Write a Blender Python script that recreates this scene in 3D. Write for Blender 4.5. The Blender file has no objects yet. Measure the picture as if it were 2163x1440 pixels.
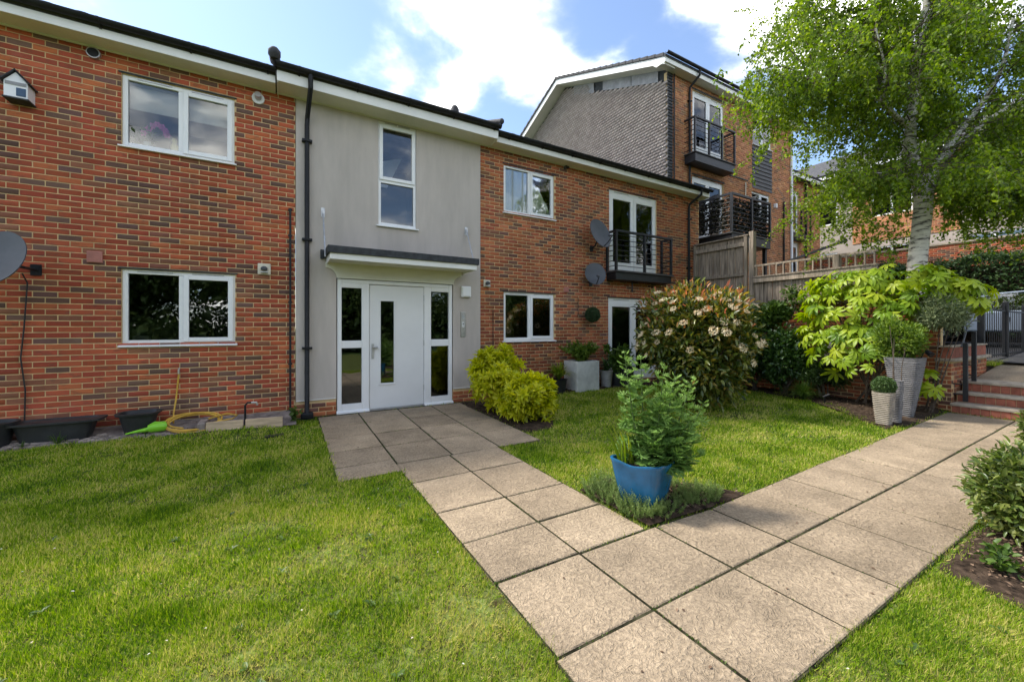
import bpy, math, random
import numpy as np
from mathutils import Vector, Matrix

random.seed(7)
rng = np.random.default_rng(7)
R = math.radians
scene = bpy.context.scene
COL = scene.collection

# ------------------------------------------------------------------ camera
cd = bpy.data.cameras.new('camera')
cam = bpy.data.objects.new('camera', cd)
COL.objects.link(cam)
cam.location = (0, 0, 1.486)
cam.rotation_euler = (R(90), 0, R(-30))
cd.sensor_width = 36
cd.lens = 14.064
cd.shift_y = -0.01294
cd.clip_start = 0.05
cd.clip_end = 2000
scene.camera = cam

# ------------------------------------------------------------------ sun and sky
SUN = Vector((-2.6, 3.0, 5.0)).normalized()      # towards the sun: high, behind the building, from the left
sd = bpy.data.lights.new('sun', 'SUN')
sun = bpy.data.objects.new('sun', sd)
COL.objects.link(sun)
sun.rotation_euler = SUN.to_track_quat('Z', 'Y').to_euler()
sun.location = (-30, 35, 60)
sd.energy = 1.5
sd.angle = R(10.0)
sd.color = (1.0, 0.94, 0.85)

w = bpy.data.worlds.new('World')
scene.world = w
w.use_nodes = True
nt = w.node_tree
nt.nodes.clear()


def N(nt, kind, **kw):
    n = nt.nodes.new(kind)
    for k, v in kw.items():
        setattr(n, k, v)
    return n


def math_node(nt, op, a, b=None, clamp=False):
    n = nt.nodes.new('ShaderNodeMath')
    n.operation = op
    n.use_clamp = clamp
    for i, v in enumerate((a, b)):
        if v is None:
            continue
        if isinstance(v, (int, float)):
            n.inputs[i].default_value = v
        else:
            nt.links.new(v, n.inputs[i])
    return n.outputs[0]


sky = N(nt, 'ShaderNodeTexSky', sky_type='NISHITA', sun_disc=False)
sky.sun_elevation = math.asin(SUN.z)
sky.sun_rotation = math.atan2(SUN.x, SUN.y)
sky.air_density = 1.0
sky.dust_density = 0.4
sky.ozone_density = 4.5
tc = N(nt, 'ShaderNodeTexCoord')
sep = N(nt, 'ShaderNodeSeparateXYZ')
nt.links.new(tc.outputs['Generated'], sep.inputs[0])
zc = math_node(nt, 'MAXIMUM', sep.outputs[2], 0.0)
zz = math_node(nt, 'ADD', zc, 0.16)
cx_ = math_node(nt, 'DIVIDE', sep.outputs[0], zz)
cy_ = math_node(nt, 'DIVIDE', sep.outputs[1], zz)
cmb = N(nt, 'ShaderNodeCombineXYZ')
nt.links.new(cx_, cmb.inputs[0])
nt.links.new(cy_, cmb.inputs[1])
cmb.inputs[2].default_value = 3.7
no = N(nt, 'ShaderNodeTexNoise')
no.inputs['Scale'].default_value = 2.3
no.inputs['Detail'].default_value = 9
no.inputs['Roughness'].default_value = 0.52
no.inputs['Distortion'].default_value = 0.25
nt.links.new(cmb.outputs[0], no.inputs['Vector'])
dens = no.outputs[0]
# where the drifting cloud banks of this sky lie (positions on the cloud plane)
for bx, by, br, amt in ((0.43, 0.90, 0.15, 0.12), (0.64, 0.98, 0.20, 0.15), (0.55, 1.22, 0.20, 0.13), (1.02, 0.60, 0.12, 0.02), (-0.15, 1.25, 0.5, -0.3), (0.34, 1.09, 0.12, -0.12), (0.73, 0.76, 0.16, -0.16), (0.97, 0.70, 0.18, -0.16)):
    vd = N(nt, 'ShaderNodeVectorMath', operation='DISTANCE')
    nt.links.new(cmb.outputs[0], vd.inputs[0])
    vd.inputs[1].default_value = (bx, by, 3.7)
    f = math_node(nt, 'DIVIDE', vd.outputs['Value'], br)
    f = math_node(nt, 'SUBTRACT', 1.0, f, True)
    f = math_node(nt, 'MULTIPLY', f, amt)
    dens = math_node(nt, 'ADD', dens, f)
mr = N(nt, 'ShaderNodeMapRange', interpolation_type='SMOOTHSTEP')
mr.inputs[1].default_value = 0.38
mr.inputs[2].default_value = 0.66
nt.links.new(dens, mr.inputs[0])
mix = N(nt, 'ShaderNodeMixShader')
bg = N(nt, 'ShaderNodeBackground')
bg.inputs[1].default_value = 0.071
hs = N(nt, 'ShaderNodeHueSaturation')
hs.inputs['Saturation'].default_value = 0.9
nt.links.new(sky.outputs[0], hs.inputs['Color'])
nt.links.new(hs.outputs[0], bg.inputs[0])
bgc = N(nt, 'ShaderNodeBackground')
n2 = N(nt, 'ShaderNodeTexNoise')
n2.inputs['Scale'].default_value = 5
n2.inputs['Detail'].default_value = 6
nt.links.new(cmb.outputs[0], n2.inputs['Vector'])
cr = N(nt, 'ShaderNodeValToRGB')
cr.color_ramp.elements[0].position = 0.3
cr.color_ramp.elements[0].color = (0.22, 0.225, 0.235, 1)
cr.color_ramp.elements[1].position = 0.68
cr.color_ramp.elements[1].color = (0.95, 0.91, 0.84, 1)
nt.links.new(n2.outputs[0], cr.inputs[0])
nt.links.new(cr.outputs[0], bgc.inputs[0])
bgc.inputs[1].default_value = 1.5
soft = math_node(nt, 'POWER', mr.outputs[0], 2.6)
nt.links.new(soft, mix.inputs[0])
nt.links.new(bg.outputs[0], mix.inputs[1])
nt.links.new(bgc.outputs[0], mix.inputs[2])
out = N(nt, 'ShaderNodeOutputWorld')
nt.links.new(mix.outputs[0], out.inputs[0])

vs = scene.view_settings
vs.view_transform = 'Standard'
vs.look = 'None'
vs.gamma = 1
vs.use_curve_mapping = False
vs.exposure = 2.06
scene.cycles.max_bounces = 8
scene.cycles.transparent_max_bounces = 16
scene.cycles.caustics_reflective = False
scene.cycles.caustics_refractive = False

# ------------------------------------------------------------------ scene-graph helpers
WLOC = {}


def tag(o, label=None, cat=None, group=None, kind=None):
    if label:
        o['label'] = label
    if cat:
        o['category'] = cat
    if group:
        o['group'] = group
    if kind:
        o['kind'] = kind
    return o


def thing(name, label, cat, loc=(0, 0, 0), group=None):
    o = bpy.data.objects.new(name, None)
    o.empty_display_size = 0.1
    COL.objects.link(o)
    o.location = loc
    WLOC[o.name] = np.array(loc, float)
    return tag(o, label, cat, group)


def link(name, me, parent=None, loc=(0, 0, 0)):
    o = bpy.data.objects.new(name, me)
    COL.objects.link(o)
    o.location = loc
    WLOC[o.name] = np.array(loc, float)
    if parent is not None:
        o.parent = parent
        o.location = np.array(loc, float) - WLOC[parent.name]
    return o


def np_mesh(name, V, F, mats, mi=None, smooth=False):
    """V (n,3); F list of polygons or an (m,k) array."""
    me = bpy.data.meshes.new(name)
    V = np.asarray(V, np.float32)
    if isinstance(F, np.ndarray):
        k = F.shape[1]
        me.vertices.add(len(V))
        me.vertices.foreach_set('co', V.ravel())
        me.loops.add(F.size)
        me.loops.foreach_set('vertex_index', F.astype(np.int32).ravel())
        me.polygons.add(len(F))
        me.polygons.foreach_set('loop_start', np.arange(0, F.size, k, dtype=np.int32))
        me.update(calc_edges=True)
    else:
        me.from_pydata(V.tolist(), [], F)
        me.update()
    for m in (mats if isinstance(mats, (list, tuple)) else [mats]):
        me.materials.append(m)
    if mi is not None:
        me.polygons.foreach_set('material_index', np.asarray(mi, np.int32))
    if smooth:
        me.polygons.foreach_set('use_smooth', np.ones(len(me.polygons), bool))
    return me


def add_attr(me, name, vals):
    vals = np.asarray(vals, np.float32)
    if vals.ndim == 1:
        a = me.attributes.new(name, 'FLOAT', 'POINT')
        a.data.foreach_set('value', vals)
    else:
        a = me.attributes.new(name, 'FLOAT_COLOR', 'POINT')
        a.data.foreach_set('color', vals.ravel())


class MB:
    """collects solids and links them as one mesh object"""

    def __init__(s):
        s.V = []
        s.F = []
        s.M = []

    def add(s, verts, faces, m=0):
        b = len(s.V)
        s.V += [tuple(v) for v in verts]
        s.F += [tuple(b + i for i in f) for f in faces]
        s.M += [m] * len(faces)
        return s

    def box(s, x0, x1, y0, y1, z0, z1, m=0):
        v = [(x, y, z) for x in (x0, x1) for y in (y0, y1) for z in (z0, z1)]
        return s.add(v, [(0, 1, 3, 2), (4, 6, 7, 5), (0, 4, 5, 1), (2, 3, 7, 6), (0, 2, 6, 4), (1, 5, 7, 3)], m)

    def bar(s, a, b, w, h, m=0, up=(0, 0, 1)):
        a, b = Vector(a), Vector(b)
        d = (b - a).normalized()
        u = Vector(up)
        if abs(d.dot(u)) > 0.95:
            u = Vector((0, 1, 0))
        x = d.cross(u).normalized()
        z = x.cross(d).normalized()
        v = []
        for p in (a, b):
            for i, j in ((-1, -1), (1, -1), (1, 1), (-1, 1)):
                v.append(p + x * (i * w / 2) + z * (j * h / 2))
        return s.add(v, [(3, 2, 1, 0), (4, 5, 6, 7), (0, 1, 5, 4), (1, 2, 6, 5), (2, 3, 7, 6), (3, 0, 4, 7)], m)

    def tube(s, pts, r, n=8, m=0, cap=True):
        pts = [Vector(p) for p in pts]
        rs = r if isinstance(r, (list, tuple)) else [r] * len(pts)
        rings = []
        prev = None
        for i, p in enumerate(pts):
            a = pts[max(0, i - 1)]
            b = pts[min(len(pts) - 1, i + 1)]
            d = (b - a).normalized()
            if prev is None:
                u = Vector((0, 0, 1)) if abs(d.z) < 0.9 else Vector((0, 1, 0))
                x = d.cross(u).normalized()
            else:
                x = (prev - d * prev.dot(d)).normalized()
            prev = x
            y = d.cross(x)
            rings.append([p + (x * math.cos(2 * math.pi * k / n) + y * math.sin(2 * math.pi * k / n)) * rs[i] for k in range(n)])
        v = [q for ring in rings for q in ring]
        f = []
        for i in range(len(pts) - 1):
            for k in range(n):
                f.append((i * n + k, i * n + (k + 1) % n, (i + 1) * n + (k + 1) % n, (i + 1) * n + k))
        if cap:
            f.append(tuple(range(n - 1, -1, -1)))
            f.append(tuple((len(pts) - 1) * n + k for k in range(n)))
        return s.add(v, f, m)

    def lathe(s, prof, c=(0, 0, 0), n=24, m=0, sq=None):
        """prof: (radius, z) from outside bottom round to inside; sq: superellipse power for square-ish plans"""
        v = []
        for r, z in prof:
            for k in range(n):
                a = 2 * math.pi * (k + 0.5) / n
                ca, sa = math.cos(a), math.sin(a)
                q = r
                if sq:
                    q = r / (abs(ca) ** sq + abs(sa) ** sq) ** (1 / sq)
                v.append((c[0] + q * ca, c[1] + q * sa, c[2] + z))
        f = []
        for i in range(len(prof) - 1):
            for k in range(n):
                f.append((i * n + k, i * n + (k + 1) % n, (i + 1) * n + (k + 1) % n, (i + 1) * n + k))
        f.append(tuple(range(n - 1, -1, -1)))
        f.append(tuple((len(prof) - 1) * n + k for k in range(n)))
        return s.add(v, f, m)

    def prism(s, poly, axis, a, b, m=0):
        """poly: 2-D outline extruded along axis ('x','y','z') from a to b"""
        n = len(poly)

        def P(p, t):
            return {'x': (t, p[0], p[1]), 'y': (p[0], t, p[1]), 'z': (p[0], p[1], t)}[axis]
        v = [P(p, a) for p in poly] + [P(p, b) for p in poly]
        f = [tuple(range(n - 1, -1, -1)), tuple(range(n, 2 * n))]
        f += [(i, (i + 1) % n, n + (i + 1) % n, n + i) for i in range(n)]
        return s.add(v, f, m)

    def build(s, name, mats, parent=None, smooth=False, bevel=0, origin=None, fix=True):
        V = np.array(s.V, float)
        c = (V.min(0) + V.max(0)) / 2 if origin is None else np.array(origin, float)
        if origin is None:
            c[2] = V[:, 2].min()
        me = np_mesh(name, V - c, s.F, mats, s.M)
        if fix:
            import bmesh
            bm = bmesh.new()
            bm.from_mesh(me)
            bmesh.ops.recalc_face_normals(bm, faces=bm.faces)
            bm.to_mesh(me)
            bm.free()
        if smooth:
            me.polygons.foreach_set('use_smooth', np.ones(len(me.polygons), bool))
            try:
                me.set_sharp_from_angle(angle=R(40))
            except Exception:
                pass
        o = link(name, me, parent, c)
        if bevel:
            b = o.modifiers.new('bevel', 'BEVEL')
            b.width = bevel
            b.segments = 2
            b.limit_method = 'ANGLE'
        return o


# ------------------------------------------------------------------ materials
def mat(name, c, rough=0.6, var=0.12, scale=6.0, bump=0.0, bscale=60.0, spec=0.4, metal=0.0, c2=None, hvar=True, stretch=None, detail=5, objrand=0.0):
    m = bpy.data.materials.new(name)
    m.use_nodes = True
    t = m.node_tree
    b = t.nodes['Principled BSDF']
    b.inputs['Roughness'].default_value = rough
    b.inputs['Metallic'].default_value = metal
    b.inputs['Specular IOR Level'].default_value = spec
    g = N(t, 'ShaderNodeNewGeometry')
    vec = g.outputs['Position']
    if stretch:
        mp = N(t, 'ShaderNodeMapping')
        mp.inputs['Scale'].default_value = stretch
        t.links.new(vec, mp.inputs['Vector'])
        vec = mp.outputs[0]
    n = N(t, 'ShaderNodeTexNoise')
    n.inputs['Scale'].default_value = scale
    n.inputs['Detail'].default_value = detail
    n.inputs['Roughness'].default_value = 0.6
    t.links.new(vec, n.inputs['Vector'])
    r = N(t, 'ShaderNodeValToRGB')
    lo = [max(0, x * (1 - var * 1.6)) for x in c]
    hi = [min(1, x * (1 + var)) for x in (c2 or c)]
    r.color_ramp.elements[0].position = 0.32
    r.color_ramp.elements[0].color = (*lo, 1)
    r.color_ramp.elements[1].position = 0.68
    r.color_ramp.elements[1].color = (*hi, 1)
    t.links.new(n.outputs[0], r.inputs[0])
    colr = r.outputs[0]
    if objrand:
        oi = N(t, 'ShaderNodeObjectInfo')
        h = N(t, 'ShaderNodeHueSaturation')
        v = math_node(t, 'MULTIPLY_ADD', oi.outputs['Random'], 2 * objrand)
        v.node.inputs[2].default_value = 1 - objrand
        t.links.new(v, h.inputs['Value'])
        t.links.new(colr, h.inputs['Color'])
        colr = h.outputs[0]
    t.links.new(colr, b.inputs['Base Color'])
    if bump:
        n3 = N(t, 'ShaderNodeTexNoise')
        n3.inputs['Scale'].default_value = bscale
        n3.inputs['Detail'].default_value = 6
        t.links.new(vec, n3.inputs['Vector'])
        bp = N(t, 'ShaderNodeBump')
        bp.inputs['Strength'].default_value = bump
        bp.inputs['Distance'].default_value = 0.01
        t.links.new(n3.outputs[0], bp.inputs['Height'])
        t.links.new(bp.outputs[0], b.inputs['Normal'])
    return m


def leaf_mat(name, cols, rough=0.45, trans=0.35, spec=0.35, nscale=1.2, namt=0.35):
    """leaf colours picked by the per-leaf attribute rnd, plus slow drift in space"""
    m = bpy.data.materials.new(name)
    m.use_nodes = True
    t = m.node_tree
    t.nodes.clear()
    o = N(t, 'ShaderNodeOutputMaterial')
    a = N(t, 'ShaderNodeAttribute', attribute_name='rnd')
    g = N(t, 'ShaderNodeNewGeometry')
    n = N(t, 'ShaderNodeTexNoise')
    n.inputs['Scale'].default_value = nscale
    n.inputs['Detail'].default_value = 3
    t.links.new(g.outputs['Position'], n.inputs['Vector'])
    f = math_node(t, 'SUBTRACT', n.outputs[0], 0.5)
    f = math_node(t, 'MULTIPLY', f, namt * 2)
    f = math_node(t, 'ADD', f, a.outputs['Fac'], True)
    r = N(t, 'ShaderNodeValToRGB')
    els = r.color_ramp.elements
    els[0].position = 0
    els[0].color = (*cols[0], 1)
    els[1].position = 1
    els[1].color = (*cols[-1], 1)
    for i, c in enumerate(cols[1:-1]):
        e = els.new((i + 1) / (len(cols) - 1))
        e.color = (*c, 1)
    t.links.new(f, r.inputs[0])
    b = N(t, 'ShaderNodeBsdfPrincipled')
    b.inputs['Roughness'].default_value = rough
    b.inputs['Specular IOR Level'].default_value = spec
    t.links.new(r.outputs[0], b.inputs['Base Color'])
    tr = N(t, 'ShaderNodeBsdfTranslucent')
    h = N(t, 'ShaderNodeHueSaturation')
    h.inputs['Value'].default_value = 1.5
    h.inputs['Saturation'].default_value = 1.1
    t.links.new(r.outputs[0], h.inputs['Color'])
    t.links.new(h.outputs[0], tr.inputs['Color'])
    mx = N(t, 'ShaderNodeMixShader')
    mx.inputs[0].default_value = trans
    t.links.new(b.outputs[0], mx.inputs[1])
    t.links.new(tr.outputs[0], mx.inputs[2])
    t.links.new(mx.outputs[0], o.inputs[0])
    return m


def glass_mat(name, tint=(0.8, 0.85, 0.85), ior=2.1):
    m = bpy.data.materials.new(name)
    m.use_nodes = True
    t = m.node_tree
    t.nodes.clear()
    o = N(t, 'ShaderNodeOutputMaterial')
    fr = N(t, 'ShaderNodeFresnel')
    fr.inputs['IOR'].default_value = ior
    tr = N(t, 'ShaderNodeBsdfTransparent')
    tr.inputs[0].default_value = (*tint, 1)
    gl = N(t, 'ShaderNodeBsdfGlossy')
    gl.inputs['Roughness'].default_value = 0.01
    gl.inputs['Color'].default_value = (0.95, 0.97, 1, 1)
    g = N(t, 'ShaderNodeNewGeometry')
    n = N(t, 'ShaderNodeTexNoise')
    n.inputs['Scale'].default_value = 1.3
    t.links.new(g.outputs['Position'], n.inputs['Vector'])
    bp = N(t, 'ShaderNodeBump')
    bp.inputs['Strength'].default_value = 0.12
    bp.inputs['Distance'].default_value = 0.03
    t.links.new(n.outputs[0], bp.inputs['Height'])
    t.links.new(bp.outputs[0], gl.inputs['Normal'])
    mx = N(t, 'ShaderNodeMixShader')
    t.links.new(fr.outputs[0], mx.inputs[0])
    t.links.new(tr.outputs[0], mx.inputs[1])
    t.links.new(gl.outputs[0], mx.inputs[2])
    t.links.new(mx.outputs[0], o.inputs[0])
    return m


def brick_mat(name):
    m = bpy.data.materials.new(name)
    m.use_nodes = True
    t = m.node_tree
    b = t.nodes['Principled BSDF']
    b.inputs['Roughness'].default_value = 0.85
    b.inputs['Specular IOR Level'].default_value = 0.2
    a = N(t, 'ShaderNodeAttribute', attribute_name='col')
    g = N(t, 'ShaderNodeNewGeometry')
    mp = N(t, 'ShaderNodeMapping')
    mp.inputs['Scale'].default_value = (1, 1, 2.2)
    t.links.new(g.outputs['Position'], mp.inputs[0])
    n = N(t, 'ShaderNodeTexNoise')
    n.inputs['Scale'].default_value = 7
    n.inputs['Detail'].default_value = 7
    n.inputs['Roughness'].default_value = 0.7
    t.links.new(mp.outputs[0], n.inputs[0])
    r = N(t, 'ShaderNodeValToRGB')
    r.color_ramp.elements[0].position = 0.52
    r.color_ramp.elements[0].color = (0, 0, 0, 1)
    r.color_ramp.elements[1].position = 0.7
    r.color_ramp.elements[1].color = (0.75, 0.75, 0.75, 1)
    t.links.new(n.outputs[0], r.inputs[0])
    mx = N(t, 'ShaderNodeMixRGB')
    mx.inputs[2].default_value = (0.125, 0.07, 0.05, 1)
    t.links.new(r.outputs[0], mx.inputs[0])
    t.links.new(a.outputs['Color'], mx.inputs[1])
    n6 = N(t, 'ShaderNodeTexNoise')
    n6.inputs['Scale'].default_value = 0.9
    n6.inputs['Detail'].default_value = 4
    t.links.new(g.outputs['Position'], n6.inputs[0])
    r6 = N(t, 'ShaderNodeValToRGB')
    r6.color_ramp.elements[0].position = 0.35
    r6.color_ramp.elements[0].color = (0.78, 0.76, 0.76, 1)
    r6.color_ramp.elements[1].position = 0.65
    r6.color_ramp.elements[1].color = (1.1, 1.08, 1.05, 1)
    t.links.new(n6.outputs[0], r6.inputs[0])
    mx6 = N(t, 'ShaderNodeMixRGB', blend_type='MULTIPLY')
    mx6.inputs[0].default_value = 1
    t.links.new(mx.outputs[0], mx6.inputs[1])
    t.links.new(r6.outputs[0], mx6.inputs[2])
    mx = mx6
    # chalky bloom low on the walls
    n2 = N(t, 'ShaderNodeTexNoise')
    n2.inputs['Scale'].default_value = 1.6
    n2.inputs['Detail'].default_value = 8
    n2.inputs['Roughness'].default_value = 0.72
    t.links.new(g.outputs['Position'], n2.inputs[0])
    r2 = N(t, 'ShaderNodeValToRGB')
    r2.color_ramp.elements[0].position = 0.56
    r2.color_ramp.elements[0].color = (0, 0, 0, 1)
    r2.color_ramp.elements[1].position = 0.8
    r2.color_ramp.elements[1].color = (0.2, 0.2, 0.2, 1)
    t.links.new(n2.outputs[0], r2.inputs[0])
    mx2 = N(t, 'ShaderNodeMixRGB')
    mx2.inputs[2].default_value = (0.42, 0.33, 0.27, 1)
    t.links.new(r2.outputs[0], mx2.inputs[0])
    t.links.new(mx.outputs[0], mx2.inputs[1])
    t.links.new(mx2.outputs[0], b.inputs['Base Color'])
    n3 = N(t, 'ShaderNodeTexNoise')
    n3.inputs['Scale'].default_value = 90
    n3.inputs['Detail'].default_value = 5
    t.links.new(g.outputs['Position'], n3.inputs[0])
    bp = N(t, 'ShaderNodeBump')
    bp.inputs['Strength'].default_value = 0.5
    bp.inputs['Distance'].default_value = 0.006
    t.links.new(n3.outputs[0], bp.inputs['Height'])
    t.links.new(bp.outputs[0], b.inputs['Normal'])
    return m


def slab_mat():
    m = mat('concrete_slab', (0.385, 0.306, 0.212), 0.9, 0.15, 2.5, 0, spec=0.15, objrand=0.12)
    t = m.node_tree
    b = t.nodes['Principled BSDF']
    g = N(t, 'ShaderNodeNewGeometry')
    n = N(t, 'ShaderNodeTexNoise')
    n.inputs['Scale'].default_value = 15
    n.inputs['Detail'].default_value = 5
    n.inputs['Distortion'].default_value = 3.4
    t.links.new(g.outputs['Position'], n.inputs[0])
    n2 = N(t, 'ShaderNodeTexNoise')
    n2.inputs['Scale'].default_value = 130
    n2.inputs['Detail'].default_value = 4
    t.links.new(g.outputs['Position'], n2.inputs[0])
    h = math_node(t, 'MULTIPLY', n2.outputs[0], 0.35)
    h = math_node(t, 'ADD', n.outputs[0], h)
    bp = N(t, 'ShaderNodeBump')
    bp.inputs['Strength'].default_value = 1.0
    bp.inputs['Distance'].default_value = 0.019
    t.links.new(h, bp.inputs['Height'])
    t.links.new(bp.outputs[0], b.inputs['Normal'])
    # dark grit and lichen speckle
    lnk = b.inputs['Base Color'].links[0]
    src = lnk.from_socket
    n4 = N(t, 'ShaderNodeTexNoise')
    n4.inputs['Scale'].default_value = 45
    n4.inputs['Detail'].default_value = 6
    n4.inputs['Roughness'].default_value = 0.75
    t.links.new(g.outputs['Position'], n4.inputs[0])
    r4 = N(t, 'ShaderNodeValToRGB')
    r4.color_ramp.elements[0].position = 0.42
    r4.color_ramp.elements[0].color = (0.76, 0.75, 0.75, 1)
    r4.color_ramp.elements[1].position = 0.6
    r4.color_ramp.elements[1].color = (1.06, 1.05, 1.03, 1)
    t.links.new(n4.outputs[0], r4.inputs[0])
    mx = N(t, 'ShaderNodeMixRGB', blend_type='MULTIPLY')
    mx.inputs[0].default_value = 1
    t.links.new(src, mx.inputs[1])
    t.links.new(r4.outputs[0], mx.inputs[2])
    r5 = N(t, 'ShaderNodeValToRGB')
    r5.color_ramp.elements[0].position = 0.35
    r5.color_ramp.elements[0].color = (0.80, 0.79, 0.78, 1)
    r5.color_ramp.elements[1].position = 0.62
    r5.color_ramp.elements[1].color = (1.08, 1.07, 1.06, 1)
    t.links.new(n.outputs[0], r5.inputs[0])
    mx5 = N(t, 'ShaderNodeMixRGB', blend_type='MULTIPLY')
    mx5.inputs[0].default_value = 1
    t.links.new(mx.outputs[0], mx5.inputs[1])
    t.links.new(r5.outputs[0], mx5.inputs[2])
    t.links.new(mx5.outputs[0], b.inputs['Base Color'])
    return m


M = {}
M['brick'] = brick_mat('brick')
M['mortar'] = mat('mortar', (0.66, 0.48, 0.26), 0.95, 0.14, 5, 0.4, 120, 0.1)
M['render'] = mat('grey_render', (0.51, 0.455, 0.405), 0.92, 0.075, 1.6, 0.35, 160, 0.15, stretch=(2.4, 2.4, 0.5))
M['pvc'] = mat('white_upvc', (0.80, 0.80, 0.79), 0.32, 0.02, 3, spec=0.45)
M['fascia'] = mat('white_fascia', (0.78, 0.77, 0.73), 0.4, 0.04, 2, spec=0.4)
M['soffit'] = mat('cream_soffit', (0.70, 0.68, 0.58), 0.5, 0.05, 2)
M['door'] = mat('white_door_paint', (0.74, 0.74, 0.73), 0.4, 0.02, 3)
M['black'] = mat('black_plastic', (0.014, 0.0145, 0.016), 0.5, 0.25, 8, spec=0.25)
M['blackmetal'] = mat('black_metal', (0.016, 0.017, 0.02), 0.45, 0.2, 8)
M['felt'] = mat('roofing_felt', (0.045, 0.048, 0.052), 0.85, 0.3, 14, 0.4, 90)
M['rooftile'] = mat('roof_tile', (0.055, 0.055, 0.058), 0.8, 0.3, 6, 0.3, 50)
M['hungtile'] = mat('hung_tile', (0.345, 0.29, 0.265), 0.85, 0.22, 5, 0.3, 60, 0.2)
M['lead'] = mat('lead_flashing', (0.30, 0.295, 0.30), 0.6, 0.15, 5, 0.2, 20)
M['glass'] = glass_mat('window_glass', (0.9, 0.92, 0.92), 1.62)
M['glass2'] = glass_mat('dark_glass', (0.6, 0.63, 0.62), 2.0)
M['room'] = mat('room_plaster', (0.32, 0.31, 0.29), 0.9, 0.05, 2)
M['slab'] = slab_mat()
M['soil'] = mat('soil', (0.055, 0.038, 0.026), 1.0, 0.5, 14, 0.9, 50, 0.1)
M['joint'] = mat('mossy_joint', (0.035, 0.034, 0.018), 1.0, 0.6, 9, 0.6, 60, 0.1)
M['wood'] = mat('weathered_wood', (0.29, 0.235, 0.18), 0.85, 0.35, 3, 0.5, 12, 0.15, stretch=(9, 9, 0.7), objrand=0.16)
M['plank'] = mat('pale_plank', (0.56, 0.42, 0.28), 0.8, 0.2, 3, 0.3, 20, 0.2, stretch=(0.8, 8, 9))
M['grey_pot'] = mat('grey_planter', (0.36, 0.35, 0.34), 0.7, 0.18, 9, 0.3, 60)
M['pot_stone'] = mat('ribbed_stone', (0.32, 0.275, 0.215), 0.75, 0.15, 9, 0.2, 70)
M['pot_grey'] = mat('ribbed_grey', (0.175, 0.17, 0.168), 0.7, 0.15, 9, 0.2, 70)
M['bluepot'] = mat('blue_glaze', (0.011, 0.12, 0.265), 0.25, 0.22, 5, 0.08, 25, 0.6)
M['darkpot'] = mat('dark_plastic_pot', (0.028, 0.029, 0.032), 0.5, 0.2, 6)
M['galv'] = mat('galvanised', (0.5, 0.5, 0.5), 0.4, 0.12, 8, metal=0.7)
M['steel'] = mat('steel', (0.5, 0.48, 0.45), 0.35, 0.1, 8, metal=0.85)
M['dish'] = mat('dish_grey', (0.075, 0.08, 0.09), 0.55, 0.12, 4)
M['cream'] = mat('cream_plastic', (0.66, 0.60, 0.47), 0.5, 0.08, 8)
M['terra'] = mat('terracotta', (0.34, 0.11, 0.065), 0.85, 0.2, 9, 0.3, 60, objrand=0.15)
M['stone'] = mat('step_stone', (0.40, 0.335, 0.255), 0.9, 0.2, 8, 0.5, 60, 0.15)
M['cobble'] = mat('cobble', (0.27, 0.225, 0.195), 0.9, 0.3, 8, 0.5, 50, 0.15, objrand=0.2)
M['hose'] = mat('yellow_hose', (0.58, 0.35, 0.05), 0.45, 0.15, 12)
M['lime'] = mat('lime_plastic', (0.22, 0.55, 0.03), 0.35, 0.06, 6)
M['cable'] = mat('black_cable', (0.015, 0.015, 0.016), 0.6, 0.2, 9)
M['curtain'] = mat('pale_curtain', (0.80, 0.83, 0.68), 0.9, 0.12, 3, stretch=(14, 14, 0.3))
M['blind'] = mat('cream_blind', (0.72, 0.71, 0.66), 0.8, 0.04, 3)
M['white'] = mat('white_plastic', (0.78, 0.78, 0.78), 0.4, 0.03, 4)
M['asphalt'] = mat('asphalt', (0.055, 0.055, 0.057), 0.95, 0.25, 30, 0.4, 120, 0.1)
M['ground'] = mat('rough_grass_ground', (0.05, 0.085, 0.022), 1.0, 0.35, 1.5, 0.5, 30, 0.1)
M['lawnbase'] = mat('lawn_thatch', (0.13, 0.105, 0.045), 1.0, 0.4, 12, 0.5, 60, 0.05, c2=(0.12, 0.15, 0.04))
M['clad'] = mat('grey_cladding', (0.075, 0.07, 0.068), 0.6, 0.15, 6, stretch=(0.5, 1, 6))
M['car'] = mat('silver_blue_paint', (0.30, 0.36, 0.45), 0.25, 0.04, 3, spec=0.6)
M['bark'] = None
M['twig'] = mat('twig_bark', (0.10, 0.075, 0.055), 0.9, 0.3, 20, 0.4, 60)
M['greenstem'] = mat('green_stem', (0.10, 0.16, 0.04), 0.7, 0.2, 10)
M['flower'] = mat('cream_flower', (0.78, 0.66, 0.52), 0.8, 0.12, 40)
M['pink'] = mat('pink_petal', (0.75, 0.12, 0.40), 0.6, 0.15, 20)

# leaves
M['l_choisya'] = leaf_mat('choisya_leaf', [(0.24, 0.30, 0.012), (0.46, 0.48, 0.018), (0.68, 0.64, 0.04)], 0.4, 0.42)
M['l_fatsia'] = leaf_mat('fatsia_leaf', [(0.05, 0.12, 0.012), (0.15, 0.26, 0.014), (0.26, 0.37, 0.018), (0.38, 0.45, 0.03)], 0.42, 0.35, 0.3)
M['l_photinia'] = leaf_mat('photinia_leaf', [(0.028, 0.055, 0.011), (0.075, 0.11, 0.016), (0.16, 0.18, 0.024), (0.28, 0.20, 0.035)], 0.32, 0.25, 0.5)
M['l_phred'] = leaf_mat('photinia_new_leaf', [(0.22, 0.24, 0.03), (0.42, 0.27, 0.045), (0.52, 0.24, 0.10), (0.55, 0.17, 0.11)], 0.4, 0.35, 0.4)
M['l_dark'] = leaf_mat('dark_shrub_leaf', [(0.018, 0.05, 0.012), (0.045, 0.10, 0.02), (0.10, 0.18, 0.03)], 0.32, 0.2, 0.5)
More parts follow.
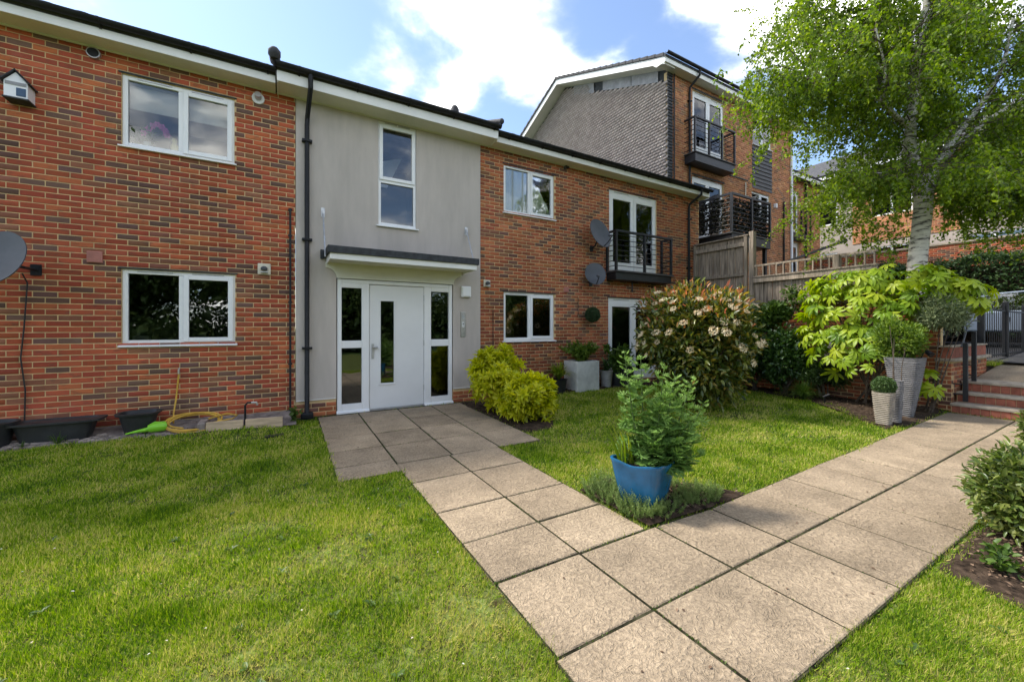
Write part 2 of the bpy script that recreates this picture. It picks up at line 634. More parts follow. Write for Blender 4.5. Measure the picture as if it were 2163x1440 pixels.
M['l_mid'] = leaf_mat('mid_green_leaf', [(0.035, 0.07, 0.012), (0.07, 0.13, 0.02), (0.12, 0.19, 0.03)], 0.45, 0.3)
M['l_birch'] = leaf_mat('birch_leaf', [(0.065, 0.115, 0.011), (0.145, 0.225, 0.02), (0.28, 0.355, 0.04)], 0.42, 0.55, 0.35, 0.6, 0.4)
M['l_olive'] = leaf_mat('olive_leaf', [(0.11, 0.15, 0.07), (0.20, 0.25, 0.12), (0.33, 0.37, 0.20)], 0.5, 0.25)
M['l_box'] = leaf_mat('box_leaf', [(0.04, 0.08, 0.022), (0.08, 0.14, 0.035), (0.15, 0.22, 0.07)], 0.45, 0.2)
M['l_topiary'] = leaf_mat('topiary_leaf', [(0.016, 0.04, 0.012), (0.03, 0.065, 0.02), (0.05, 0.09, 0.03)], 0.55, 0.1)
M['l_delph'] = leaf_mat('delphinium_leaf', [(0.07, 0.15, 0.03), (0.15, 0.27, 0.055), (0.28, 0.43, 0.10)], 0.5, 0.3, 0.3)
M['l_strap'] = leaf_mat('strap_leaf', [(0.12, 0.20, 0.02), (0.22, 0.30, 0.025), (0.38, 0.36, 0.05)], 0.45, 0.35)
M['l_lav'] = leaf_mat('lavender_leaf', [(0.08, 0.14, 0.03), (0.17, 0.25, 0.065), (0.29, 0.36, 0.13)], 0.6, 0.25)
M['l_laurel'] = leaf_mat('evergreen_leaf', [(0.045, 0.08, 0.014), (0.12, 0.17, 0.03), (0.25, 0.28, 0.075)], 0.35, 0.25, 0.45)
M['l_bush'] = leaf_mat('fine_bush_leaf', [(0.06, 0.12, 0.014), (0.13, 0.21, 0.025), (0.25, 0.34, 0.05)], 0.5, 0.35)
M['l_hedge'] = leaf_mat('hedge_leaf', [(0.02, 0.045, 0.012), (0.04, 0.08, 0.02), (0.07, 0.12, 0.03)], 0.5, 0.2)
M['l_wood'] = leaf_mat('woodland_leaf', [(0.02, 0.045, 0.010), (0.05, 0.09, 0.018), (0.10, 0.14, 0.03)], 0.6, 0.25)
M['grass'] = leaf_mat('lawn_grass', [(0.045, 0.11, 0.007), (0.17, 0.29, 0.012), (0.29, 0.39, 0.02), (0.56, 0.50, 0.16)], 0.55, 0.35, 0.2, 1.7, 0.8)


def bark_mat():
    m = bpy.data.materials.new('birch_bark')
    m.use_nodes = True
    t = m.node_tree
    b = t.nodes['Principled BSDF']
    b.inputs['Roughness'].default_value = 0.75
    g = N(t, 'ShaderNodeNewGeometry')
    mp = N(t, 'ShaderNodeMapping')
    mp.inputs['Scale'].default_value = (2.2, 2.2, 9)
    t.links.new(g.outputs['Position'], mp.inputs[0])
    n = N(t, 'ShaderNodeTexNoise')
    n.inputs['Scale'].default_value = 1.6
    n.inputs['Detail'].default_value = 6
    n.inputs['Roughness'].default_value = 0.65
    t.links.new(mp.outputs[0], n.inputs[0])
    r = N(t, 'ShaderNodeValToRGB')
    e = r.color_ramp.elements
    e[0].position = 0.39
    e[0].color = (0.06, 0.05, 0.042, 1)
    e[1].position = 0.49
    e[1].color = (0.62, 0.57, 0.50, 1)
    x = e.new(0.7)
    x.color = (0.78, 0.74, 0.67, 1)
    t.links.new(n.outputs[0], r.inputs[0])
    t.links.new(r.outputs[0], b.inputs['Base Color'])
    bp = N(t, 'ShaderNodeBump')
    bp.inputs['Strength'].default_value = 0.5
    bp.inputs['Distance'].default_value = 0.02
    t.links.new(n.outputs[0], bp.inputs['Height'])
    t.links.new(bp.outputs[0], b.inputs['Normal'])
    return m


M['bark'] = bark_mat()

# ------------------------------------------------------------------ leaf tools
LEAF = {
    'diamond': (np.array([(0, 0, 0), (0.45, 0.5, 0.10), (1, 0, -0.08), (0.45, -0.5, 0.10)]), [(0, 2, 1), (0, 3, 2)]),
    'oval': (np.array([(0, 0, 0), (0.5, 0, 0.0), (1, 0, -0.12), (0.28, 0.42, 0.12), (0.68, 0.40, 0.08), (0.28, -0.42, 0.12), (0.68, -0.40, 0.08)]),
             [(0, 1, 3), (1, 4, 3), (1, 2, 4), (0, 5, 1), (1, 5, 6), (1, 6, 2)]),
    'blade': (np.array([(0, 0.5, 0), (0, -0.5, 0), (0.55, 0.38, 0.10), (0.55, -0.38, 0.10), (1, 0, -0.10)]), [(0, 1, 2), (1, 3, 2), (2, 3, 4)]),
}


def frames(D, Nn):
    D = D / (np.linalg.norm(D, axis=1, keepdims=True) + 1e-9)
    Z = Nn - (Nn * D).sum(1, keepdims=True) * D
    Z = Z / (np.linalg.norm(Z, axis=1, keepdims=True) + 1e-9)
    Y = np.cross(Z, D)
    return D, Y, Z


def leaf_arrays(P, D, Nn, L, W, kind='oval'):
    T, F = LEAF[kind]
    X, Y, Z = frames(D, Nn)
    n, k = len(P), len(T)
    L = np.broadcast_to(L, (n,))[:, None, None]
    W = np.broadcast_to(W, (n,))[:, None, None]
    V = P[:, None, :] + T[None, :, 0:1] * L * X[:, None, :] + T[None, :, 1:2] * W * Y[:, None, :] + T[None, :, 2:3] * L * Z[:, None, :]
    F = np.array(F)
    FF = (F[None] + (np.arange(n) * k)[:, None, None]).reshape(-1, F.shape[1])
    return V.reshape(-1, 3), FF, k


def leaves(name, P, D, Nn, L, W, m, parent=None, kind='oval', rnd=None, origin=None, stuff=True, smooth=False):
    P = np.asarray(P, float)
    V, F, k = leaf_arrays(P, np.asarray(D, float), np.asarray(Nn, float), L, W, kind)
    o = np.zeros(3) if origin is None else np.array(origin, float)
    me = np_mesh(name, V - o, F, m, smooth=smooth)
    if rnd is None:
        rnd = rng.random(len(P))
    add_attr(me, 'rnd', np.repeat(rnd, k))
    ob = link(name, me, parent, o)
    if stuff:
        ob['kind'] = 'stuff'
    return ob


def rand_unit(n):
    v = rng.normal(size=(n, 3))
    return v / np.linalg.norm(v, axis=1, keepdims=True)


def lumpy_crown(n, c, r, lumps=14, lump_r=0.45, inner=0.55, seed=1, zmin=None, flat=0.0):
    """points + outward directions of a shrub made of overlapping clumps"""
    g = np.random.default_rng(seed)
    c = np.array(c, float)
    r = np.array(r, float)
    u = g.normal(size=(lumps, 3))
    u /= np.linalg.norm(u, axis=1, keepdims=True)
    cen = u * (1 - lump_r) * g.uniform(0.75, 1.1, (lumps, 1))
    k = g.integers(0, lumps, n)
    v = g.normal(size=(n, 3))
    v /= np.linalg.norm(v, axis=1, keepdims=True)
    rad = lump_r * g.uniform(inner, 1.05, (n, 1)) * g.uniform(0.8, 1.2, lumps)[k][:, None]
    p = cen[k] + v * rad
    out = v * 0.6 + p * 0.7
    P = c + p * r
    O = out / (np.linalg.norm(out, axis=1, keepdims=True) + 1e-9)
    if zmin is not None:
        keep = P[:, 2] > zmin
        P, O = P[keep], O[keep]
    return P, O


def shrub_leaves(name, parent, P, O, L, W, m, kind='oval', up=0.5, jit=0.7, rnd=None, smooth=False):
    n = len(P)
    D = O + np.array([0, 0, up]) * 0.6 + rng.normal(size=(n, 3)) * jit
    Nn = O * 0.5 + np.array([0, 0, 1.0]) + rng.normal(size=(n, 3)) * 0.5
    Ls = L * rng.uniform(0.7, 1.25, n)
    return leaves(name, P, D, Nn, Ls, Ls * (W / L), m, parent, kind, rnd, origin=WLOC[parent.name], smooth=smooth)


def smoothstep(a, b, x):
    t = np.clip((x - a) / (b - a), 0, 1)
    return t * t * (3 - 2 * t)


def ground_z(x, y):
    """lawn level: flat, lifting slightly to the walls"""
    x = np.asarray(x, float)
    y = np.asarray(y, float)
    return -0.02 + 0.075 * smoothstep(6.2, 7.1, y) * (1 - smoothstep(-0.3, 0.4, x) + smoothstep(3.6, 4.6, x)) + 0.012 * np.sin(x * 1.7) * np.cos(y * 1.3)
# ================================================================== THE SETTING: ground, lawn, paths
def sheet(name, xs, ys, zf, m, kind='structure'):
    X, Y = np.meshgrid(xs, ys)
    V = np.stack([X.ravel(), Y.ravel(), np.asarray(zf(X.ravel(), Y.ravel())) + 0 * X.ravel()], 1)
    nx, ny = len(xs), len(ys)
    i, j = np.meshgrid(np.arange(nx - 1), np.arange(ny - 1))
    a = (j * nx + i).ravel()
    F = np.stack([a, a + 1, a + nx + 1, a + nx], 1)
    o = link(name, np_mesh(name, V, F, m, smooth=True))
    o['kind'] = kind
    return o


sheet('ground', np.array([-600., -60, -15, 0, 15, 60, 600]), np.array([-600., -60, -20, 0, 20, 60, 600]), lambda x, y: -0.09, M['ground'])
lawn = sheet('lawn', np.linspace(-9, 10.5, 66), np.linspace(-9, 7.4, 56), ground_z, M['lawnbase'])

# ---- paving: every slab its own piece, joints recessed on a mossy bed
SLABS = []
DOOR_ROWS = [7.40, 6.57, 5.85, 5.15, 4.42]
CX_ = lambda y: 1.10 + 0.0225 * (y - 4.4)          # joint lines drift a little
C2 = lambda y: 1.71 + 0.035 * (y - 3.4) * (y > 3.4)
C3 = lambda y: 2.34 + 0.035 * (y - 3.4) * (y > 3.4)
C4 = lambda y: 2.99 + 0.03 * (y - 4.4)
for y1, y0 in zip(DOOR_ROWS[:-1], DOOR_ROWS[1:]):
    for A, B in ((CX_, C2), (C2, C3), (C3, C4)):
        SLABS.append([(A(y0), y0), (B(y0), y0), (B(y1), y1), (A(y1), y1)])
for y1, y0 in zip([7.36, 6.57, 5.85, 5.2, 4.6], [6.57, 5.85, 5.2, 4.6, 4.18]):
    SLABS.append([(0.47 + 0.017 * (y0 - 4.2), y0), (CX_(y0), y0), (CX_(y1), y1), (0.47 + 0.017 * (y1 - 4.2), y1)])
for y1, y0 in zip([4.42, 3.80, 3.08, 2.56, 2.07], [3.80, 3.08, 2.56, 2.07, 1.46]):
    for a, b in ((1.08, 1.71), (1.71, 2.35)):
        if y1 <= 2.08 and a > 1.5:
            continue
        SLABS.append([(a, y0), (b, y0), (b, y1), (a, y1)])
XS = [1.71, 2.43, 3.07, 3.73, 4.34, 5.01, 5.67, 6.28, 7.02, 7.66, 8.30, 8.94, 9.58, 10.18]
LE = lambda x: 2.066 if x < 2.5 else 2.02 + 0.033 * max(0, x - 2.4)
MI = lambda x: 1.46 + 0.012 * max(0, x - 5.5)
for a, b in zip(XS[:-1], XS[1:]):
    SLABS.append([(a, MI(a)), (b, MI(b)), (b, LE(b)), (a, LE(a))])
for a, b in zip([1.06] + XS[:-1], XS):
    SLABS.append([(a, 0.86), (b, 0.86), (b, MI(b)), (a, MI(a))])
for a, b in ((1.06, 1.71), (1.71, 1.93)):
    pass
pb = MB()
for s in SLABS:
    pb.add([(x, y, -0.007) for x, y in s], [(0, 1, 2, 3)])
path = pb.build('paved_path', M['joint'])
path['kind'] = 'structure'
for i, s in enumerate(SLABS):
    c = np.mean(s, 0)
    g = 0.0085 + 0.003 * random.random()
    q = [np.array(p) for p in s]
    ins = []
    for k in range(4):
        p, a, b = q[k], q[k - 1], q[(k + 1) % 4]
        da, db = (a - p) / np.linalg.norm(a - p), (b - p) / np.linalg.norm(b - p)
        ins.append((p + (da + db) * g, p + (da + db) * (g + 0.006)))
    dz = [random.uniform(-0.003, 0.003) for _ in range(4)]
    V = [(*p[0], -0.05) for p in ins] + [(*p[0], -0.005 + d) for p, d in zip(ins, dz)] + [(*p[1], d) for p, d in zip(ins, dz)]
    F = [(8, 9, 10, 11)]
    for k in range(4):
        n_ = (k + 1) % 4
        F += [(k, n_, 4 + n_, 4 + k), (4 + k, 4 + n_, 8 + n_, 8 + k)]
    V = np.array(V) - np.array([c[0], c[1], 0])
    link('paving_slab', np_mesh('paving_slab', V, F, M['slab']), path, (c[0], c[1], 0))

# ---- planting beds
BED_POT = [(2.37, 2.07), (3.05, 2.03), (3.62, 2.06), (3.3, 2.45), (2.75, 2.95), (2.37, 2.85)]
BED_RIGHT = [(3.55, 0.84), (10.1, 0.84), (10.1, -1.6), (3.2, -1.6), (3.4, 0.35)]
BED_BACK = [(9.9, 5.7), (10.0, 4.6), (9.1, 3.35), (8.15, 2.62), (7.75, 2.36), (8.6, 2.24), (10.45, 2.3), (10.45, 7.0), (9.9, 7.0)]
BED_WALL = [(4.3, 7.44), (10.4, 7.44), (10.4, 6.95), (8.0, 6.9), (5.4, 7.02), (4.3, 6.9)]
BED_CHOISYA = [(3.02, 4.9), (3.5, 4.85), (3.85, 5.3), (4.1, 6.4), (4.1, 7.4), (3.05, 7.4)]


def bed(name, poly, z0):
    c = np.mean(poly, 0)
    V = [(c[0], c[1], 0)]
    P = []
    for k in range(len(poly)):
        a, b = np.array(poly[k]), np.array(poly[(k + 1) % len(poly)])
        n_ = max(1, int(np.linalg.norm(b - a) / 0.12))
        for t in range(n_):
            P.append(a + (b - a) * t / n_)
    rings = 8
    for r_ in range(1, rings + 1):
        for p in P:
            q = c + (p - c) * r_ / rings
            z = (0 if r_ == rings else rng.uniform(0.0, 0.035))
            V.append((q[0] + (rng.uniform(-.02, .02)), q[1] + rng.uniform(-.012, .012), z))
    n_ = len(P)
    F = [(0, 1 + k, 1 + (k + 1) % n_) for k in range(n_)]
    for r_ in range(rings - 1):
        for k in range(n_):
            a = 1 + r_ * n_ + k
            b = 1 + r_ * n_ + (k + 1) % n_
            F.append((a, b, b + n_, a + n_))
    V = np.array(V)
    V[:, 2] += ground_z(V[:, 0], V[:, 1]) + z0
    o = link(name, np_mesh(name, V, F, M['soil']))
    o['kind'] = 'structure'


bed('planting_bed', BED_POT, 0.024)
bed('planting_bed', BED_RIGHT, 0.006)
bed('planting_bed', BED_BACK, 0.012)
bed('planting_bed', BED_WALL, 0.010)
bed('planting_bed', BED_CHOISYA, 0.010)


def inside(P, poly):
    x, y = P[:, 0], P[:, 1]
    r = np.zeros(len(P), bool)
    n_ = len(poly)
    for i in range(n_):
        x0, y0 = poly[i]
        x1, y1 = poly[(i + 1) % n_]
        c = ((y0 > y) != (y1 > y)) & (x < (x1 - x0) * (y - y0) / (y1 - y0 + 1e-12) + x0)
        r ^= c
    return r


GRAVEL = [(-9, 7.03), (-3.2, 7.03), (-1.9, 6.97), (-0.95, 6.86), (0.12, 6.83), (0.2, 7.44), (-9, 7.44)]
# ---- grass: mown blades, denser where they show larger
def grass():
    P = []
    for t0, t1, dn in ((0.6, 2.2, 30000), (2.2, 3.4, 19000), (3.4, 5.2, 9000), (5.2, 11.5, 3800)):
        a = 1.4 * t1
        n_ = int(dn * 2 * a * (t1 - t0))
        d = rng.uniform(t0, t1, n_)
        l = rng.uniform(-a, a, n_)
        k = np.abs(l) < 1.36 * d + 0.25
        d, l = d[k], l[k]
        P.append(np.stack([0.5 * d + 0.866 * l, 0.866 * d - 0.5 * l, d], 1))
    P = np.concatenate(P)
    q = P[:, :2] + rng.normal(size=(len(P), 2)) * 0.026
    keep = (P[:, 1] < 7.4) & (P[:, 0] < 10.3) & (P[:, 0] > -8)
    for s in SLABS:
        s2 = np.array(s)
        keep &= ~inside(q, s)
    for b in (BED_POT, BED_RIGHT, BED_BACK, BED_WALL, BED_CHOISYA, GRAVEL):
        keep &= ~inside(q + rng.normal(size=q.shape) * 0.03, b)
    keep &= ~((P[:, 1] > 6.95) & (P[:, 0] > 0.1) & (P[:, 0] < 0.5) & (P[:, 1] > 7.3))
    # thin worn places
    worn = [(-0.15, 2.05, 0.28), (0.35, 2.9, 0.35), (0.9, 1.9, 0.3), (7.89, 4.45, 0.45), (7.7, 3.78, 0.35), (6.7, 4.1, 0.5), (-0.2, 3.5, 0.3), (0.2, 1.6, .25)]
    dens = np.ones(len(P))
    for x, y, r_ in worn:
        d2 = np.hypot((P[:, 0] - x) / 1.5, P[:, 1] - y) / r_
        dens *= 1 - 0.72 * np.exp(-d2 ** 2 * 1.5)
    sx = np.sin(P[:, 0] * 5.1 + np.sin(P[:, 1] * 4.3) * 1.7) * np.sin(P[:, 1] * 6.2 + np.sin(P[:, 0] * 3.7) * 2)
    dens *= 0.82 + 0.18 * sx
    keep &= rng.random(len(P)) < dens
    P, dens = P[keep], dens[keep]
    n_ = len(P)
    d = P[:, 2]
    z = ground_z(P[:, 0], P[:, 1])
    B = np.stack([P[:, 0], P[:, 1], z], 1)
    az = rng.uniform(0, 2 * np.pi, n_) + 0.0
    lean = np.abs(rng.normal(0.7, 0.5, n_))
    D = np.stack([np.cos(az) * lean, np.sin(az) * lean, np.ones(n_)], 1)
    Nn = np.stack([np.cos(az + 0.4), np.sin(az + 0.4), 0.3 * np.ones(n_)], 1)
    clump = 0.75 + 0.5 * (np.sin(P[:, 0] * 9 + 3 * np.sin(P[:, 1] * 7)) * 0.5 + 0.5)
    L = rng.uniform(0.019, 0.043, n_) * clump * (1 + 0.05 * d)
    W = rng.uniform(0.0024, 0.0042, n_) * np.clip(d / 1.9, 0.9, 3.2)
    rnd = np.clip(rng.normal(0.42, 0.34, n_) + 0.35 * (1 - dens) + 0.6 * (rng.random(n_) < .07), 0, 1)
    return leaves('lawn_grass', B, D, Nn, L, W, M['grass'], None, 'blade', rnd)


GR = grass()

# moss and weeds in the paving joints
P, D = [], []
for s in SLABS:
    for k in range(4):
        a, b = np.array(s[k]), np.array(s[(k + 1) % 4])
        c = rng.random()
        m_ = int(np.linalg.norm(b - a) * (75 if c < 0.3 else 12))
        t0 = rng.random() * 0.6
        for t in np.clip(rng.normal(t0, 0.25, m_), 0, 1):
            P.append((*(a + (b - a) * t + rng.normal(size=2) * 0.005), -0.009))
P = np.array(P)
leaves('joint_moss', P, rng.normal(size=P.shape) * 0.7 + np.array([0, 0, 1]), rand_unit(len(P)), rng.uniform(0.008, 0.02, len(P)), 0.006, M['l_mid'], None, 'diamond')

# daisies and fallen petals on the lawn
P = np.stack([rng.uniform(-3, 9, 260), rng.uniform(0.4, 6.5, 260)], 1)
ok = np.ones(len(P), bool)
for s in SLABS:
    ok &= ~inside(P, s)
P = P[ok]
P = np.c_[P, ground_z(P[:, 0], P[:, 1]) + 0.03]
M['petal'] = leaf_mat('petal', [(0.55, 0.5, 0.4), (0.75, 0.72, 0.66), (0.45, 0.25, 0.12)], 0.7, 0.3)
leaves('fallen_petals', P, rand_unit(len(P)) * [1, 1, .2], rand_unit(len(P)) * .4 + [0, 0, 1], rng.uniform(0.008, 0.018, len(P)), 0.01, M['petal'], None, 'diamond')

# ================================================================== BRICKWORK
RED = [((0.41, 0.098, 0.045), 6), ((0.36, 0.08, 0.042), 5), ((0.46, 0.14, 0.056), 2), ((0.15, 0.085, 0.065), 3.6), ((0.26, 0.11, 0.065), 3)]
ORANGE = [((0.46, 0.19, 0.09), 5), ((0.40, 0.16, 0.08), 4), ((0.52, 0.24, 0.12), 3), ((0.26, 0.14, 0.09), 1.5)]


def brick_colour(pal):
    w_ = [p[1] for p in pal]
    c = np.array(random.choices([p[0] for p in pal], w_)[0])
    return np.clip(c * random.uniform(0.8, 1.2) * np.array([1, random.uniform(.92, 1.08), random.uniform(.92, 1.08)]), 0, 1)


def panel_cells(w_, h, ops):
    xs = sorted({0, w_} | {v for o in ops for v in (o[0], o[1]) if 0 < v < w_})
    zs = sorted({0, h} | {v for o in ops for v in (o[2], o[3]) if 0 < v < h})
    for a, b in zip(xs[:-1], xs[1:]):
        # merge vertical runs
        run = None
        for c, d in zip(zs[:-1], zs[1:]):
            mx, mz = (a + b) / 2, (c + d) / 2
            solid = not any(o[0] < mx < o[1] and o[2] < mz < o[3] for o in ops)
            if solid:
                run = (run[0], d) if run else (c, d)
            elif run:
                yield a, b, *run
                run = None
        if run:
            yield a, b, *run


BRICK_MESH = {}


def brick_mesh(L, d, U, Nn, v, pal, palname):
    key = (round(L, 3), tuple(U), v, palname)
    if key not in BRICK_MESH:
        h = 0.0635
        U3, N3 = np.array(U, float), np.array(Nn, float)
        c = 0.003
        V = []
        for w_, i in ((-d, 0), (-c, 0), (0, c)):
            for a, b in ((-1, -1), (1, -1), (1, 1), (-1, 1)):
                V.append(U3 * a * (L / 2 - i) + np.array([0, 0, 1]) * b * (h / 2 - i) + N3 * (w_ + random.uniform(-.0012, .0012) * (w_ > -d)))
        F = [(8, 9, 10, 11)]
        for r_ in (0, 4):
            for k in range(4):
                n_ = (k + 1) % 4
                F.append((r_ + k, r_ + n_, r_ + 4 + n_, r_ + 4 + k))
        me = np_mesh('brick', np.array(V), F, M['brick'])
        col = brick_colour(pal)
        add_attr(me, 'col', np.tile([*col, 1], (len(V), 1)))
        BRICK_MESH[key] = me
    return BRICK_MESH[key]


def brickwork(parent, O, U, Nn, width, height, ops=(), pal=RED, palname='red', n_single=0, score=None, course=0.075, pitch=0.225, thick=0.14, name='brick_wall', zclip=None, depth=0.05):
    """a wall: mortar body (part) carrying bricks (sub-parts) and the remaining bricks as one stuff piece"""
    O, U3, N3 = np.array(O, float), np.array(U, float), np.array(Nn, float)
    mb = MB()
    for a, b, c, d in panel_cells(width, height, ops):
        v = []
        for u_ in (a, b):
            for n_ in (-thick, -0.006):
                for z in (c, d):
                    v.append(O + U3 * u_ + N3 * n_ + np.array([0, 0, z]))
        mb.add(v, [(0, 1, 3, 2), (4, 6, 7, 5), (0, 4, 5, 1), (2, 3, 7, 6), (0, 2, 6, 4), (1, 5, 7, 3)])
    wall = mb.build(name, M['mortar'], parent)
    items = []
    nrow = int(height / course)
    for r_ in range(nrow):
        z0 = r_ * course + 0.00575
        z1 = z0 + course - 0.0115
        zm = (z0 + z1) / 2
        off = -(pitch / 2) * (r_ % 2)
        spans = [(0, width)]
        for o in ops:
            if o[2] < zm < o[3]:
                ns = []
                for a, b in spans:
                    if o[1] <= a or o[0] >= b:
                        ns.append((a, b))
                    else:
                        if o[0] > a:
                            ns.append((a, o[0]))
                        if o[1] < b:
                            ns.append((o[1], b))
                spans = ns
        k = int(width / pitch) + 2
        for i in range(k):
            a, b = off + i * pitch + 0.006, off + (i + 1) * pitch - 0.006
            for sa, sb in spans:
                x0, x1 = max(a, sa + 0.003), min(b, sb - 0.003)
                if x1 - x0 > 0.03 and (zclip is None or z1 < zclip((x0 + x1) / 2)):
                    items.append((x0, x1, z0, z1))
    full = [i for i in items if abs(i[1] - i[0] - (pitch - 0.012)) < 1e-4]
    single = set()
    if n_single and score:
        full.sort(key=lambda i: -score((i[0] + i[1]) / 2, (i[2] + i[3]) / 2))
        single = set(full[:n_single])
    V, F, C = [], [], []
    c = 0.003
    h = course - 0.01
    base = np.array([-1, 1])
    for it in items:
        x0, x1, z0, z1 = it
        if it in single:
            o = bpy.data.objects.new('brick', brick_mesh(x1 - x0, depth, U, Nn, random.randrange(26), pal, palname))
            COL.objects.link(o)
            p = O + U3 * ((x0 + x1) / 2) + np.array([0, 0, (z0 + z1) / 2]) + N3 * random.uniform(-.001, .0015)
            o.parent = wall
            o.location = p - WLOC[wall.name]
            continue
        j = random.uniform(-.001, .002)
        b0 = len(V)
        for w_, i in ((-depth, 0), (j - c, 0), (j, c)):
            for q, z in ((x0 + i, z0 + i), (x1 - i, z0 + i), (x1 - i, z1 - i), (x0 + i, z1 - i)):
                V.append((q, z, w_))
        F.append((b0 + 8, b0 + 9, b0 + 10, b0 + 11))
        for r_ in (0, 4):
            for k in range(4):
                n_ = (k + 1) % 4
                F.append((b0 + r_ + k, b0 + r_ + n_, b0 + r_ + 4 + n_, b0 + r_ + 4 + k))
        C += [(*brick_colour(pal), 1)] * 12
    if V:
        V = np.array(V)
        W3 = U3 * V[:, 0:1] + np.array([0, 0, 1]) * V[:, 1:2] + N3 * V[:, 2:3]
        me = np_mesh('brickwork', W3, np.array(F), M['brick'])
        add_attr(me, 'col', np.array(C))
        o = link('brickwork', me, wall, O)
        o['kind'] = 'stuff'
    return wall


# ================================================================== WINDOWS
def pane(parent, x0, x1, z0, z1, y, m='glass'):
    return MB().box(x0, x1, y, y + 0.006, z0, z1).build('pane', M[m], parent)


def ring(mb, x0, x1, z0, z1, y0, y1, w_, m=0):
    mb.box(x0, x0 + w_, y0, y1, z0, z1, m)
    mb.box(x1 - w_, x1, y0, y1, z0, z1, m)
    mb.box(x0 + w_, x1 - w_, y0, y1, z0, z0 + w_, m)
    mb.box(x0 + w_, x1 - w_, y0, y1, z1 - w_, z1, m)


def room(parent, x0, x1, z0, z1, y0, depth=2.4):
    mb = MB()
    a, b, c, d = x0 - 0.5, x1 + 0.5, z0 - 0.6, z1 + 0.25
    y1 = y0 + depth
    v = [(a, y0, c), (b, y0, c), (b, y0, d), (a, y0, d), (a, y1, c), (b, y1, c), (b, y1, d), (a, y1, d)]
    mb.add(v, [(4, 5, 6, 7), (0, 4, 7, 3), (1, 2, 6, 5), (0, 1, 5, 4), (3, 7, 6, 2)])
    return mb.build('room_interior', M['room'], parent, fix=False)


def casement(parent, x0, x1, z0, z1, y, glass='glass', sill=True, flush=0.03, vents=True, roomdepth=2.4, ext=0.05):
    """two lights: left fixed, right opening sash"""
    yy = y + flush
    mb = MB()
    xm = (x0 + x1) / 2
    ring(mb, x0, x1, z0, z1, yy, yy + 0.07, 0.06)
    mb.box(xm - 0.035, xm + 0.035, yy + 0.001, yy + 0.069, z0 + 0.06, z1 - 0.06)
    wn = mb.build('window', M['pvc'], parent, bevel=0.006)
    s = MB()
    ring(s, xm + 0.02, x1 - 0.03, z0 + 0.03, z1 - 0.045, yy - 0.018, yy + 0.03, 0.062)
    s.build('sash', M['pvc'], wn, bevel=0.006)
    pane(wn, x0 + 0.06, xm - 0.035, z0 + 0.06, z1 - 0.06, yy + 0.03, glass)
    pane(wn, xm + 0.082, x1 - 0.092, z0 + 0.092, z1 - 0.107, yy + 0.012, glass)
    if vents:
        for a, b in ((x0 + 0.16, xm - 0.1), (xm + 0.12, x1 - 0.14)):
            MB().box(a, b, yy - 0.012, yy, z1 - 0.032, z1 - 0.018).build('trickle_vent', M['dish'] if False else M['galv'], wn)
    if sill:
        MB().prism([(yy + 0.02, z0 - 0.03), (y - ext, z0 - 0.034), (y - ext, z0 - 0.012), (yy - 0.001, z0 + 0.001), (yy + 0.02, z0 + 0.001)], 'x', x0 - 0.03, x1 + 0.03).build('sill', M['pvc'], wn, bevel=0.004)
    room(parent, x0, x1, z0, z1, yy + 0.09, roomdepth)
    return wn


def french_doors(parent, x0, x1, z0, z1, y, glass='glass', flush=0.03, roomdepth=2.4, name='french_door'):
    yy = y + flush
    mb = MB()
    xm = (x0 + x1) / 2
    ring(mb, x0, x1, z0, z1, yy, yy + 0.07, 0.06)
    mb.box(x0 + 0.06, x1 - 0.06, yy + 0.002, yy + 0.068, z1 - 0.14, z1 - 0.06)
    fr = mb.build(name, M['pvc'], parent, bevel=0.005)
    for a, b in ((x0 + 0.045, xm - 0.004), (xm + 0.004, x1 - 0.045)):
        s = MB()
        w_ = 0.095
        s.box(a, a + w_, yy - 0.016, yy + 0.04, z0 + 0.03, z1 - 0.125)
        s.box(b - w_, b, yy - 0.016, yy + 0.04, z0 + 0.03, z1 - 0.125)
        s.box(a + w_, b - w_, yy - 0.016, yy + 0.04, z0 + 0.03, z0 + 0.24)
        s.box(a + w_, b - w_, yy - 0.016, yy + 0.04, z1 - 0.22, z1 - 0.125)
        s.build('door_leaf', M['pvc'], fr, bevel=0.005)
        pane(fr, a + w_, b - w_, z0 + 0.24, z1 - 0.22, yy + 0.012, glass)
    for a, b in ((x0 + 0.2, xm - 0.15), (xm + 0.2, x1 - 0.2)):
        MB().box(a, b, yy - 0.01, yy, z1 - 0.05, z1 - 0.036).build('trickle_vent', M['galv'], fr)
    MB().bar((xm + 0.05, yy - 0.05, z0 + 0.98), (xm + 0.05, yy - 0.05, z0 + 1.1), 0.02, 0.02).build('handle', M['white'], fr)
    room(parent, x0, x1, z0 + 0.6, z1, yy + 0.09, roomdepth)
    return fr


def curtain(label, x0, x1, z0, z1, y, group):
    n_ = int((x1 - x0) / 0.012)
    xs = np.linspace(x0, x1, n_)
    ph = np.cumsum(rng.uniform(0.2, 0.42, n_))
    yy = y + 0.022 * np.sin(ph)
    V = np.concatenate([np.stack([xs, yy, np.full(n_, z0)], 1), np.stack([xs, yy, np.full(n_, z1)], 1), np.stack([xs, yy + 0.004, np.full(n_, z0)], 1), np.stack([xs, yy + 0.004, np.full(n_, z1)], 1)])
    i = np.arange(n_ - 1)
    F = np.concatenate([np.stack([i, i + 1, i + 1 + n_, i + n_], 1), np.stack([i + 2 * n_, i + 3 * n_, i + 1 + 3 * n_, i + 1 + 2 * n_], 1), np.stack([i + n_, i + n_ + 1, i + 1 + 3 * n_, i + 3 * n_], 1)])
    c = np.array([(x0 + x1) / 2, y, z1])
    o = link('curtain', np_mesh('curtain', V - c, F, M['curtain'], smooth=True), None, c)
    return tag(o, label, 'curtain', group)


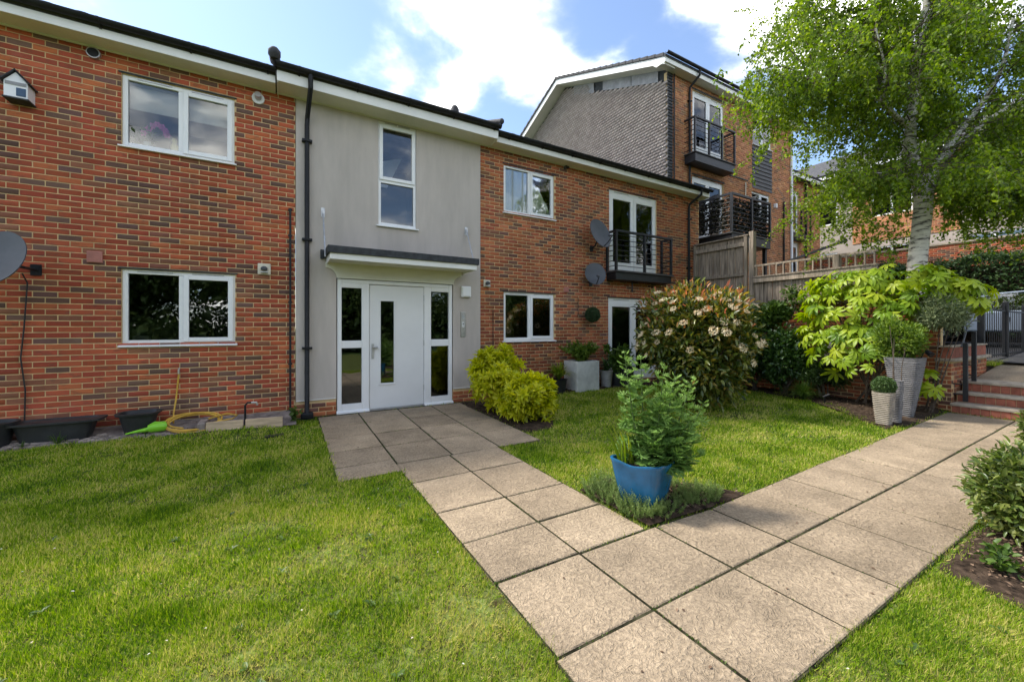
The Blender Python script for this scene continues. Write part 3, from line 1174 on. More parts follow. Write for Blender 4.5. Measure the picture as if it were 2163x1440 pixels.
# ================================================================== THE TWO-STOREY APARTMENT BUILDING
D = 7.45
B1 = thing('apartment_building', 'low two storey brick apartment building with a grey rendered entrance bay and white door', 'building', (3.5, 7.45, 0))
left_ops = [(-1.90, -0.62, 4.0, 4.99), (-1.90, -0.61, 1.25, 2.30)]
XL = -4.2


def score_left(u_, z):
    x = u_ + XL
    d = 0.5 * x + 0.866 * D
    r_ = 0.866 * x - 0.5 * D
    px, py = 1081.5 + 845 * r_ / d, 692 - 845 * (z - 1.486) / d
    if px < 25 or py < 8 or py > 900:
        return -1
    return 1 / d


LEFTW = 0.205 - XL
wall_l = brickwork(B1, (XL, D, 0), (1, 0, 0), (0, -1, 0), LEFTW, 5.26, [(a - XL, b - XL, c, d) for a, b, c, d in left_ops], RED, 'red', 300, score_left)
R0, R1 = 3.545, 10.66
right_ops = [(4.10, 5.42, 3.95, 4.97), (4.10, 5.42, 1.21, 2.25), (7.11, 8.84, 2.91, 4.96), (7.08, 8.84, 0.15, 2.24)]
BROWN = [((0.40, 0.13, 0.06), 6), ((0.36, 0.11, 0.055), 5), ((0.44, 0.165, 0.072), 2), ((0.17, 0.09, 0.064), 3.4), ((0.26, 0.115, 0.068), 3)]
wall_r = brickwork(B1, (R0, D, 0), (1, 0, 0), (0, -1, 0), R1 - R0, 5.26, [(a - R0, b - R0, c, d) for a, b, c, d in right_ops], BROWN, 'brown')
# end wall of the right bay, and far side walls closing the shell
brickwork(B1, (R1 - 0.002, D + 0.002, 0), (0, 1, 0), (1, 0, 0), 1.3, 5.26, [], BROWN, 'brown2', name='end_wall')
# rendered bay, 12 mm proud, on a brick plinth
X0, X1 = 0.21, 3.54
mb = MB()
bay_ops = [(1.515, 2.205, 3.32, 5.215), (0.82, 2.945, -1, 2.60)]
for a, b, c, d in panel_cells(X1 - X0, 5.24 - 0.28, [(o[0] - X0, o[1] - X0, o[2] - 0.28, o[3] - 0.28) for o in bay_ops]):
    mb.box(X0 + a, X0 + b, D - 0.022, D + 0.12, 0.28 + c, 0.28 + d)
mb.build('rendered_wall', M['render'], B1)
for a, b in ((X0, 0.82), (2.945, X1)):
    brickwork(B1, (a, D - 0.006, 0), (1, 0, 0), (0, -1, 0), b - a, 0.277, [], BROWN, 'brown', name='plinth')
    MB().box(a + 0.002, b - 0.002, D - 0.03, D - 0.0225, 0.277, 0.29).build('render_stop_bead', M['fascia'], B1)

w1 = casement(B1, -1.90, -0.62, 4.0, 4.99, D)
w2 = casement(B1, -1.90, -0.61, 1.25, 2.30, D, 'glass2')
w3 = casement(B1, 4.10, 5.42, 3.95, 4.97, D)
w4 = casement(B1, 4.10, 5.42, 1.21, 2.25, D, 'glass2')
fd1 = french_doors(B1, 7.11, 8.84, 2.91, 4.96, D)
fd2 = french_doors(B1, 7.08, 8.84, 0.15, 2.24, D, 'glass2')
for a, b, z in ((-1.93, -0.59, 4.99), (-1.93, -0.58, 2.30), (4.07, 5.45, 4.97), (4.07, 5.45, 2.25), (7.08, 8.87, 4.96), (7.05, 8.87, 2.24)):
    MB().box(a, b, D - 0.012, D + 0.1, z + 0.002, z + 0.022).build('lintel_flashing', M['felt'], B1)

# tall stair window over the door
mb = MB()
x0, x1, z0, z1, zt = 1.515, 2.205, 3.34, 5.18, 4.15
yy = D + 0.0
ring(mb, x0, x1, z0, z1, yy, yy + 0.07, 0.05)
mb.box(x0 + 0.05, x1 - 0.05, yy + 0.001, yy + 0.069, zt - 0.04, zt + 0.04)
mb.box(x0, x1, yy + 0.002, yy + 0.068, z1 + 0.001, 5.235)
ws = mb.build('window', M['pvc'], B1, bevel=0.006)
s = MB()
ring(s, x0 + 0.02, x1 - 0.02, zt + 0.012, z1 - 0.02, yy - 0.02, yy + 0.03, 0.062)
s.build('sash', M['pvc'], ws, bevel=0.006)
pane(ws, x0 + 0.082, x1 - 0.082, zt + 0.074, z1 - 0.082, yy + 0.01)
pane(ws, x0 + 0.05, x1 - 0.05, z0 + 0.05, zt - 0.04, yy + 0.03)
for a, b in ((x0 + 0.12, x0 + 0.33), (x0 + 0.36, x1 - 0.12)):
    MB().box(a, b, yy - 0.014, yy, z1 + 0.012, z1 + 0.03).build('trickle_vent', M['galv'], ws)
MB().prism([(yy + 0.02, z0 - 0.03), (yy - 0.07, z0 - 0.034), (yy - 0.07, z0 - 0.012), (yy - 0.001, z0 + 0.001), (yy + 0.02, z0 + 0.001)], 'x', x0 - 0.04, x1 + 0.04).build('sill', M['pvc'], ws, bevel=0.004)
room(B1, x0, x1, z0, z1, yy + 0.09)
# white soffit of a stair flight seen in the upper light
MB().prism([(1.55, 4.3), (1.85, 4.3), (2.15, 4.95), (1.55, 4.75)], 'y', yy + 0.8, yy + 0.9).build('stair_soffit', M['white'], B1)

# entrance: door with side lights
mb = MB()
y0, y1 = D - 0.01, D + 0.08
x0, x1, zt = 0.835, 2.93, 2.33
mb.box(x0, x0 + 0.07, y0, y1, 0.0, zt)
mb.box(x1 - 0.07, x1, y0, y1, 0.0, zt)
mb.box(1.235, 1.36, y0, y1, 0.0, zt - 0.07)
mb.box(2.365, 2.50, y0, y1, 0.0, zt - 0.07)
mb.box(x0 + 0.07, x1 - 0.07, y0 + 0.001, y1 - 0.001, zt - 0.07, zt)
for a, b in ((x0 + 0.07, 1.235), (2.50, x1 - 0.07)):
    mb.box(a, b, y0 + 0.002, y1 - 0.002, 0.0, 0.16)
    mb.box(a, b, y0 + 0.002, y1 - 0.002, 1.13, 1.26)
    mb.box(a, b, y0 + 0.002, y1 - 0.002, zt - 0.15, zt - 0.07)
ent = mb.build('entrance_frame', M['pvc'], B1, bevel=0.008)
dl = MB()
dx0, dx1, dz0, dz1 = 1.368, 2.357, 0.035, 2.25
vx0, vx1, vz0, vz1 = 1.56, 1.80, 0.48, 1.97
yy = D + 0.012
for a, b, c, d in ((dx0, vx0, dz0, dz1), (vx1, dx1, dz0, dz1), (vx0, vx1, dz0, vz0), (vx0, vx1, vz1, dz1)):
    dl.box(a, b, yy, yy + 0.045, c, d)
leaf = dl.build('front_door', M['door'], B1)
bd = MB()
ring(bd, vx0 - 0.025, vx1 + 0.025, vz0 - 0.025, vz1 + 0.025, yy - 0.008, yy + 0.02, 0.027)
bd.box(vx0 - 0.03, vx1 + 0.03, yy - 0.016, yy, vz0 - 0.03, vz0 - 0.006)
bd.build('glazing_bead', M['door'], leaf, bevel=0.003)
pane(leaf, vx0, vx1, vz0, vz1, yy + 0.012, 'glass2')
h = MB()
h.box(1.405, 1.445, yy - 0.012, yy, 0.93, 1.2)
h.tube([(1.425, yy, 1.14), (1.425, yy - 0.05, 1.14), (1.50, yy - 0.055, 1.14)], 0.011, 8)
h.lathe([(0.03, 0), (0.03, 0.02)], (1.475, yy - 0.03, 1.11), 12)
h.build('handle', M['galv'], leaf)
hg = 0
for z in (0.3, 1.15, 2.0):
    MB().tube([(2.361, yy - 0.008, z), (2.361, yy - 0.008, z + 0.1)], 0.008, 6).build('hinge', M['galv'], leaf)
for a, b in ((x0 + 0.07, 1.235), (2.50, x1 - 0.07)):
    pane(ent, a, b, 0.16, 1.13, D + 0.03, 'glass2')
    pane(ent, a, b, 1.26, zt - 0.15, D + 0.03, 'glass2')
MB().box(1.36, 2.365, D - 0.03, D + 0.08, 0.004, 0.033).build('threshold', M['galv'], ent)
for a, b in ((0.82, 1.36), (2.365, 2.945)):
    MB().prism([(D + 0.05, 0.002), (D - 0.05, 0.002), (D - 0.05, 0.03), (D - 0.012, 0.05), (D + 0.05, 0.05)], 'x', a, b).build('sill', M['pvc'], ent, bevel=0.004)
room(B1, 0.9, 2.85, 0.6, 2.33, D + 0.1, 3.5)

# canopy: felt top, white fascia, soffit and shaped back board
cn = MB()
cx0, cx1, cyf = 0.66, 3.17, 6.80
arc = lambda cx, cz, r_, a0, a1, n_=8: [(cx + r_ * math.cos(R(a0 + (a1 - a0) * i / n_)), cz + r_ * math.sin(R(a0 + (a1 - a0) * i / n_))) for i in range(n_ + 1)]
poly = [(0.82, 2.335), (2.945, 2.335)] + arc(3.115, 2.335, 0.17, 180, 90)[1:] + [(3.115, 2.60), (0.65, 2.60)] + arc(0.65, 2.335, 0.17, 90, 0)[:-1]
canopy = MB().prism(poly, 'y', D - 0.05, D - 0.024).build('canopy', M['soffit'], B1)
MB().box(cx0 + 0.02, cx1 - 0.02, cyf + 0.021, D - 0.024, 2.585, 2.605).build('canopy_soffit', M['soffit'], canopy)
f = MB()
f.box(cx0, cx1, cyf, cyf + 0.02, 2.56, 2.70)
f.box(cx0, cx0 + 0.02, cyf + 0.02, D - 0.024, 2.56, 2.70)
f.box(cx1 - 0.02, cx1, cyf + 0.02, D - 0.024, 2.56, 2.70)
f.build('canopy_fascia', M['fascia'], canopy, bevel=0.004)
f = MB()
f.box(cx0 - 0.03, cx1 + 0.03, cyf - 0.03, D - 0.024, 2.70, 2.735)
f.box(cx0 - 0.035, cx1 + 0.035, cyf - 0.035, cyf - 0.005, 2.655, 2.77)
f.box(cx0 - 0.036, cx0 - 0.006, cyf - 0.005, D - 0.024, 2.655, 2.77)
f.box(cx1 + 0.006, cx1 + 0.036, cyf - 0.005, D - 0.024, 2.655, 2.77)
f.box(cx0 - 0.09, cx0 - 0.037, D - 0.1, D - 0.023, 2.64, 2.79)
f.build('canopy_felt', M['felt'], canopy, bevel=0.006)
for sx in (cx0 - 0.05, cx1 + 0.05):
    t = MB()
    a, b = Vector((sx, D - 0.06, 3.41)), Vector((sx, cyf + 0.22, 2.70))
    t.tube([a, b], 0.011, 8)
    for k in (0.33, 0.62):
        p = a.lerp(b, k)
        t.tube([p, a.lerp(b, k + 0.05)], 0.017, 8)
    t.box(sx - 0.03, sx + 0.03, D - 0.034, D - 0.022, 3.34, 3.50)
    t.box(sx - 0.012, sx + 0.012, D - 0.08, D - 0.034, 3.38, 3.45)
    t.tube([b, (sx, cyf + 0.22, 2.62)], 0.012, 8)
    t.build('tie_rod', M['galv'], canopy)

# eaves of the three bays
def half_round(mb, x0, x1, y, z, r_, n_=10, m=0):
    o = [(y + r_ * math.cos(math.pi + math.pi * i / n_), z + r_ * math.sin(math.pi + math.pi * i / n_)) for i in range(n_ + 1)]
    i_ = [(y + (r_ - 0.006) * math.cos(2 * math.pi - math.pi * i / n_), z + (r_ - 0.006) * math.sin(2 * math.pi - math.pi * i / n_)) for i in range(n_ + 1)]
    mb.prism(o + i_, 'x', x0, x1, m)


def eaves(b, x0, x1, yf, ysoff, z, gz, r_, ends, tile_x0, tile_x1, fh=0.17, brk=0.75, roofdepth=5.2, pitch=0.40):
    MB().box(x0, x1, yf, yf + 0.02, z, z + fh).build('fascia', M['fascia'], b, bevel=0.003)
    so = MB()
    so.box(x0, x1, yf + 0.0205, ysoff, z + 0.004, z + 0.014)
    so.box(x0, x1, ysoff - 0.02, ysoff - 0.001, z - 0.014, z + 0.0035)
    so.build('soffit', M['soffit'], b)
    for e in ends:
        MB().box(e, e + 0.018, yf + 0.0205, ysoff + 0.3, z - 0.012, z + fh).build('box_end', M['fascia'], b)
    g = MB()
    half_round(g, x0 - 0.02, x1 + 0.02, yf - r_ - 0.008, gz, r_)
    for e in (x0 - 0.02, x1 + 0.008):
        g.prism([(yf - r_ - 0.008 + r_ * math.cos(math.pi + math.pi * i / 10), gz + r_ * math.sin(math.pi + math.pi * i / 10)) for i in range(11)], 'x', e, e + 0.012)
    gut = g.build('gutter', M['black'], b)
    n_ = int((x1 - x0) / brk)
    for i in range(n_):
        x = x0 + 0.3 + i * (x1 - x0 - 0.4) / max(1, n_ - 1)
        q = MB()
        q.prism([(yf - r_ - 0.008 + (r_ + 0.006) * math.cos(math.pi + math.pi * k / 8), gz + (r_ + 0.006) * math.sin(math.pi + math.pi * k / 8)) for k in range(9)] + [(yf - 0.009 + 0.004, gz - 0.09), (yf - 0.03, gz - 0.09)], 'x', x - 0.012, x + 0.012)
        q.build('bracket', M['black'], gut)
    # roof: sloping body with a row of rolled tiles showing along the gutter
    zr = gz + 0.02
    rf = MB().prism([(yf - 0.02, zr - 0.03), (yf + roofdepth, zr - 0.03 + roofdepth * pitch), (yf + 2 * roofdepth, zr - 0.03), (yf + 2 * roofdepth, zr - 0.2), (yf + 0.03, zr - 0.2)], 'x', tile_x0, tile_x1).build('roof', M['rooftile'], b)
    t = MB()
    k = int((tile_x1 - tile_x0) / 0.3)
    for i in range(k):
        a = tile_x0 + i * (tile_x1 - tile_x0) / k
        wd = (tile_x1 - tile_x0) / k
        jz = random.uniform(0, 0.008)
        out = [(a + wd * j / 6, 0.010 + 0.010 * max(0, math.sin(math.pi * j / 3)) * (1 if j <= 3 else 0) + jz) for j in range(7)]
        for q in range(3):
            dy, dz = q * 0.3, q * 0.3 * pitch
            v = []
            for yv, zo in ((-0.055, 0), (0.30, 0.30 * pitch - 0.012)):
                v += [(x, yf + yv + dy, zr + zo + dz + zz_) for x, zz_ in out]
                v += [(x, yf + yv + dy, zr + zo + dz - 0.008) for x, zz_ in out]
            f_ = [(j, j + 1, 14 + j + 1, 14 + j) for j in range(6)] + [(7 + j, j + 7 + 1, j + 1, j)[::-1] for j in range(6)]
            t.add(v, f_)
    o = t.build('roof_tiles', M['rooftile'], rf)
    o['kind'] = 'stuff'
    return gut, rf


eaves(B1, -6.0, -0.075, 7.13, D - 0.012, 5.235, 5.425, 0.058, [], -6.0, -0.06)
gm, rm = eaves(B1, -0.055, 3.745, 7.03, D - 0.026, 5.235, 5.47, 0.062, [-0.054, 3.726], -0.07, 3.76)
eaves(B1, 3.755, 10.72, 7.15, D - 0.012, 5.24, 5.425, 0.058, [10.70], 3.76, 10.7)
for x, k in ((-0.085, 1.0), (3.765, 0.6)):
    t = MB()
    t.tube([(x, 6.93, 5.575 - .05 * (1 - k)), (x, 7.6, 5.84 - .05 * (1 - k))], 0.075 * k, 10)
    t.lathe([(0.05 * k, -0.08 * k), (0.085 * k, -0.03 * k), (0.085 * k, 0.03 * k), (0.05 * k, 0.075 * k)], (x, 6.93, 5.57 - .05 * (1 - k)), 12)
    t.build('verge_cap', M['rooftile'], rm, smooth=True)
t = MB()
t.lathe([(0.09, 0), (0.08, 0.14), (0.05, 0.2)], (2.95, 7.35, 5.62), 12)
t.build('roof_vent', M['rooftile'], rm, smooth=True)


def downpipe(b, x, pts, zb, y, r_=0.036, clips=()):
    t = MB()
    t.tube(pts, r_, 12)
    for z in (pts[1][2], pts[2][2]):
        pass
    dp = t.build('downpipe', M['black'], b, smooth=True)
    for z in clips:
        MB().box(x - 0.075, x + 0.075, y - 0.05, y + 0.042, z - 0.018, z + 0.018).build('pipe_clip', M['black'], dp, bevel=0.004)
    return dp


dp = downpipe(B1, 0.37, [(0.40, 6.965, 5.42), (0.40, 6.965, 5.22), (0.375, 7.37, 4.93), (0.37, 7.38, 4.8), (0.37, 7.38, 0.16), (0.37, 7.30, 0.05)], 0.05, 7.38, 0.036, (4.55, 2.93, 1.15))
MB().box(0.28, 0.46, 7.28, 7.42, 0.0, 0.1).build('pipe_shoe', M['black'], dp, bevel=0.02)
downpipe(B1, 10.15, [(10.25, 7.085, 5.40), (10.25, 7.085, 5.24), (10.16, 7.40, 5.02), (10.15, 7.41, 4.9), (10.15, 7.41, 0.1)], 0.1, 7.41, 0.034, (4.6, 3.2, 1.6))
# small waste pipe at the left bay's corner, and two thin wall cables (attached to the building)
t = MB()
t.tube([(0.13, 7.42, 3.42), (0.13, 7.42, 0.15)], 0.016, 8)
wp = t.build('waste_pipe', M['cable'], B1)
for z in (3.4, 2.98, 1.9, 0.9):
    MB().box(0.10, 0.16, 7.41, 7.449, z - 0.012, z + 0.012).build('pipe_clip', M['cable'], wp)
MB().tube([(3.83, 7.425, 1.85), (3.83, 7.425, 0.9), (3.84, 7.425, 0.5)], 0.008, 6).build('wall_cable', M['cable'], B1)
t = MB().tube([(-2.79, 7.36, 2.16), (-2.77, 7.425, 2.05), (-2.80, 7.43, 1.5), (-2.83, 7.43, 1.1), (-2.79, 7.43, 0.7), (-2.8, 7.43, 0.15)], 0.008, 6)
t.build('wall_cable', M['cable'], B1)
MB().tube([(6.10, 7.43, 2.2), (6.10, 7.43, 1.75)], 0.008, 6).build('wall_cable', M['cable'], B1)
MB().tube([(6.95, 7.43, 2.95), (6.95, 7.43, 2.7), (6.85, 7.43, 2.68)], 0.007, 6).build('wall_cable', M['cable'], B1)
MB().box(6.62, 6.72, 7.40, 7.448, 2.92, 3.04).build('junction_box', M['black'], B1, bevel=0.005)


def rail_bars(root, x0, x1, y, z0, z1, n_, posts, wy=0.05):
    MB().box(x0, x1, y - 0.035, y + 0.035, z1 - 0.05, z1).build('top_rail', M['blackmetal'], root, bevel=0.004)
    for i in range(n_):
        z = z0 + (z1 - 0.05 - z0) * (i + 0.5) / n_
        MB().tube([(x0, y, z), (x1, y, z)], 0.009, 6).build('rail_bar', M['blackmetal'], root)
    for x in posts:
        MB().box(x - 0.025, x + 0.025, y - 0.03, y + 0.03, z0 - 0.05, z1 - 0.051).build('rail_post', M['blackmetal'], root)


# first-floor Juliet balcony of the right bay
jb = MB().box(7.02, 9.02, 7.12, 7.448, 2.66, 2.84).build('balcony', M['blackmetal'], B1, bevel=0.004)
MB().box(6.98, 9.06, 7.06, 7.449, 2.842, 2.88).build('balcony_deck', M['clad'], jb)
rail_bars(jb, 6.99, 9.04, 7.12, 2.93, 3.86, 7, (7.02, 8.0, 9.01))
for x in (7.02, 9.01):
    sd_ = MB()
    sd_.box(x - 0.03, x + 0.03, 7.156, 7.449, 3.81, 3.859)
    sd_.box(x - 0.025, x + 0.025, 7.40, 7.449, 2.885, 3.809)
    for i in range(7):
        z = 2.93 + 0.88 * (i + 0.5) / 7
        sd_.bar((x, 7.151, z), (x, 7.40, z), 0.016, 0.016)
    sd_.build('side_rail', M['blackmetal'], jb)
MB().tube([(7.75, 7.3, 2.66), (7.75, 7.3, 2.4)], 0.02, 8).build('drain_spout', M['blackmetal'], jb)

# things on the building
for x0, x1, z0, z1, g, lb in ((4.16, 4.72, 4.0, 4.92, 'curtains in the upper right bay', 'pale pleated curtain behind the left pane of the upper window right of the grey bay'),
                              (4.8, 5.36, 4.0, 4.92, 'curtains in the upper right bay', 'pale pleated curtain behind the opening sash of the upper window right of the grey bay'),
                              (7.17, 7.95, 2.95, 4.9, 'curtains in the upper right bay', 'long pale curtain behind the left leaf of the balcony doors over the shrub'),
                              (8.0, 8.78, 2.95, 4.9, 'curtains in the upper right bay', 'long pale curtain behind the right leaf of the balcony doors over the shrub')):
    curtain(lb, x0, x1, z0, z1, D + 0.085, g)
for x0, x1, lb in ((-1.86, -1.27, 'half lowered cream roller blind above the pink orchid in the upper left window'), (-1.24, -0.66, 'half lowered cream roller blind in the right light of the upper left window')):
    t = MB().box(x0, x1, D + 0.16, D + 0.163, 4.60, 4.93)
    t.tube([(x0, D + 0.16, 4.94), (x1, D + 0.16, 4.94)], 0.02, 10)
    t.box(x0, x1, D + 0.155, D + 0.168, 4.585, 4.60)
    tag(t.build('roller_blind', M['blind']), lb, 'blind', 'roller blinds in the upper left window')
# ================================================================== THE TALL BLOCK BEHIND
YB = 8.6
B2 = thing('apartment_building', 'taller orange brick apartment block with a grey tile hung gable and black balconies', 'building', (14.5, 8.6, 1.3))
BX0, BX1 = 10.72, 18.40
bops = [(11.97, 13.74, 7.42, 9.50), (15.54, 16.85, 8.48, 9.52), (11.95, 13.70, 4.45, 6.62), (15.48, 16.73, 5.62, 6.68), (15.50, 16.90, 6.80, 8.44)]
ZB = 1.2
brickwork(B2, (BX0, YB, ZB), (1, 0, 0), (0, -1, 0), BX1 - BX0, 9.68 - ZB, [(a - BX0, b - BX0, c - ZB, d - ZB) for a, b, c, d in bops], ORANGE, 'orange')
brickwork(B2, (BX1 - 0.002, YB + 0.002, ZB), (0, 1, 0), (1, 0, 0), 3.0, 9.68 - ZB, [], ORANGE, 'orange2', name='end_wall')
zr = lambda y: 9.80 + (y - 8.3) * 0.41 if y < 13.9 else 9.80 + 5.6 * 0.41 - (y - 13.9) * 0.43
gp = [(8.62, 4.6), (19.5, 4.6), (19.5, zr(19.5) - 0.05), (13.9, zr(13.9) - 0.05), (8.62, zr(8.62) - 0.05)]
MB().prism(gp, 'x', BX0 + 0.002, BX0 + 0.2).build('gable_wall', M['felt'], B2)
# hung tiles: each one tilted over the course below
m = bpy.data.materials.new('tile_colours')
V, F, C = [], [], []
gz_, tw = 0.100, 0.165
for r_ in range(int((12.1 - 4.9) / gz_)):
    z0 = 4.9 + r_ * gz_
    for k in range(int(10.6 / tw)):
        y = 8.56 + k * tw + (tw / 2) * (r_ % 2)
        if y + tw > 19.2 or z0 + gz_ > zr(y + tw / 2) - 0.20 - (0.30 if y < 12.2 else 0.0):
            continue
        j = random.uniform(-.003, .004)
        b0 = len(V)
        xo, xi = BX0 - 0.058 - j * .5, BX0 - 0.012
        a, b = y + 0.0006, y + tw - 0.0006
        zb = z0 + random.uniform(-.0015, .0015)
        V += [(xo, a, zb), (xo, b, zb), (xi, b, z0 + gz_ + 0.02), (xi, a, z0 + gz_ + 0.02), (xo + 0.016, a, zb), (xo + 0.016, b, zb), (xi + 0.006, b, z0 + gz_ + 0.02), (xi + 0.006, a, z0 + gz_ + 0.02)]
        F += [(b0, b0 + 1, b0 + 2, b0 + 3), (b0, b0 + 4, b0 + 5, b0 + 1), (b0, b0 + 3, b0 + 7, b0 + 4), (b0 + 1, b0 + 5, b0 + 6, b0 + 2)]
        C += [random.random()] * 8
M['hung'] = leaf_mat('hung_tile_tones', [(0.36, 0.30, 0.27), (0.42, 0.355, 0.32), (0.49, 0.415, 0.375)], 0.85, 0.0, 0.2, 1.5, 0.2)
bpy.data.materials.remove(m)
me = np_mesh('hung_tiles', np.array(V) - np.array([BX0, 8.6, 4.9]), np.array(F), M['hung'])
add_attr(me, 'rnd', C)
tag(link('hung_tiles', me, B2, (BX0, 8.6, 4.9)), kind='stuff')
# corner tiles returning on to the brick front
for k in range(47):
    z = 4.95 + k * 0.1
    v = MB()
    v.add([(BX0 - 0.045, 8.55, z), (BX0 + 0.2 - 0.015 * (k % 2), 8.55, z), (BX0 + 0.2 - 0.015 * (k % 2), 8.585, z + 0.12), (BX0 - 0.012, 8.585, z + 0.12),
           (BX0 - 0.045, 8.60, z), (BX0 + 0.2 - 0.015 * (k % 2), 8.597, z), (BX0 + 0.2 - 0.015 * (k % 2), 8.597, z + 0.12), (BX0 - 0.012, 8.60, z + 0.12)],
          [(0, 1, 2, 3), (4, 7, 6, 5), (0, 4, 5, 1), (0, 3, 7, 4), (1, 5, 6, 2), (3, 2, 6, 7)])
    v.build('corner_tile', M['rooftile'], B2)
MB().tube([(BX0 + 0.27, 8.56, 9.66), (BX0 + 0.27, 8.56, 4.9)], 0.022, 8).build('corner_trim', M['blackmetal'], B2)
# lead panels under the verge (one has slipped)
for a, b, dz in ((8.95, 10.1, 0), (10.13, 11.55, 0), (12.05, 12.7, -0.03), (12.72, 13.3, 0.0)):
    MB().prism([(a, zr(a) - 0.56 + dz), (b, zr(b) - 0.56 + dz), (b, zr(b) - 0.16 + dz), (a, zr(a) - 0.16 + dz)], 'x', BX0 - 0.035, BX0 - 0.025).build('lead_panel', M['lead'], B2, bevel=0.003)
# verge: barge board, soffit, roof
XV = 10.22
for a, b in ((8.32, 13.9), (13.9, 19.5)):
    q = [(a, zr(a) - 0.20), (b, zr(b) - 0.20), (b, zr(b) + 0.02), (a, zr(a) + 0.02)]
    MB().prism(q, 'x', XV, XV + 0.022).build('barge_board', M['fascia'], B2)
    q = [(a, zr(a) - 0.19), (b, zr(b) - 0.19), (b, zr(b) - 0.17), (a, zr(a) - 0.17)]
    MB().prism(q, 'x', XV + 0.0225, BX0 - 0.002).build('verge_soffit', M['soffit'], B2)
    q = [(a - 0.06 * (a < 9), zr(a - 0.06 * (a < 9)) + 0.021), (b, zr(b) + 0.021), (b, zr(b) + 0.09), (a - 0.06 * (a < 9), zr(a) + 0.075)]
    MB().prism(q, 'x', XV - 0.03, 18.8).build('roof', M['rooftile'], B2)
    n_ = int((b - a) / 0.31)
    for i in range(n_):
        y0 = a + (b - a) * i / n_
        y1 = a + (b - a) * (i + 1.08) / n_
        up = 0.025 if zr(b) > zr(a) else -0.025
        MB().prism([(y0, zr(y0) + 0.03), (y1, zr(y1) + 0.03), (y1, zr(y1) + 0.10 + 0.0 * up), (y0, zr(y0) + 0.135)], 'x', XV - 0.045, XV + 0.15).build('verge_tile', M['rooftile'], B2)
MB().prism([(8.30, 9.655), (8.62, 9.655), (8.95, 9.95), (8.30, 9.90)], 'x', XV - 0.008, XV - 0.001).build('box_end', M['fascia'], B2)
MB().box(XV, 18.7, 8.28, 8.30, 9.67, 9.89).build('fascia', M['fascia'], B2)
MB().box(XV + 0.001, 18.7, 8.301, 8.59, 9.672, 9.685).build('soffit', M['soffit'], B2)
g = MB()
half_round(g, XV - 0.03, 18.75, 8.21, 9.93, 0.06)
g.build('gutter', M['black'], B2)
downpipe(B2, 11.75, [(11.8, 8.215, 9.88), (11.8, 8.215, 9.7), (11.75, 8.54, 9.45), (11.75, 8.55, 9.3), (11.75, 8.55, 4.5)], 4.5, 8.55, 0.036, (9.0, 7.2, 6.0))
t = MB().tube([(18.30, 8.55, 9.66), (18.30, 8.55, 1.4)], 0.05, 10)
t.build('white_downpipe', M['pvc'], B2, smooth=True)
t = MB().tube([(17.72, 8.56, 6.6), (17.72, 8.56, 1.6)], 0.03, 8)
t.build('soil_pipe', M['black'], B2, smooth=True)


def upper_doors(b, x0, x1, z0, z1, y, nm='window'):
    return french_doors(b, x0, x1, z0, z1, y, 'glass', 0.06, 2.0, nm)


upper_doors(B2, 11.97, 13.74, 7.42, 9.50, YB, 'french_door')
upper_doors(B2, 11.95, 13.70, 4.45, 6.62, YB, 'french_door')
casement(B2, 15.54, 16.85, 8.48, 9.52, YB, 'glass', True, 0.05)
casement(B2, 15.48, 16.73, 5.62, 6.68, YB, 'glass', True, 0.05)
for a, b, z in ((11.93, 13.78, 9.50), (15.5, 16.9, 9.52), (11.91, 13.74, 6.62)):
    MB().box(a, b, YB - 0.012, YB + 0.1, z + 0.002, z + 0.05).build('lintel_flashing', M['felt'], B2)
for k in range(11):
    z = 6.81 + k * 0.148
    MB().prism([(YB + 0.06, z), (YB - 0.015, z), (YB + 0.012, z + 0.146), (YB + 0.06, z + 0.146)], 'x', 15.51, 16.89).build('cladding_board', M['clad'], B2)

# Juliet balcony, top floor
jb2 = MB().box(11.55, 13.72, 8.20, 8.598, 6.87, 7.14).build('balcony', M['blackmetal'], B2, bevel=0.005)
MB().box(11.50, 13.77, 8.16, 8.599, 7.142, 7.17).build('balcony_deck', M['clad'], jb2)
rail_bars(jb2, 11.52, 13.74, 8.22, 7.2, 8.32, 7, (11.55, 12.3, 13.0, 13.72))
for x in (11.55, 13.72):
    q = MB()
    q.box(x - 0.03, x + 0.03, 8.256, 8.599, 8.27, 8.319)
    for i in range(7):
        z = 7.2 + 1.07 * (i + 0.5) / 7
        q.bar((x, 8.25, z), (x, 8.598, z), 0.018, 0.018)
    q.build('side_rail', M['blackmetal'], jb2)

# deep balcony below it with leafy screening
b3 = MB()
b3.box(11.72, 13.86, 7.10, 8.598, 4.05, 4.33)
bal = b3.build('balcony', M['blackmetal'], B2, bevel=0.006)
MB().box(11.68, 13.90, 7.06, 8.599, 4.332, 4.37).build('balcony_deck', M['clad'], bal)
MB().box(11.70, 13.88, 7.09, 7.15, 5.50, 5.56).build('top_rail', M['blackmetal'], bal)
for x in (11.73, 13.85):
    MB().box(x - 0.03, x + 0.03, 7.151, 8.599, 5.50, 5.559).build('top_rail', M['blackmetal'], bal)
for i in range(8):
    z = 4.46 + 0.135 * i
    MB().tube([(11.72, 7.12, z), (13.86, 7.12, z)], 0.014, 6).build('rail_bar', M['blackmetal'], bal)
    for x in (11.73, 13.85):
        MB().tube([(x, 7.12, z), (x, 8.598, z)], 0.014, 6).build('rail_bar', M['blackmetal'], bal)
for x, y in ((11.73, 7.12), (12.8, 7.12), (13.85, 7.12)):
    MB().box(x - 0.035, x + 0.035, y - 0.03, y + 0.03, 4.371, 5.499).build('rail_post', M['blackmetal'], bal)
MB().box(13.74, 13.84, 7.2, 7.3, 1.3, 4.05).build('support_post', M['blackmetal'], bal)
P, Dd = [], []
n_ = 1500
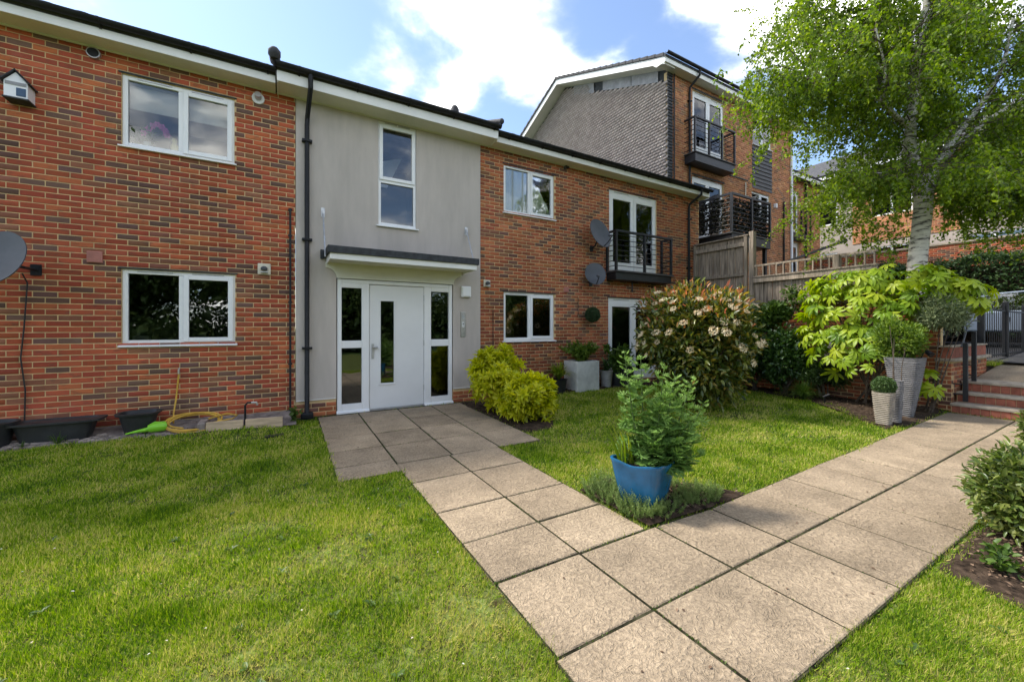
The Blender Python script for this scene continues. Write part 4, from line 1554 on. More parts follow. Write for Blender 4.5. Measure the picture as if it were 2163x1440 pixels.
side = np.stack([np.full(n_, 11.77), rng.uniform(7.2, 8.55, n_), rng.uniform(4.45, 5.45, n_)], 1)
front = np.stack([rng.uniform(11.8, 13.8, 2600), np.full(2600, 7.18), rng.uniform(4.42, 5.42, 2600)], 1)
P = np.concatenate([side, front])
nn = np.concatenate([np.tile([-1, 0, .2], (n_, 1)), np.tile([0, -1, .2], (2600, 1))])
M['screen'] = leaf_mat('artificial_ivy', [(0.01, 0.012, 0.008), (0.022, 0.024, 0.014), (0.06, 0.055, 0.03)], 0.5, 0.1)
leaves('leafy_screen', P + rng.normal(size=P.shape) * 0.012, rand_unit(len(P)), nn + rng.normal(size=P.shape) * .5, rng.uniform(.05, .09, len(P)), .05, M['screen'], bal, 'oval', origin=WLOC[bal.name])
# small fittings on the block
MB().box(17.0, 17.12, 8.50, 8.598, 6.25, 6.42).build('wall_lamp', M['white'], B2, bevel=0.01)
t = MB().tube([(15.0, 8.56, 6.9), (15.0, 8.56, 6.4), (15.06, 8.5, 6.36)], 0.02, 8)
t.build('overflow_pipe', M['cream'], B2)
MB().box(13.9, 15.2, 8.575, 8.597, 6.98, 7.02).build('cable_run', M['cable'], B2)

# ================================================================== LOWER HOUSE FURTHER ALONG
B4 = thing('terraced_house', 'lower brick house with a small railed balcony to the right of the tall block', 'house', (21.5, 9.4, 1.3))
hops = [(19.5, 20.75, 5.75, 7.75), (19.5, 20.75, 3.4, 5.4)]
brickwork(B4, (18.62, 9.4, 1.3), (1, 0, 0), (0, -1, 0), 4.2, 7.0, [(a - 18.62, b - 18.62, c - 1.3, d - 1.3) for a, b, c, d in hops], ORANGE, 'orange')
for a, b, c, d in hops:
    french_doors(B4, a, b, c, d, 9.4, 'glass2', 0.06, 2.0)
jb3 = MB().box(19.3, 21.0, 9.0, 9.398, 5.45, 5.68).build('balcony', M['blackmetal'], B4)
rail_bars(jb3, 19.3, 21.0, 9.02, 5.75, 6.8, 6, (19.33, 20.15, 20.97))
MB().box(18.6, 23.2, 9.05, 9.07, 8.2, 8.4).build('fascia', M['fascia'], B4)
MB().prism([(9.0, 8.42), (13.5, 10.4), (18, 8.42), (18, 8.3), (9.08, 8.3)], 'x', 18.5, 23.3).build('roof', M['rooftile'], B4)
MB().tube([(21.3, 9.34, 8.2), (21.3, 9.34, 1.4)], 0.05, 8).build('downpipe', M['black'], B4)

# long house behind the birch, facing the garden
B5 = thing('rendered_house', 'long pale rendered and brick house with dark windows seen through the birch', 'house', (27, 12, 1.3))
hx = 27.0
mb = MB()
ops5 = []
L5 = 24.0
for y, w_ in ((18.0, 1.6), (14.6, 1.8), (11.2, 1.8), (8.0, 1.6), (4.6, 1.8), (1.4, 1.6)):
    ops5 += [(20 - y - w_ / 2, 20 - y + w_ / 2, 4.2, 5.7), (20 - y - w_ / 2, 20 - y + w_ / 2, 7.3, 8.6)]
for a, b, c, d in panel_cells(L5, 8.8, [(o[0], o[1], o[2] - 1.3, o[3] - 1.3) for o in ops5]):
    lo = 0 if c + 1.3 < 5.9 else 1
    mb.box(hx, hx + 0.2, 20 - b, 20 - a, 1.3 + c, 1.3 + d, 0)
mb.build('rendered_wall', mat('pale_render', (0.40, 0.34, 0.29), 0.9, 0.08, 2), B5)
for o in ops5:
    y0, y1 = 20 - o[1], 20 - o[0]
    q = MB()
    for a, b, c, d in ((y0, y0 + 0.07, o[2], o[3]), (y1 - 0.07, y1, o[2], o[3]), (y0 + 0.07, y1 - 0.07, o[2], o[2] + 0.07), (y0 + 0.07, y1 - 0.07, o[3] - 0.07, o[3]), ((y0 + y1) / 2 - 0.04, (y0 + y1) / 2 + 0.04, o[2] + 0.07, o[3] - 0.07)):
        q.box(hx + 0.03, hx + 0.1, a, b, c, d)
    wn = q.build('window', M['pvc'], B5)
    MB().box(hx + 0.06, hx + 0.066, y0 + 0.07, y1 - 0.07, o[2] + 0.07, o[3] - 0.07).build('pane', M['glass2'], wn)
MB().box(hx + 0.5, hx + 0.6, -4, 20, 1.3, 10).build('interior_wall', M['felt'], B5)
# brick band of the upper storey, in two bays
brickwork(B5, (hx - 0.03, 16.9, 6.0), (0, -1, 0), (-1, 0, 0), 4.0, 4.0, [(1.4, 3.2, 1.3, 2.6)], ORANGE, 'oh', thick=0.05, name='brick_bay')
brickwork(B5, (hx - 0.03, 9.6, 6.0), (0, -1, 0), (-1, 0, 0), 4.0, 4.0, [(0.8, 2.4, 1.3, 2.6)], ORANGE, 'oh', thick=0.05, name='brick_bay')
MB().prism([(26.3, 10.0), (31, 12.4), (36, 10.0), (36, 9.8), (26.4, 9.85)], 'y', -4.4, 20.4).build('roof', M['rooftile'], B5)
MB().box(26.35, 26.37, -4.2, 20.2, 9.75, 10.0).build('fascia', M['fascia'], B5)

# ================================================================== TERRACE, STREET, STEPS
def slope_sheet(name, pts, m, th=0.0):
    V = [(x, y, z) for x, y, z in pts]
    o = link(name, np_mesh(name, np.array(V), [tuple(range(len(V)))], m))
    o['kind'] = 'structure'
    return o


slope_sheet('terrace_ground', [(10.62, 2.42, 1.45), (13.2, 2.42, 1.45), (13.2, 6.5, 1.45), (34, 6.5, 1.5), (34, 24, 1.5), (10.74, 24, 1.45), (10.74, 8.6, 1.45), (10.62, 8.6, 1.45)], M['ground'])
slope_sheet('street', [(13.3, -14, 0.72), (34, -14, 1.4), (34, 6.5, 1.45), (13.3, 6.5, 0.76)], M['asphalt'])

ST = thing('entrance_steps', 'three shallow steps with red tiled risers at the end of the garden path', 'steps', (10.5, 1.4, 0))
yl, yr = 2.24, 0.55
for k, (x, z0, z1) in enumerate(((10.20, 0.0, 0.165), (10.53, 0.165, 0.335), (10.86, 0.335, 0.515))):
    q = MB()
    xe = x + 0.42 if k < 2 else x + 0.6
    q.box(x - 0.025, xe, yr, yl, z1 - 0.045, z1)
    q.build('tread', M['stone'], ST, bevel=0.008)
    q = MB()
    q.box(x + 0.012, xe - 0.06, yr + 0.005, yl - 0.005, z0 - 0.03, z1 - 0.046)
    q.build('riser', M['mortar'], ST)
    n_ = 15
    for i in range(n_):
        a = yr + 0.01 + (yl - yr - 0.02) * i / n_
        b = yr + 0.01 + (yl - yr - 0.02) * (i + 1) / n_ - 0.007
        MB().box(x, x + 0.0115, a, b, z0 + 0.004, z1 - 0.05).build('riser_tile', M['terra'], ST, bevel=0.002)
# upper path beyond the steps
UP = thing('upper_path', 'pale paved path above the steps leading to the street', 'path', (12, 1.4, 0.5))
UP['kind'] = 'structure'
del UP['category']
for i in range(4):
    for j, (a, b) in enumerate(((0.55, 1.38), (1.385, 2.2))):
        x0 = 11.47 + i * 0.62
        z0 = 0.515 + 0.06 * i
        q = MB()
        q.add([(x0, a, z0), (x0 + 0.612, a, z0 + 0.06), (x0 + 0.612, b, z0 + 0.06), (x0, b, z0), (x0, a, z0 - .2), (x0 + 0.612, a, z0 - .14), (x0 + 0.612, b, z0 - .14), (x0, b, z0 - .2)],
              [(0, 1, 2, 3), (4, 7, 6, 5), (0, 4, 5, 1), (1, 5, 6, 2), (2, 6, 7, 3), (3, 7, 4, 0)])
        q.build('paving_slab', M['slab'], UP)
leaf_p = np.stack([rng.uniform(12.62, 14.6, 1500), rng.uniform(2.16, 2.4, 1500), np.full(1500, 0.70)], 1)
leaves('verge_grass', leaf_p, rng.normal(size=(1500, 3)) * .4 + [0, 0, 1], rand_unit(1500), rng.uniform(.05, .1, 1500), .008, M['grass'], None, 'blade')
slope_sheet('verge', [(12.6, 2.15, 0.60), (14.8, 2.15, 0.80), (14.8, 2.41, 0.80), (12.6, 2.41, 0.62)], M['soil'])

# retaining wall under the fence, with the side wall of the steps
RW = thing('retaining_wall', 'brick retaining wall under the timber fence behind the planting bed', 'wall', (10.55, 5, 0))
brickwork(RW, (10.5, 7.43, -0.05), (0, -1, 0), (-1, 0, 0), 5.0, 2.1, [], BROWN, 'brownx', name='brick_face')
SW = thing('side_wall', 'low brick side wall with a pale stone coping beside the steps', 'wall', (11.5, 2.32, 0))
brickwork(SW, (10.35, 2.26, -0.05), (1, 0, 0), (0, -1, 0), 2.3, 0.93, [], BROWN, 'brown', name='brick_face')
brickwork(SW, (10.348, 2.43, -0.05), (0, -1, 0), (-1, 0, 0), 0.17, 0.93, [], BROWN, 'brownx', name='brick_face')
MB().box(10.28, 12.70, 2.20, 2.46, 0.882, 0.935).build('coping', M['stone'], SW, bevel=0.008)
for i in range(9):
    a = 10.36 + i * 0.255
    MB().box(a, a + 0.25, 2.27, 2.40, 0.936, 1.13).build('coping_brick', M['terra'], SW, bevel=0.006)
MB().box(10.33, 12.68, 2.25, 2.42, 1.131, 1.16).build('coping', M['stone'], SW, bevel=0.006)

for x, z0, z1, lb in ((10.40, 0.19, 1.22, 'black handrail post in front of the low wall, nearer the pots'), (10.92, 0.50, 1.42, 'black handrail post standing on the top step')):
    t = thing('handrail_post', lb, 'handrail', (x, 2.10, z0 - 0.02), 'handrail posts by the steps')
    MB().box(x - 0.03, x + 0.03, 2.07, 2.13, z0, z1).build('post', M['blackmetal'], t, bevel=0.006)
    MB().bar((x, 2.131, z0 + 0.12), (x, 2.255, z0 + 0.12), 0.02, 0.02).build('fixing', M['blackmetal'], t)
    MB().bar((x, 2.131, z0 + 0.3), (x, 2.255, z0 + 0.3), 0.02, 0.02).build('fixing', M['blackmetal'], t)
t = MB().tube([(10.45, 2.16, 1.15), (10.6, 2.17, 1.22), (10.8, 2.16, 1.5), (10.95, 2.12, 1.62), (11.2, 2.12, 1.62)], 0.013, 8)
tag(t.build('handrail', M['dish'], smooth=True), 'curved grey handrail rising over the low wall by the steps', 'handrail')

# black street railings
FE = thing('metal_fence', 'black vertical bar metal fence between the upper path and the street', 'fence', (14.5, 2.36, 0.8))
for z in (0.86, 1.86):
    MB().box(12.75, 17.0, 2.345, 2.375, z, z + 0.035).build('rail', M['blackmetal'], FE)
for i in range(22):
    x = 12.9 + i * 0.19
    MB().tube([(x, 2.36, 0.82), (x, 2.36, 2.02), (x, 2.36, 2.06)], [0.008, 0.008, 0.003], 6).build('bar', M['blackmetal'], FE)
for x in (12.78, 14.85, 16.95):
    MB().box(x - 0.04, x + 0.04, 2.31, 2.41, 0.66, 2.1).build('post', M['blackmetal'], FE, bevel=0.006)
MB().box(14.95, 15.1, 2.315, 2.344, 1.62, 1.74).build('lock_box', M['blackmetal'], FE)
FE2 = thing('metal_fence', 'black bar fence standing behind the low side wall and olive tree', 'fence', (11.6, 2.62, 1.4))
for z in (1.5, 1.92):
    MB().box(10.6, 12.74, 2.605, 2.635, z, z + 0.035).build('rail', M['blackmetal'], FE2)
for i in range(14):
    x = 10.68 + i * 0.155
    MB().tube([(x, 2.62, 1.4), (x, 2.62, 2.0)], 0.007, 6).build('bar', M['blackmetal'], FE2)
for x in (12.2, 12.74):
    MB().box(x - 0.03, x + 0.03, 2.59, 2.65, 1.3, 2.02).build('post', M['blackmetal'], FE2, bevel=0.006)

# boundary brick wall across the street and clipped hedge in front of it
BW = thing('boundary_wall', 'long red brick boundary wall across the street behind the birch trunk', 'wall', (22, 6, 1.4))
brickwork(BW, (22, 13.5, 1.4), (0, -1, 0), (-1, 0, 0), 17.0, 3.25, [], RED, 'redx', name='brick_face')
MB().box(21.95, 22.2, -3.5, 13.5, 4.655, 4.72).build('coping', M['stone'], BW)

# timber fences on the retaining wall
def boards(root, x, y0, y1, zb, zt, w_=0.105, ztf=None):
    n_ = int(abs(y1 - y0) / w_)
    for i in range(n_):
        a = y0 + (y1 - y0) * i / n_
        b = y0 + (y1 - y0) * (i + 0.97) / n_
        dx = 0.018 * (i % 2) + random.uniform(0, 0.004)
        MB().box(x - 0.016 - dx, x - dx, min(a, b), max(a, b), zb + random.uniform(0, .02), zt - random.uniform(0, .012)).build('board', M['wood'], root)


F1 = thing('wooden_fence', 'tall weathered board fence panel meeting the corner of the low building', 'fence', (10.45, 6.6, 2.05))
boards(F1, 10.47, 5.92, 7.40, 2.06, 3.84)
for z, h_ in ((3.70, 0.10), (2.92, 0.09)):
    MB().box(10.37, 10.43, 5.91, 7.40, z - h_, z).build('rail', M['wood'], F1, bevel=0.006)
MB().box(10.36, 10.52, 5.86, 7.42, 3.85, 3.885).build('capping', M['wood'], F1, bevel=0.004)
MB().box(10.40, 10.54, 5.74, 5.86, 2.0, 3.95).build('post', M['wood'], F1, bevel=0.008)
MB().box(10.36, 10.40, 5.885, 5.965, 2.06, 3.84).build('batten', M['wood'], F1, bevel=0.004)
MB().box(10.38, 10.5, 7.36, 7.44, 2.0, 3.84).build('post', M['wood'], F1, bevel=0.008)
F2 = thing('trellis_fence', 'lower weathered board fence topped with a strip of square trellis', 'fence', (10.45, 4.6, 2.05))
boards(F2, 10.47, 3.30, 5.73, 2.06, 2.72)
MB().box(10.36, 10.43, 3.30, 5.73, 2.62, 2.74).build('rail', M['wood'], F2, bevel=0.006)
MB().box(10.34, 10.50, 3.30, 5.73, 2.745, 2.785).build('capping', M['wood'], F2, bevel=0.004)
MB().box(10.42, 10.46, 3.30, 5.73, 3.03, 3.075).build('trellis_rail', M['wood'], F2)
for i in range(16):
    y = 5.68 - i * 0.155
    MB().box(10.425, 10.455, y - 0.014, y + 0.014, 2.787, 3.029).build('trellis_slat', M['wood'], F2)
for y in (4.0,):
    MB().box(10.40, 10.54, y - 0.06, y + 0.06, 2.0, 3.08).build('post', M['wood'], F2, bevel=0.008)
MB().bar((10.6, 5.3, 3.02), (10.7, 3.9, 3.4), 0.04, 0.05).build('loose_rail', M['blackmetal'], F2)

# parked car on the street
CAR = thing('parked_car', 'silver blue car parked on the street behind the black railings', 'car', (0, 0, 0))


def car():
    # body section drawn along the car (y), extruded in x with tumble-home
    def P(y, z, xin):
        return [(15.72 + xin, y, z), (17.42 - xin, y, z)]
    gz0 = 0.94
    prof = [(3.15, gz0 + 0.35), (3.18, gz0 + 0.62), (2.95, gz0 + 0.82), (2.1, gz0 + 0.95), (-0.9, gz0 + 0.95), (-1.15, gz0 + 0.65), (-1.15, gz0 + 0.35)]
    inn = [0.06, 0.02, 0.03, 0.0, 0.0, 0.03, 0.06]
    v, f = [], []
    for (y, z), i in zip(prof, inn):
        v += P(y, z, i)
    n_ = len(prof)
    for k in range(n_):
        a, b = k, (k + 1) % n_
        f.append((2 * a, 2 * a + 1, 2 * b + 1, 2 * b))
    f.append(tuple(2 * k for k in range(n_))[::-1])
    f.append(tuple(2 * k + 1 for k in range(n_)))
    body = MB().add(v, f).build('body', M['car'], CAR, bevel=0.05, smooth=True)
    # cabin: roof and pillars
    r_ = MB()
    r_.add([(15.93, 1.3, gz0 + 1.46), (17.21, 1.3, gz0 + 1.46), (17.23, 0.3, gz0 + 1.52), (15.91, 0.3, gz0 + 1.52), (15.95, -0.6, gz0 + 1.44), (17.19, -0.6, gz0 + 1.44),
            (15.93, 1.3, gz0 + 1.42), (17.21, 1.3, gz0 + 1.42), (17.23, 0.3, gz0 + 1.48), (15.91, 0.3, gz0 + 1.48), (15.95, -0.6, gz0 + 1.40), (17.19, -0.6, gz0 + 1.40)],
           [(0, 1, 2, 3), (3, 2, 5, 4), (6, 9, 8, 7), (9, 10, 11, 8), (0, 6, 7, 1), (4, 5, 11, 10), (0, 3, 9, 6), (3, 4, 10, 9), (1, 7, 8, 2), (2, 8, 11, 5)])
    r_.build('roof', M['car'], CAR, bevel=0.02)
    for s_ in (0, 1):
        X = lambda x: x if not s_ else 33.14 - x
        for a, b, w_ in (((X(15.76), 2.15, gz0 + 0.94), (X(15.94), 1.28, gz0 + 1.44), 0.06), ((X(15.76), 0.4, gz0 + 0.94), (X(15.92), 0.35, gz0 + 1.48), 0.07), ((X(15.76), -0.95, gz0 + 0.94), (X(15.95), -0.6, gz0 + 1.42), 0.1)):
            MB().bar(a, b, 0.05, w_).build('pillar', M['car'], CAR)
    MB().add([(15.8, 2.14, gz0 + 0.955), (17.34, 2.14, gz0 + 0.955), (17.18, 1.3, gz0 + 1.44), (15.96, 1.3, gz0 + 1.44)], [(0, 1, 2, 3)]).build('windscreen', M['glass2'], CAR, fix=False)
    MB().add([(15.775, 2.05, gz0 + 0.955), (15.775, -0.9, gz0 + 0.955), (15.945, -0.55, gz0 + 1.42), (15.93, 0.3, gz0 + 1.47), (15.945, 1.27, gz0 + 1.43)], [(0, 1, 2, 3, 4)]).build('side_window', M['glass2'], CAR, fix=False)
    for y in (2.3, -0.4):
        for x in (15.72, 17.3):
            t = MB()
            t.tube([(x, y, gz0 + 0.31), (x + 0.2 - 0.06, y, gz0 + 0.31)], 0.31, 20)
            wh = t.build('wheel', M['black'], CAR, smooth=True)
            MB().tube([(x - 0.008, y, gz0 + 0.31), (x + 0.02, y, gz0 + 0.31)], 0.19, 14).build('rim', M['galv'], wh)
    MB().box(15.7, 15.73, 2.85, 3.1, gz0 + 0.62, gz0 + 0.74).build('headlight', M['white'], CAR, bevel=0.01)
    MB().box(15.60, 15.72, 1.9, 2.02, gz0 + 0.95, gz0 + 1.07).build('mirror', M['car'], CAR, bevel=0.03)


car()
for ch in CAR.children:
    ch.location = Vector(ch.location) - Vector((16.57, 1.0, 0.94))
CAR.location = (18.57, 2.9, 1.02)

# ================================================================== FITTINGS ON THE WALLS (each a thing)
def dish(name, label, c, r_, face, arm_to, wall, tilt=1.12):
    """parabolic dish: c centre, facing vector"""
    t = thing(name, label, 'satellite dish', c, 'satellite dishes on the wall')
    fv = Vector(face).normalized()
    q = fv.to_track_quat('Z', 'Y').to_matrix()
    V, F = [], []
    nr, na = 7, 32
    for s_ in (0, 1):
        for i in range(nr + 1):
            rr = i / nr
            for k in range(na):
                a = 2 * math.pi * k / na
                p = q @ Vector((r_ * rr * math.cos(a), r_ * tilt * rr * math.sin(a), 0.16 * r_ * rr * rr - s_ * 0.012))
                V.append(Vector(c) + p)
    o = (nr + 1) * na
    for i in range(nr):
        for k in range(na):
            k2 = (k + 1) % na
            F.append((i * na + k, i * na + k2, (i + 1) * na + k2, (i + 1) * na + k))
            F.append((o + i * na + k, o + (i + 1) * na + k, o + (i + 1) * na + k2, o + i * na + k2))
    for k in range(na):
        k2 = (k + 1) % na
        F.append((nr * na + k, nr * na + k2, o + nr * na + k2, o + nr * na + k))
    MB().add(V, F).build('reflector', M['dish'], t, smooth=True)
    lo = Vector(c) + q @ Vector((0, -r_ * tilt * 0.92, 0.1 * r_))
    if lo.z > c[2]:
        lo = Vector(c) + q @ Vector((0, r_ * tilt * 0.92, 0.1 * r_))
    fp = Vector(c) + fv * (r_ * 1.25) + Vector((0, 0, -r_ * 0.75))
    MB().tube([lo, lo.lerp(fp, 0.5) + Vector((0, 0, -0.02)), fp], 0.011, 8).build('feed_arm', M['blackmetal'], t)
    MB().tube([fp, fp + (Vector(c) - fp).normalized() * 0.1], [0.022, 0.03], 10).build('receiver', M['dish'], t, smooth=True)
    k = MB()
    k.tube([Vector(c) - fv * 0.01, Vector(arm_to)], 0.018, 8)
    k.tube([Vector(arm_to), Vector(wall)], 0.018, 8)
    w_ = Vector(wall)
    k.box(w_.x - 0.05, w_.x + 0.05, w_.y - 0.012, w_.y, w_.z - 0.07, w_.z + 0.07)
    k.build('bracket', M['blackmetal'], t)


dish('satellite_dish', 'dark satellite dish cut off by the left edge above the black planters', (-2.83, 6.95, 2.27), 0.31, (-0.35, -0.9, 0.35), (-2.72, 7.2, 2.22), (-2.70, 7.445, 2.22))
dish('satellite_dish', 'larger dark satellite dish at the left end of the first floor balcony', (6.46, 7.10, 3.68), 0.33, (0.1, -0.85, 0.3), (6.52, 7.3, 3.45), (6.52, 7.445, 3.40))
dish('satellite_dish', 'smaller satellite dish below the balcony corner with its receiver loop', (6.40, 7.18, 2.74), 0.25, (-0.35, -0.8, 0.3), (6.5, 7.3, 2.6), (6.5, 7.445, 2.56))

# birdhouse
t = thing('birdhouse', 'small white birdhouse with a dark pitched roof high on the left brick wall', 'birdhouse', (-2.88, 7.36, 4.28))
x, y0, y1, z = -2.81, 7.27, 7.447, 4.30
hw = 0.10
bb = MB().prism([(x - hw, z), (x + hw, z), (x + hw, z + 0.19), (x, z + 0.31), (x - hw, z + 0.19)], 'y', y0, y1).build('box', M['white'], t, bevel=0.003)
rf = MB()
for s_ in (-1, 1):
    a = (x + s_ * (hw + 0.025), z + 0.175)
    b = (x, z + 0.325)
    rf.prism([a, b, (b[0], b[1] + 0.016), (a[0], a[1] + 0.016)], 'y', y0 - 0.03, y1)
rf.build('roof', M['felt'], t)
MB().box(x - hw + 0.012, x + hw - 0.012, y0 - 0.006, y0 - 0.001, z + 0.145, z + 0.185).build('name_plate', M['lead'], t)
MB().box(x + 0.005, x + hw - 0.014, y0 - 0.005, y0 - 0.001, z + 0.02, z + 0.12).build('blue_panel', mat('blue_paint', (0.05, 0.09, 0.16), 0.6), t)
MB().box(x - hw - 0.01, x + hw + 0.01, y0 - 0.012, y1, z - 0.018, z - 0.001).build('base', M['felt'], t)

# outlets
t = thing('round_vent', 'round grey flue vent high under the eaves at far left', 'vent', (-2.19, 7.44, 5.1))
v = MB().tube([(-2.17, 7.47, 5.15), (-2.17, 7.405, 5.15)], 0.07, 20)
v.build('rim', M['galv'], t, smooth=True)
MB().tube([(-2.17, 7.404, 5.15), (-2.17, 7.400, 5.15)], 0.058, 20).build('opening', M['black'], t)
t = thing('boiler_flue', 'white round collared flue with a grey stub beside the upper left window', 'vent', (-0.31, 7.44, 5.03))
MB().tube([(-0.31, 7.452, 5.08), (-0.31, 7.42, 5.08)], 0.085, 20).build('collar', M['white'], t, smooth=True)
MB().tube([(-0.31, 7.42, 5.085), (-0.31, 7.33, 5.10)], 0.045, 14).build('stub', M['steel'], t, smooth=True)
M['airbrick'] = mat('pink_terracotta', (0.46, 0.20, 0.16), 0.8, 0.12, 8)
for x, z, s_, lb in ((-2.16, 2.43, 0.075, 'terracotta air brick left of the lower left window'), (5.75, 2.37, 0.06, 'small terracotta air brick right of the lower window by the shrub')):
    t = thing('air_brick', lb, 'vent', (x, 7.43, z - s_), 'terracotta air bricks')
    MB().box(x - s_, x + s_, 7.415, 7.449, z - s_, z + s_).build('frame', M['airbrick'], t, bevel=0.004)
    for i in range(5):
        zz_ = z - s_ * 0.8 + i * s_ * 0.4
        MB().box(x - s_ * 0.9, x + s_ * 0.9, 7.408, 7.4145, zz_ - 0.004, zz_ + 0.006).build('louvre', M['airbrick'], t)
for x, z, lb in ((-0.23, 2.41, 'cream square flue terminal with a dark dome left of the black downpipe'), (3.69, 2.40, 'small cream flue terminal with a dark dome right of the grey bay')):
    s_ = 0.088 if x < 0 else 0.075
    t = thing('flue_terminal', lb, 'vent', (x, 7.43, z - s_), 'cream flue terminals')
    MB().box(x - s_, x + s_, 7.415, 7.449, z - s_, z + s_).build('plate', M['cream'], t, bevel=0.01)
    MB().lathe([(0.045, 0), (0.048, 0.03), (0.03, 0.055), (0.005, 0.062)], (0, 0, 0), 16).build('dome', M['dish'], t, smooth=True).location = (x - WLOC[t.name][0], 7.385 - WLOC[t.name][1], z - WLOC[t.name][2] - 0.02)
    MB().box(x - 0.05, x + 0.05, 7.36, 7.41, z - 0.06, z - 0.045).build('hood', M['galv'], t)
t = thing('bulkhead_light', 'white square bulkhead light on the grey render right of the door', 'light', (3.21, 7.40, 2.08))
MB().box(3.10, 3.31, 7.36, 7.427, 2.09, 2.31).build('body', M['white'], t, bevel=0.02)
MB().box(3.12, 3.29, 7.345, 7.36, 2.11, 2.29).build('diffuser', M['pvc'], t, bevel=0.006)
t = thing('door_entry_panel', 'brushed steel door entry panel on the grey render below the square light', 'intercom', (3.155, 7.42, 1.30))
MB().box(3.10, 3.205, 7.412, 7.427, 1.30, 1.80).build('plate', M['steel'], t, bevel=0.004)
MB().box(3.125, 3.18, 7.407, 7.412, 1.66, 1.73).build('speaker_grille', M['galv'], t)
MB().box(3.13, 3.175, 7.406, 7.412, 1.50, 1.60).build('lock_plate', M['white'], t)
MB().tube([(3.152, 7.406, 1.565), (3.152, 7.402, 1.565)], 0.013, 10).build('button', M['black'], t)
MB().tube([(3.152, 7.406, 1.53), (3.152, 7.402, 1.53)], 0.009, 10).build('button', M['black'], t)
t = thing('security_camera', 'tiny dark camera under the eaves right of the upper window', 'camera', (5.72, 7.42, 5.14))
MB().tube([(5.72, 7.448, 5.2), (5.72, 7.38, 5.2)], 0.04, 14).build('mount', M['dish'], t, smooth=True)
MB().tube([(5.72, 7.38, 5.19), (5.75, 7.33, 5.18)], 0.025, 12).build('lens_barrel', M['black'], t, smooth=True)
t = thing('meter_box', 'tall narrow grey electrical box on the retaining wall beneath the glossy bush', 'electrical box', (10.42, 4.12, 0.75))
MB().box(10.34, 10.488, 4.04, 4.20, 0.78, 1.28).build('cover', M['galv'], t, bevel=0.01)
for z in (1.2, 1.12, 1.02):
    MB().box(10.333, 10.3395, 4.10, 4.15, z, z + 0.03).build('label_plate', M['black'], t)
# ================================================================== ALONG THE LEFT WALL
def gbed_z(y):
    return 0.05 + 0.11 * (y - 6.95) / 0.5


V, F = [], []
gx = np.linspace(-6, 0.2, 60)
gy = np.linspace(0, 1, 8)
front = np.interp(gx, [-9, -3.2, -1.9, -0.95, 0.12, 0.2], [7.03, 7.03, 6.97, 6.88, 6.85, 6.85])
for t_ in gy:
    for x, f in zip(gx, front):
        y = f + (7.443 - f) * t_
        V.append((x, y, (0.03 if t_ == 0 else gbed_z(y) - 0.012 + rng.uniform(-.006, .01))))
n_ = len(gx)
F = [(j * n_ + i, j * n_ + i + 1, (j + 1) * n_ + i + 1, (j + 1) * n_ + i) for j in range(7) for i in range(n_ - 1)]
gs = link('gravel_strip', np_mesh('gravel_strip', np.array(V), F, M['cobble'], smooth=False))
gs['kind'] = 'structure'
# loose setts along the front of the strip, each its own piece
protos = []
for k in range(8):
    v, p = MB(), []
    na = random.randint(5, 7)
    for i in range(na):
        a = 2 * math.pi * i / na + random.uniform(-.25, .25)
        p.append((math.cos(a) * random.uniform(.8, 1.1), math.sin(a) * random.uniform(.55, .8)))
    P_ = [(x * 1.0, y, -0.4) for x, y in p] + [(x, y, 0.25) for x, y in p] + [(x * 0.85, y * 0.85, 0.42) for x, y in p]
    F_ = [tuple(2 * na + i for i in range(na))] + [(i, (i + 1) % na, na + (i + 1) % na, na + i) for i in range(na)] + [(na + i, na + (i + 1) % na, 2 * na + (i + 1) % na, 2 * na + i) for i in range(na)]
    protos.append(np_mesh('sett', np.array(P_) * 0.055, F_, M['cobble']))
for i in range(170):
    x = random.uniform(-3.3, -0.95)
    yf = np.interp(x, [-3.3, -1.9, -0.95], [7.03, 6.97, 6.88])
    y = yf + abs(random.gauss(0.02, 0.13))
    if y > 7.4:
        continue
    o = bpy.data.objects.new('sett', random.choice(protos))
    COL.objects.link(o)
    o.parent = gs
    o.location = (x, y, gbed_z(y) - 0.008)
    o.rotation_euler = (random.uniform(-.12, .12), random.uniform(-.12, .12), random.uniform(-.4, .4))
    s = random.uniform(0.6, 1.15)
    o.scale = (s, s, s)


def planter(name, label, c, prof, n, sq, m, sx=1.0, rotz=0, soil=None, cat='plant pot', group=None, soilm='soil', ribs=0):
    t = thing(name, label, cat, c, group)
    mb = MB().lathe(prof, (0, 0, 0), n, 0, sq)
    V = np.array(mb.V)
    if ribs:
        a = np.arctan2(V[:, 1], V[:, 0])
        V[:, :2] *= (1 + 0.012 * np.sign(np.sin(a * ribs)))[:, None]
    V[:, 0] *= sx
    ca, sa = math.cos(rotz), math.sin(rotz)
    V = np.stack([V[:, 0] * ca - V[:, 1] * sa, V[:, 0] * sa + V[:, 1] * ca, V[:, 2]], 1)
    mb.V = [tuple(np.array(c) + v) for v in V]
    o = mb.build('pot', m, t, smooth=not ribs)
    if soil:
        r_, z = soil
        s_ = MB().lathe([(r_, z - 0.02), (r_, z), (r_ * 0.5, z + 0.012)], (0, 0, 0), n, 0, sq)
        V = np.array(s_.V)
        V[:, 0] *= sx
        V = np.stack([V[:, 0] * ca - V[:, 1] * sa, V[:, 0] * sa + V[:, 1] * ca, V[:, 2]], 1)
        s_.V = [tuple(np.array(c) + v) for v in V]
        s_.build('compost', M[soilm], t)
    return t


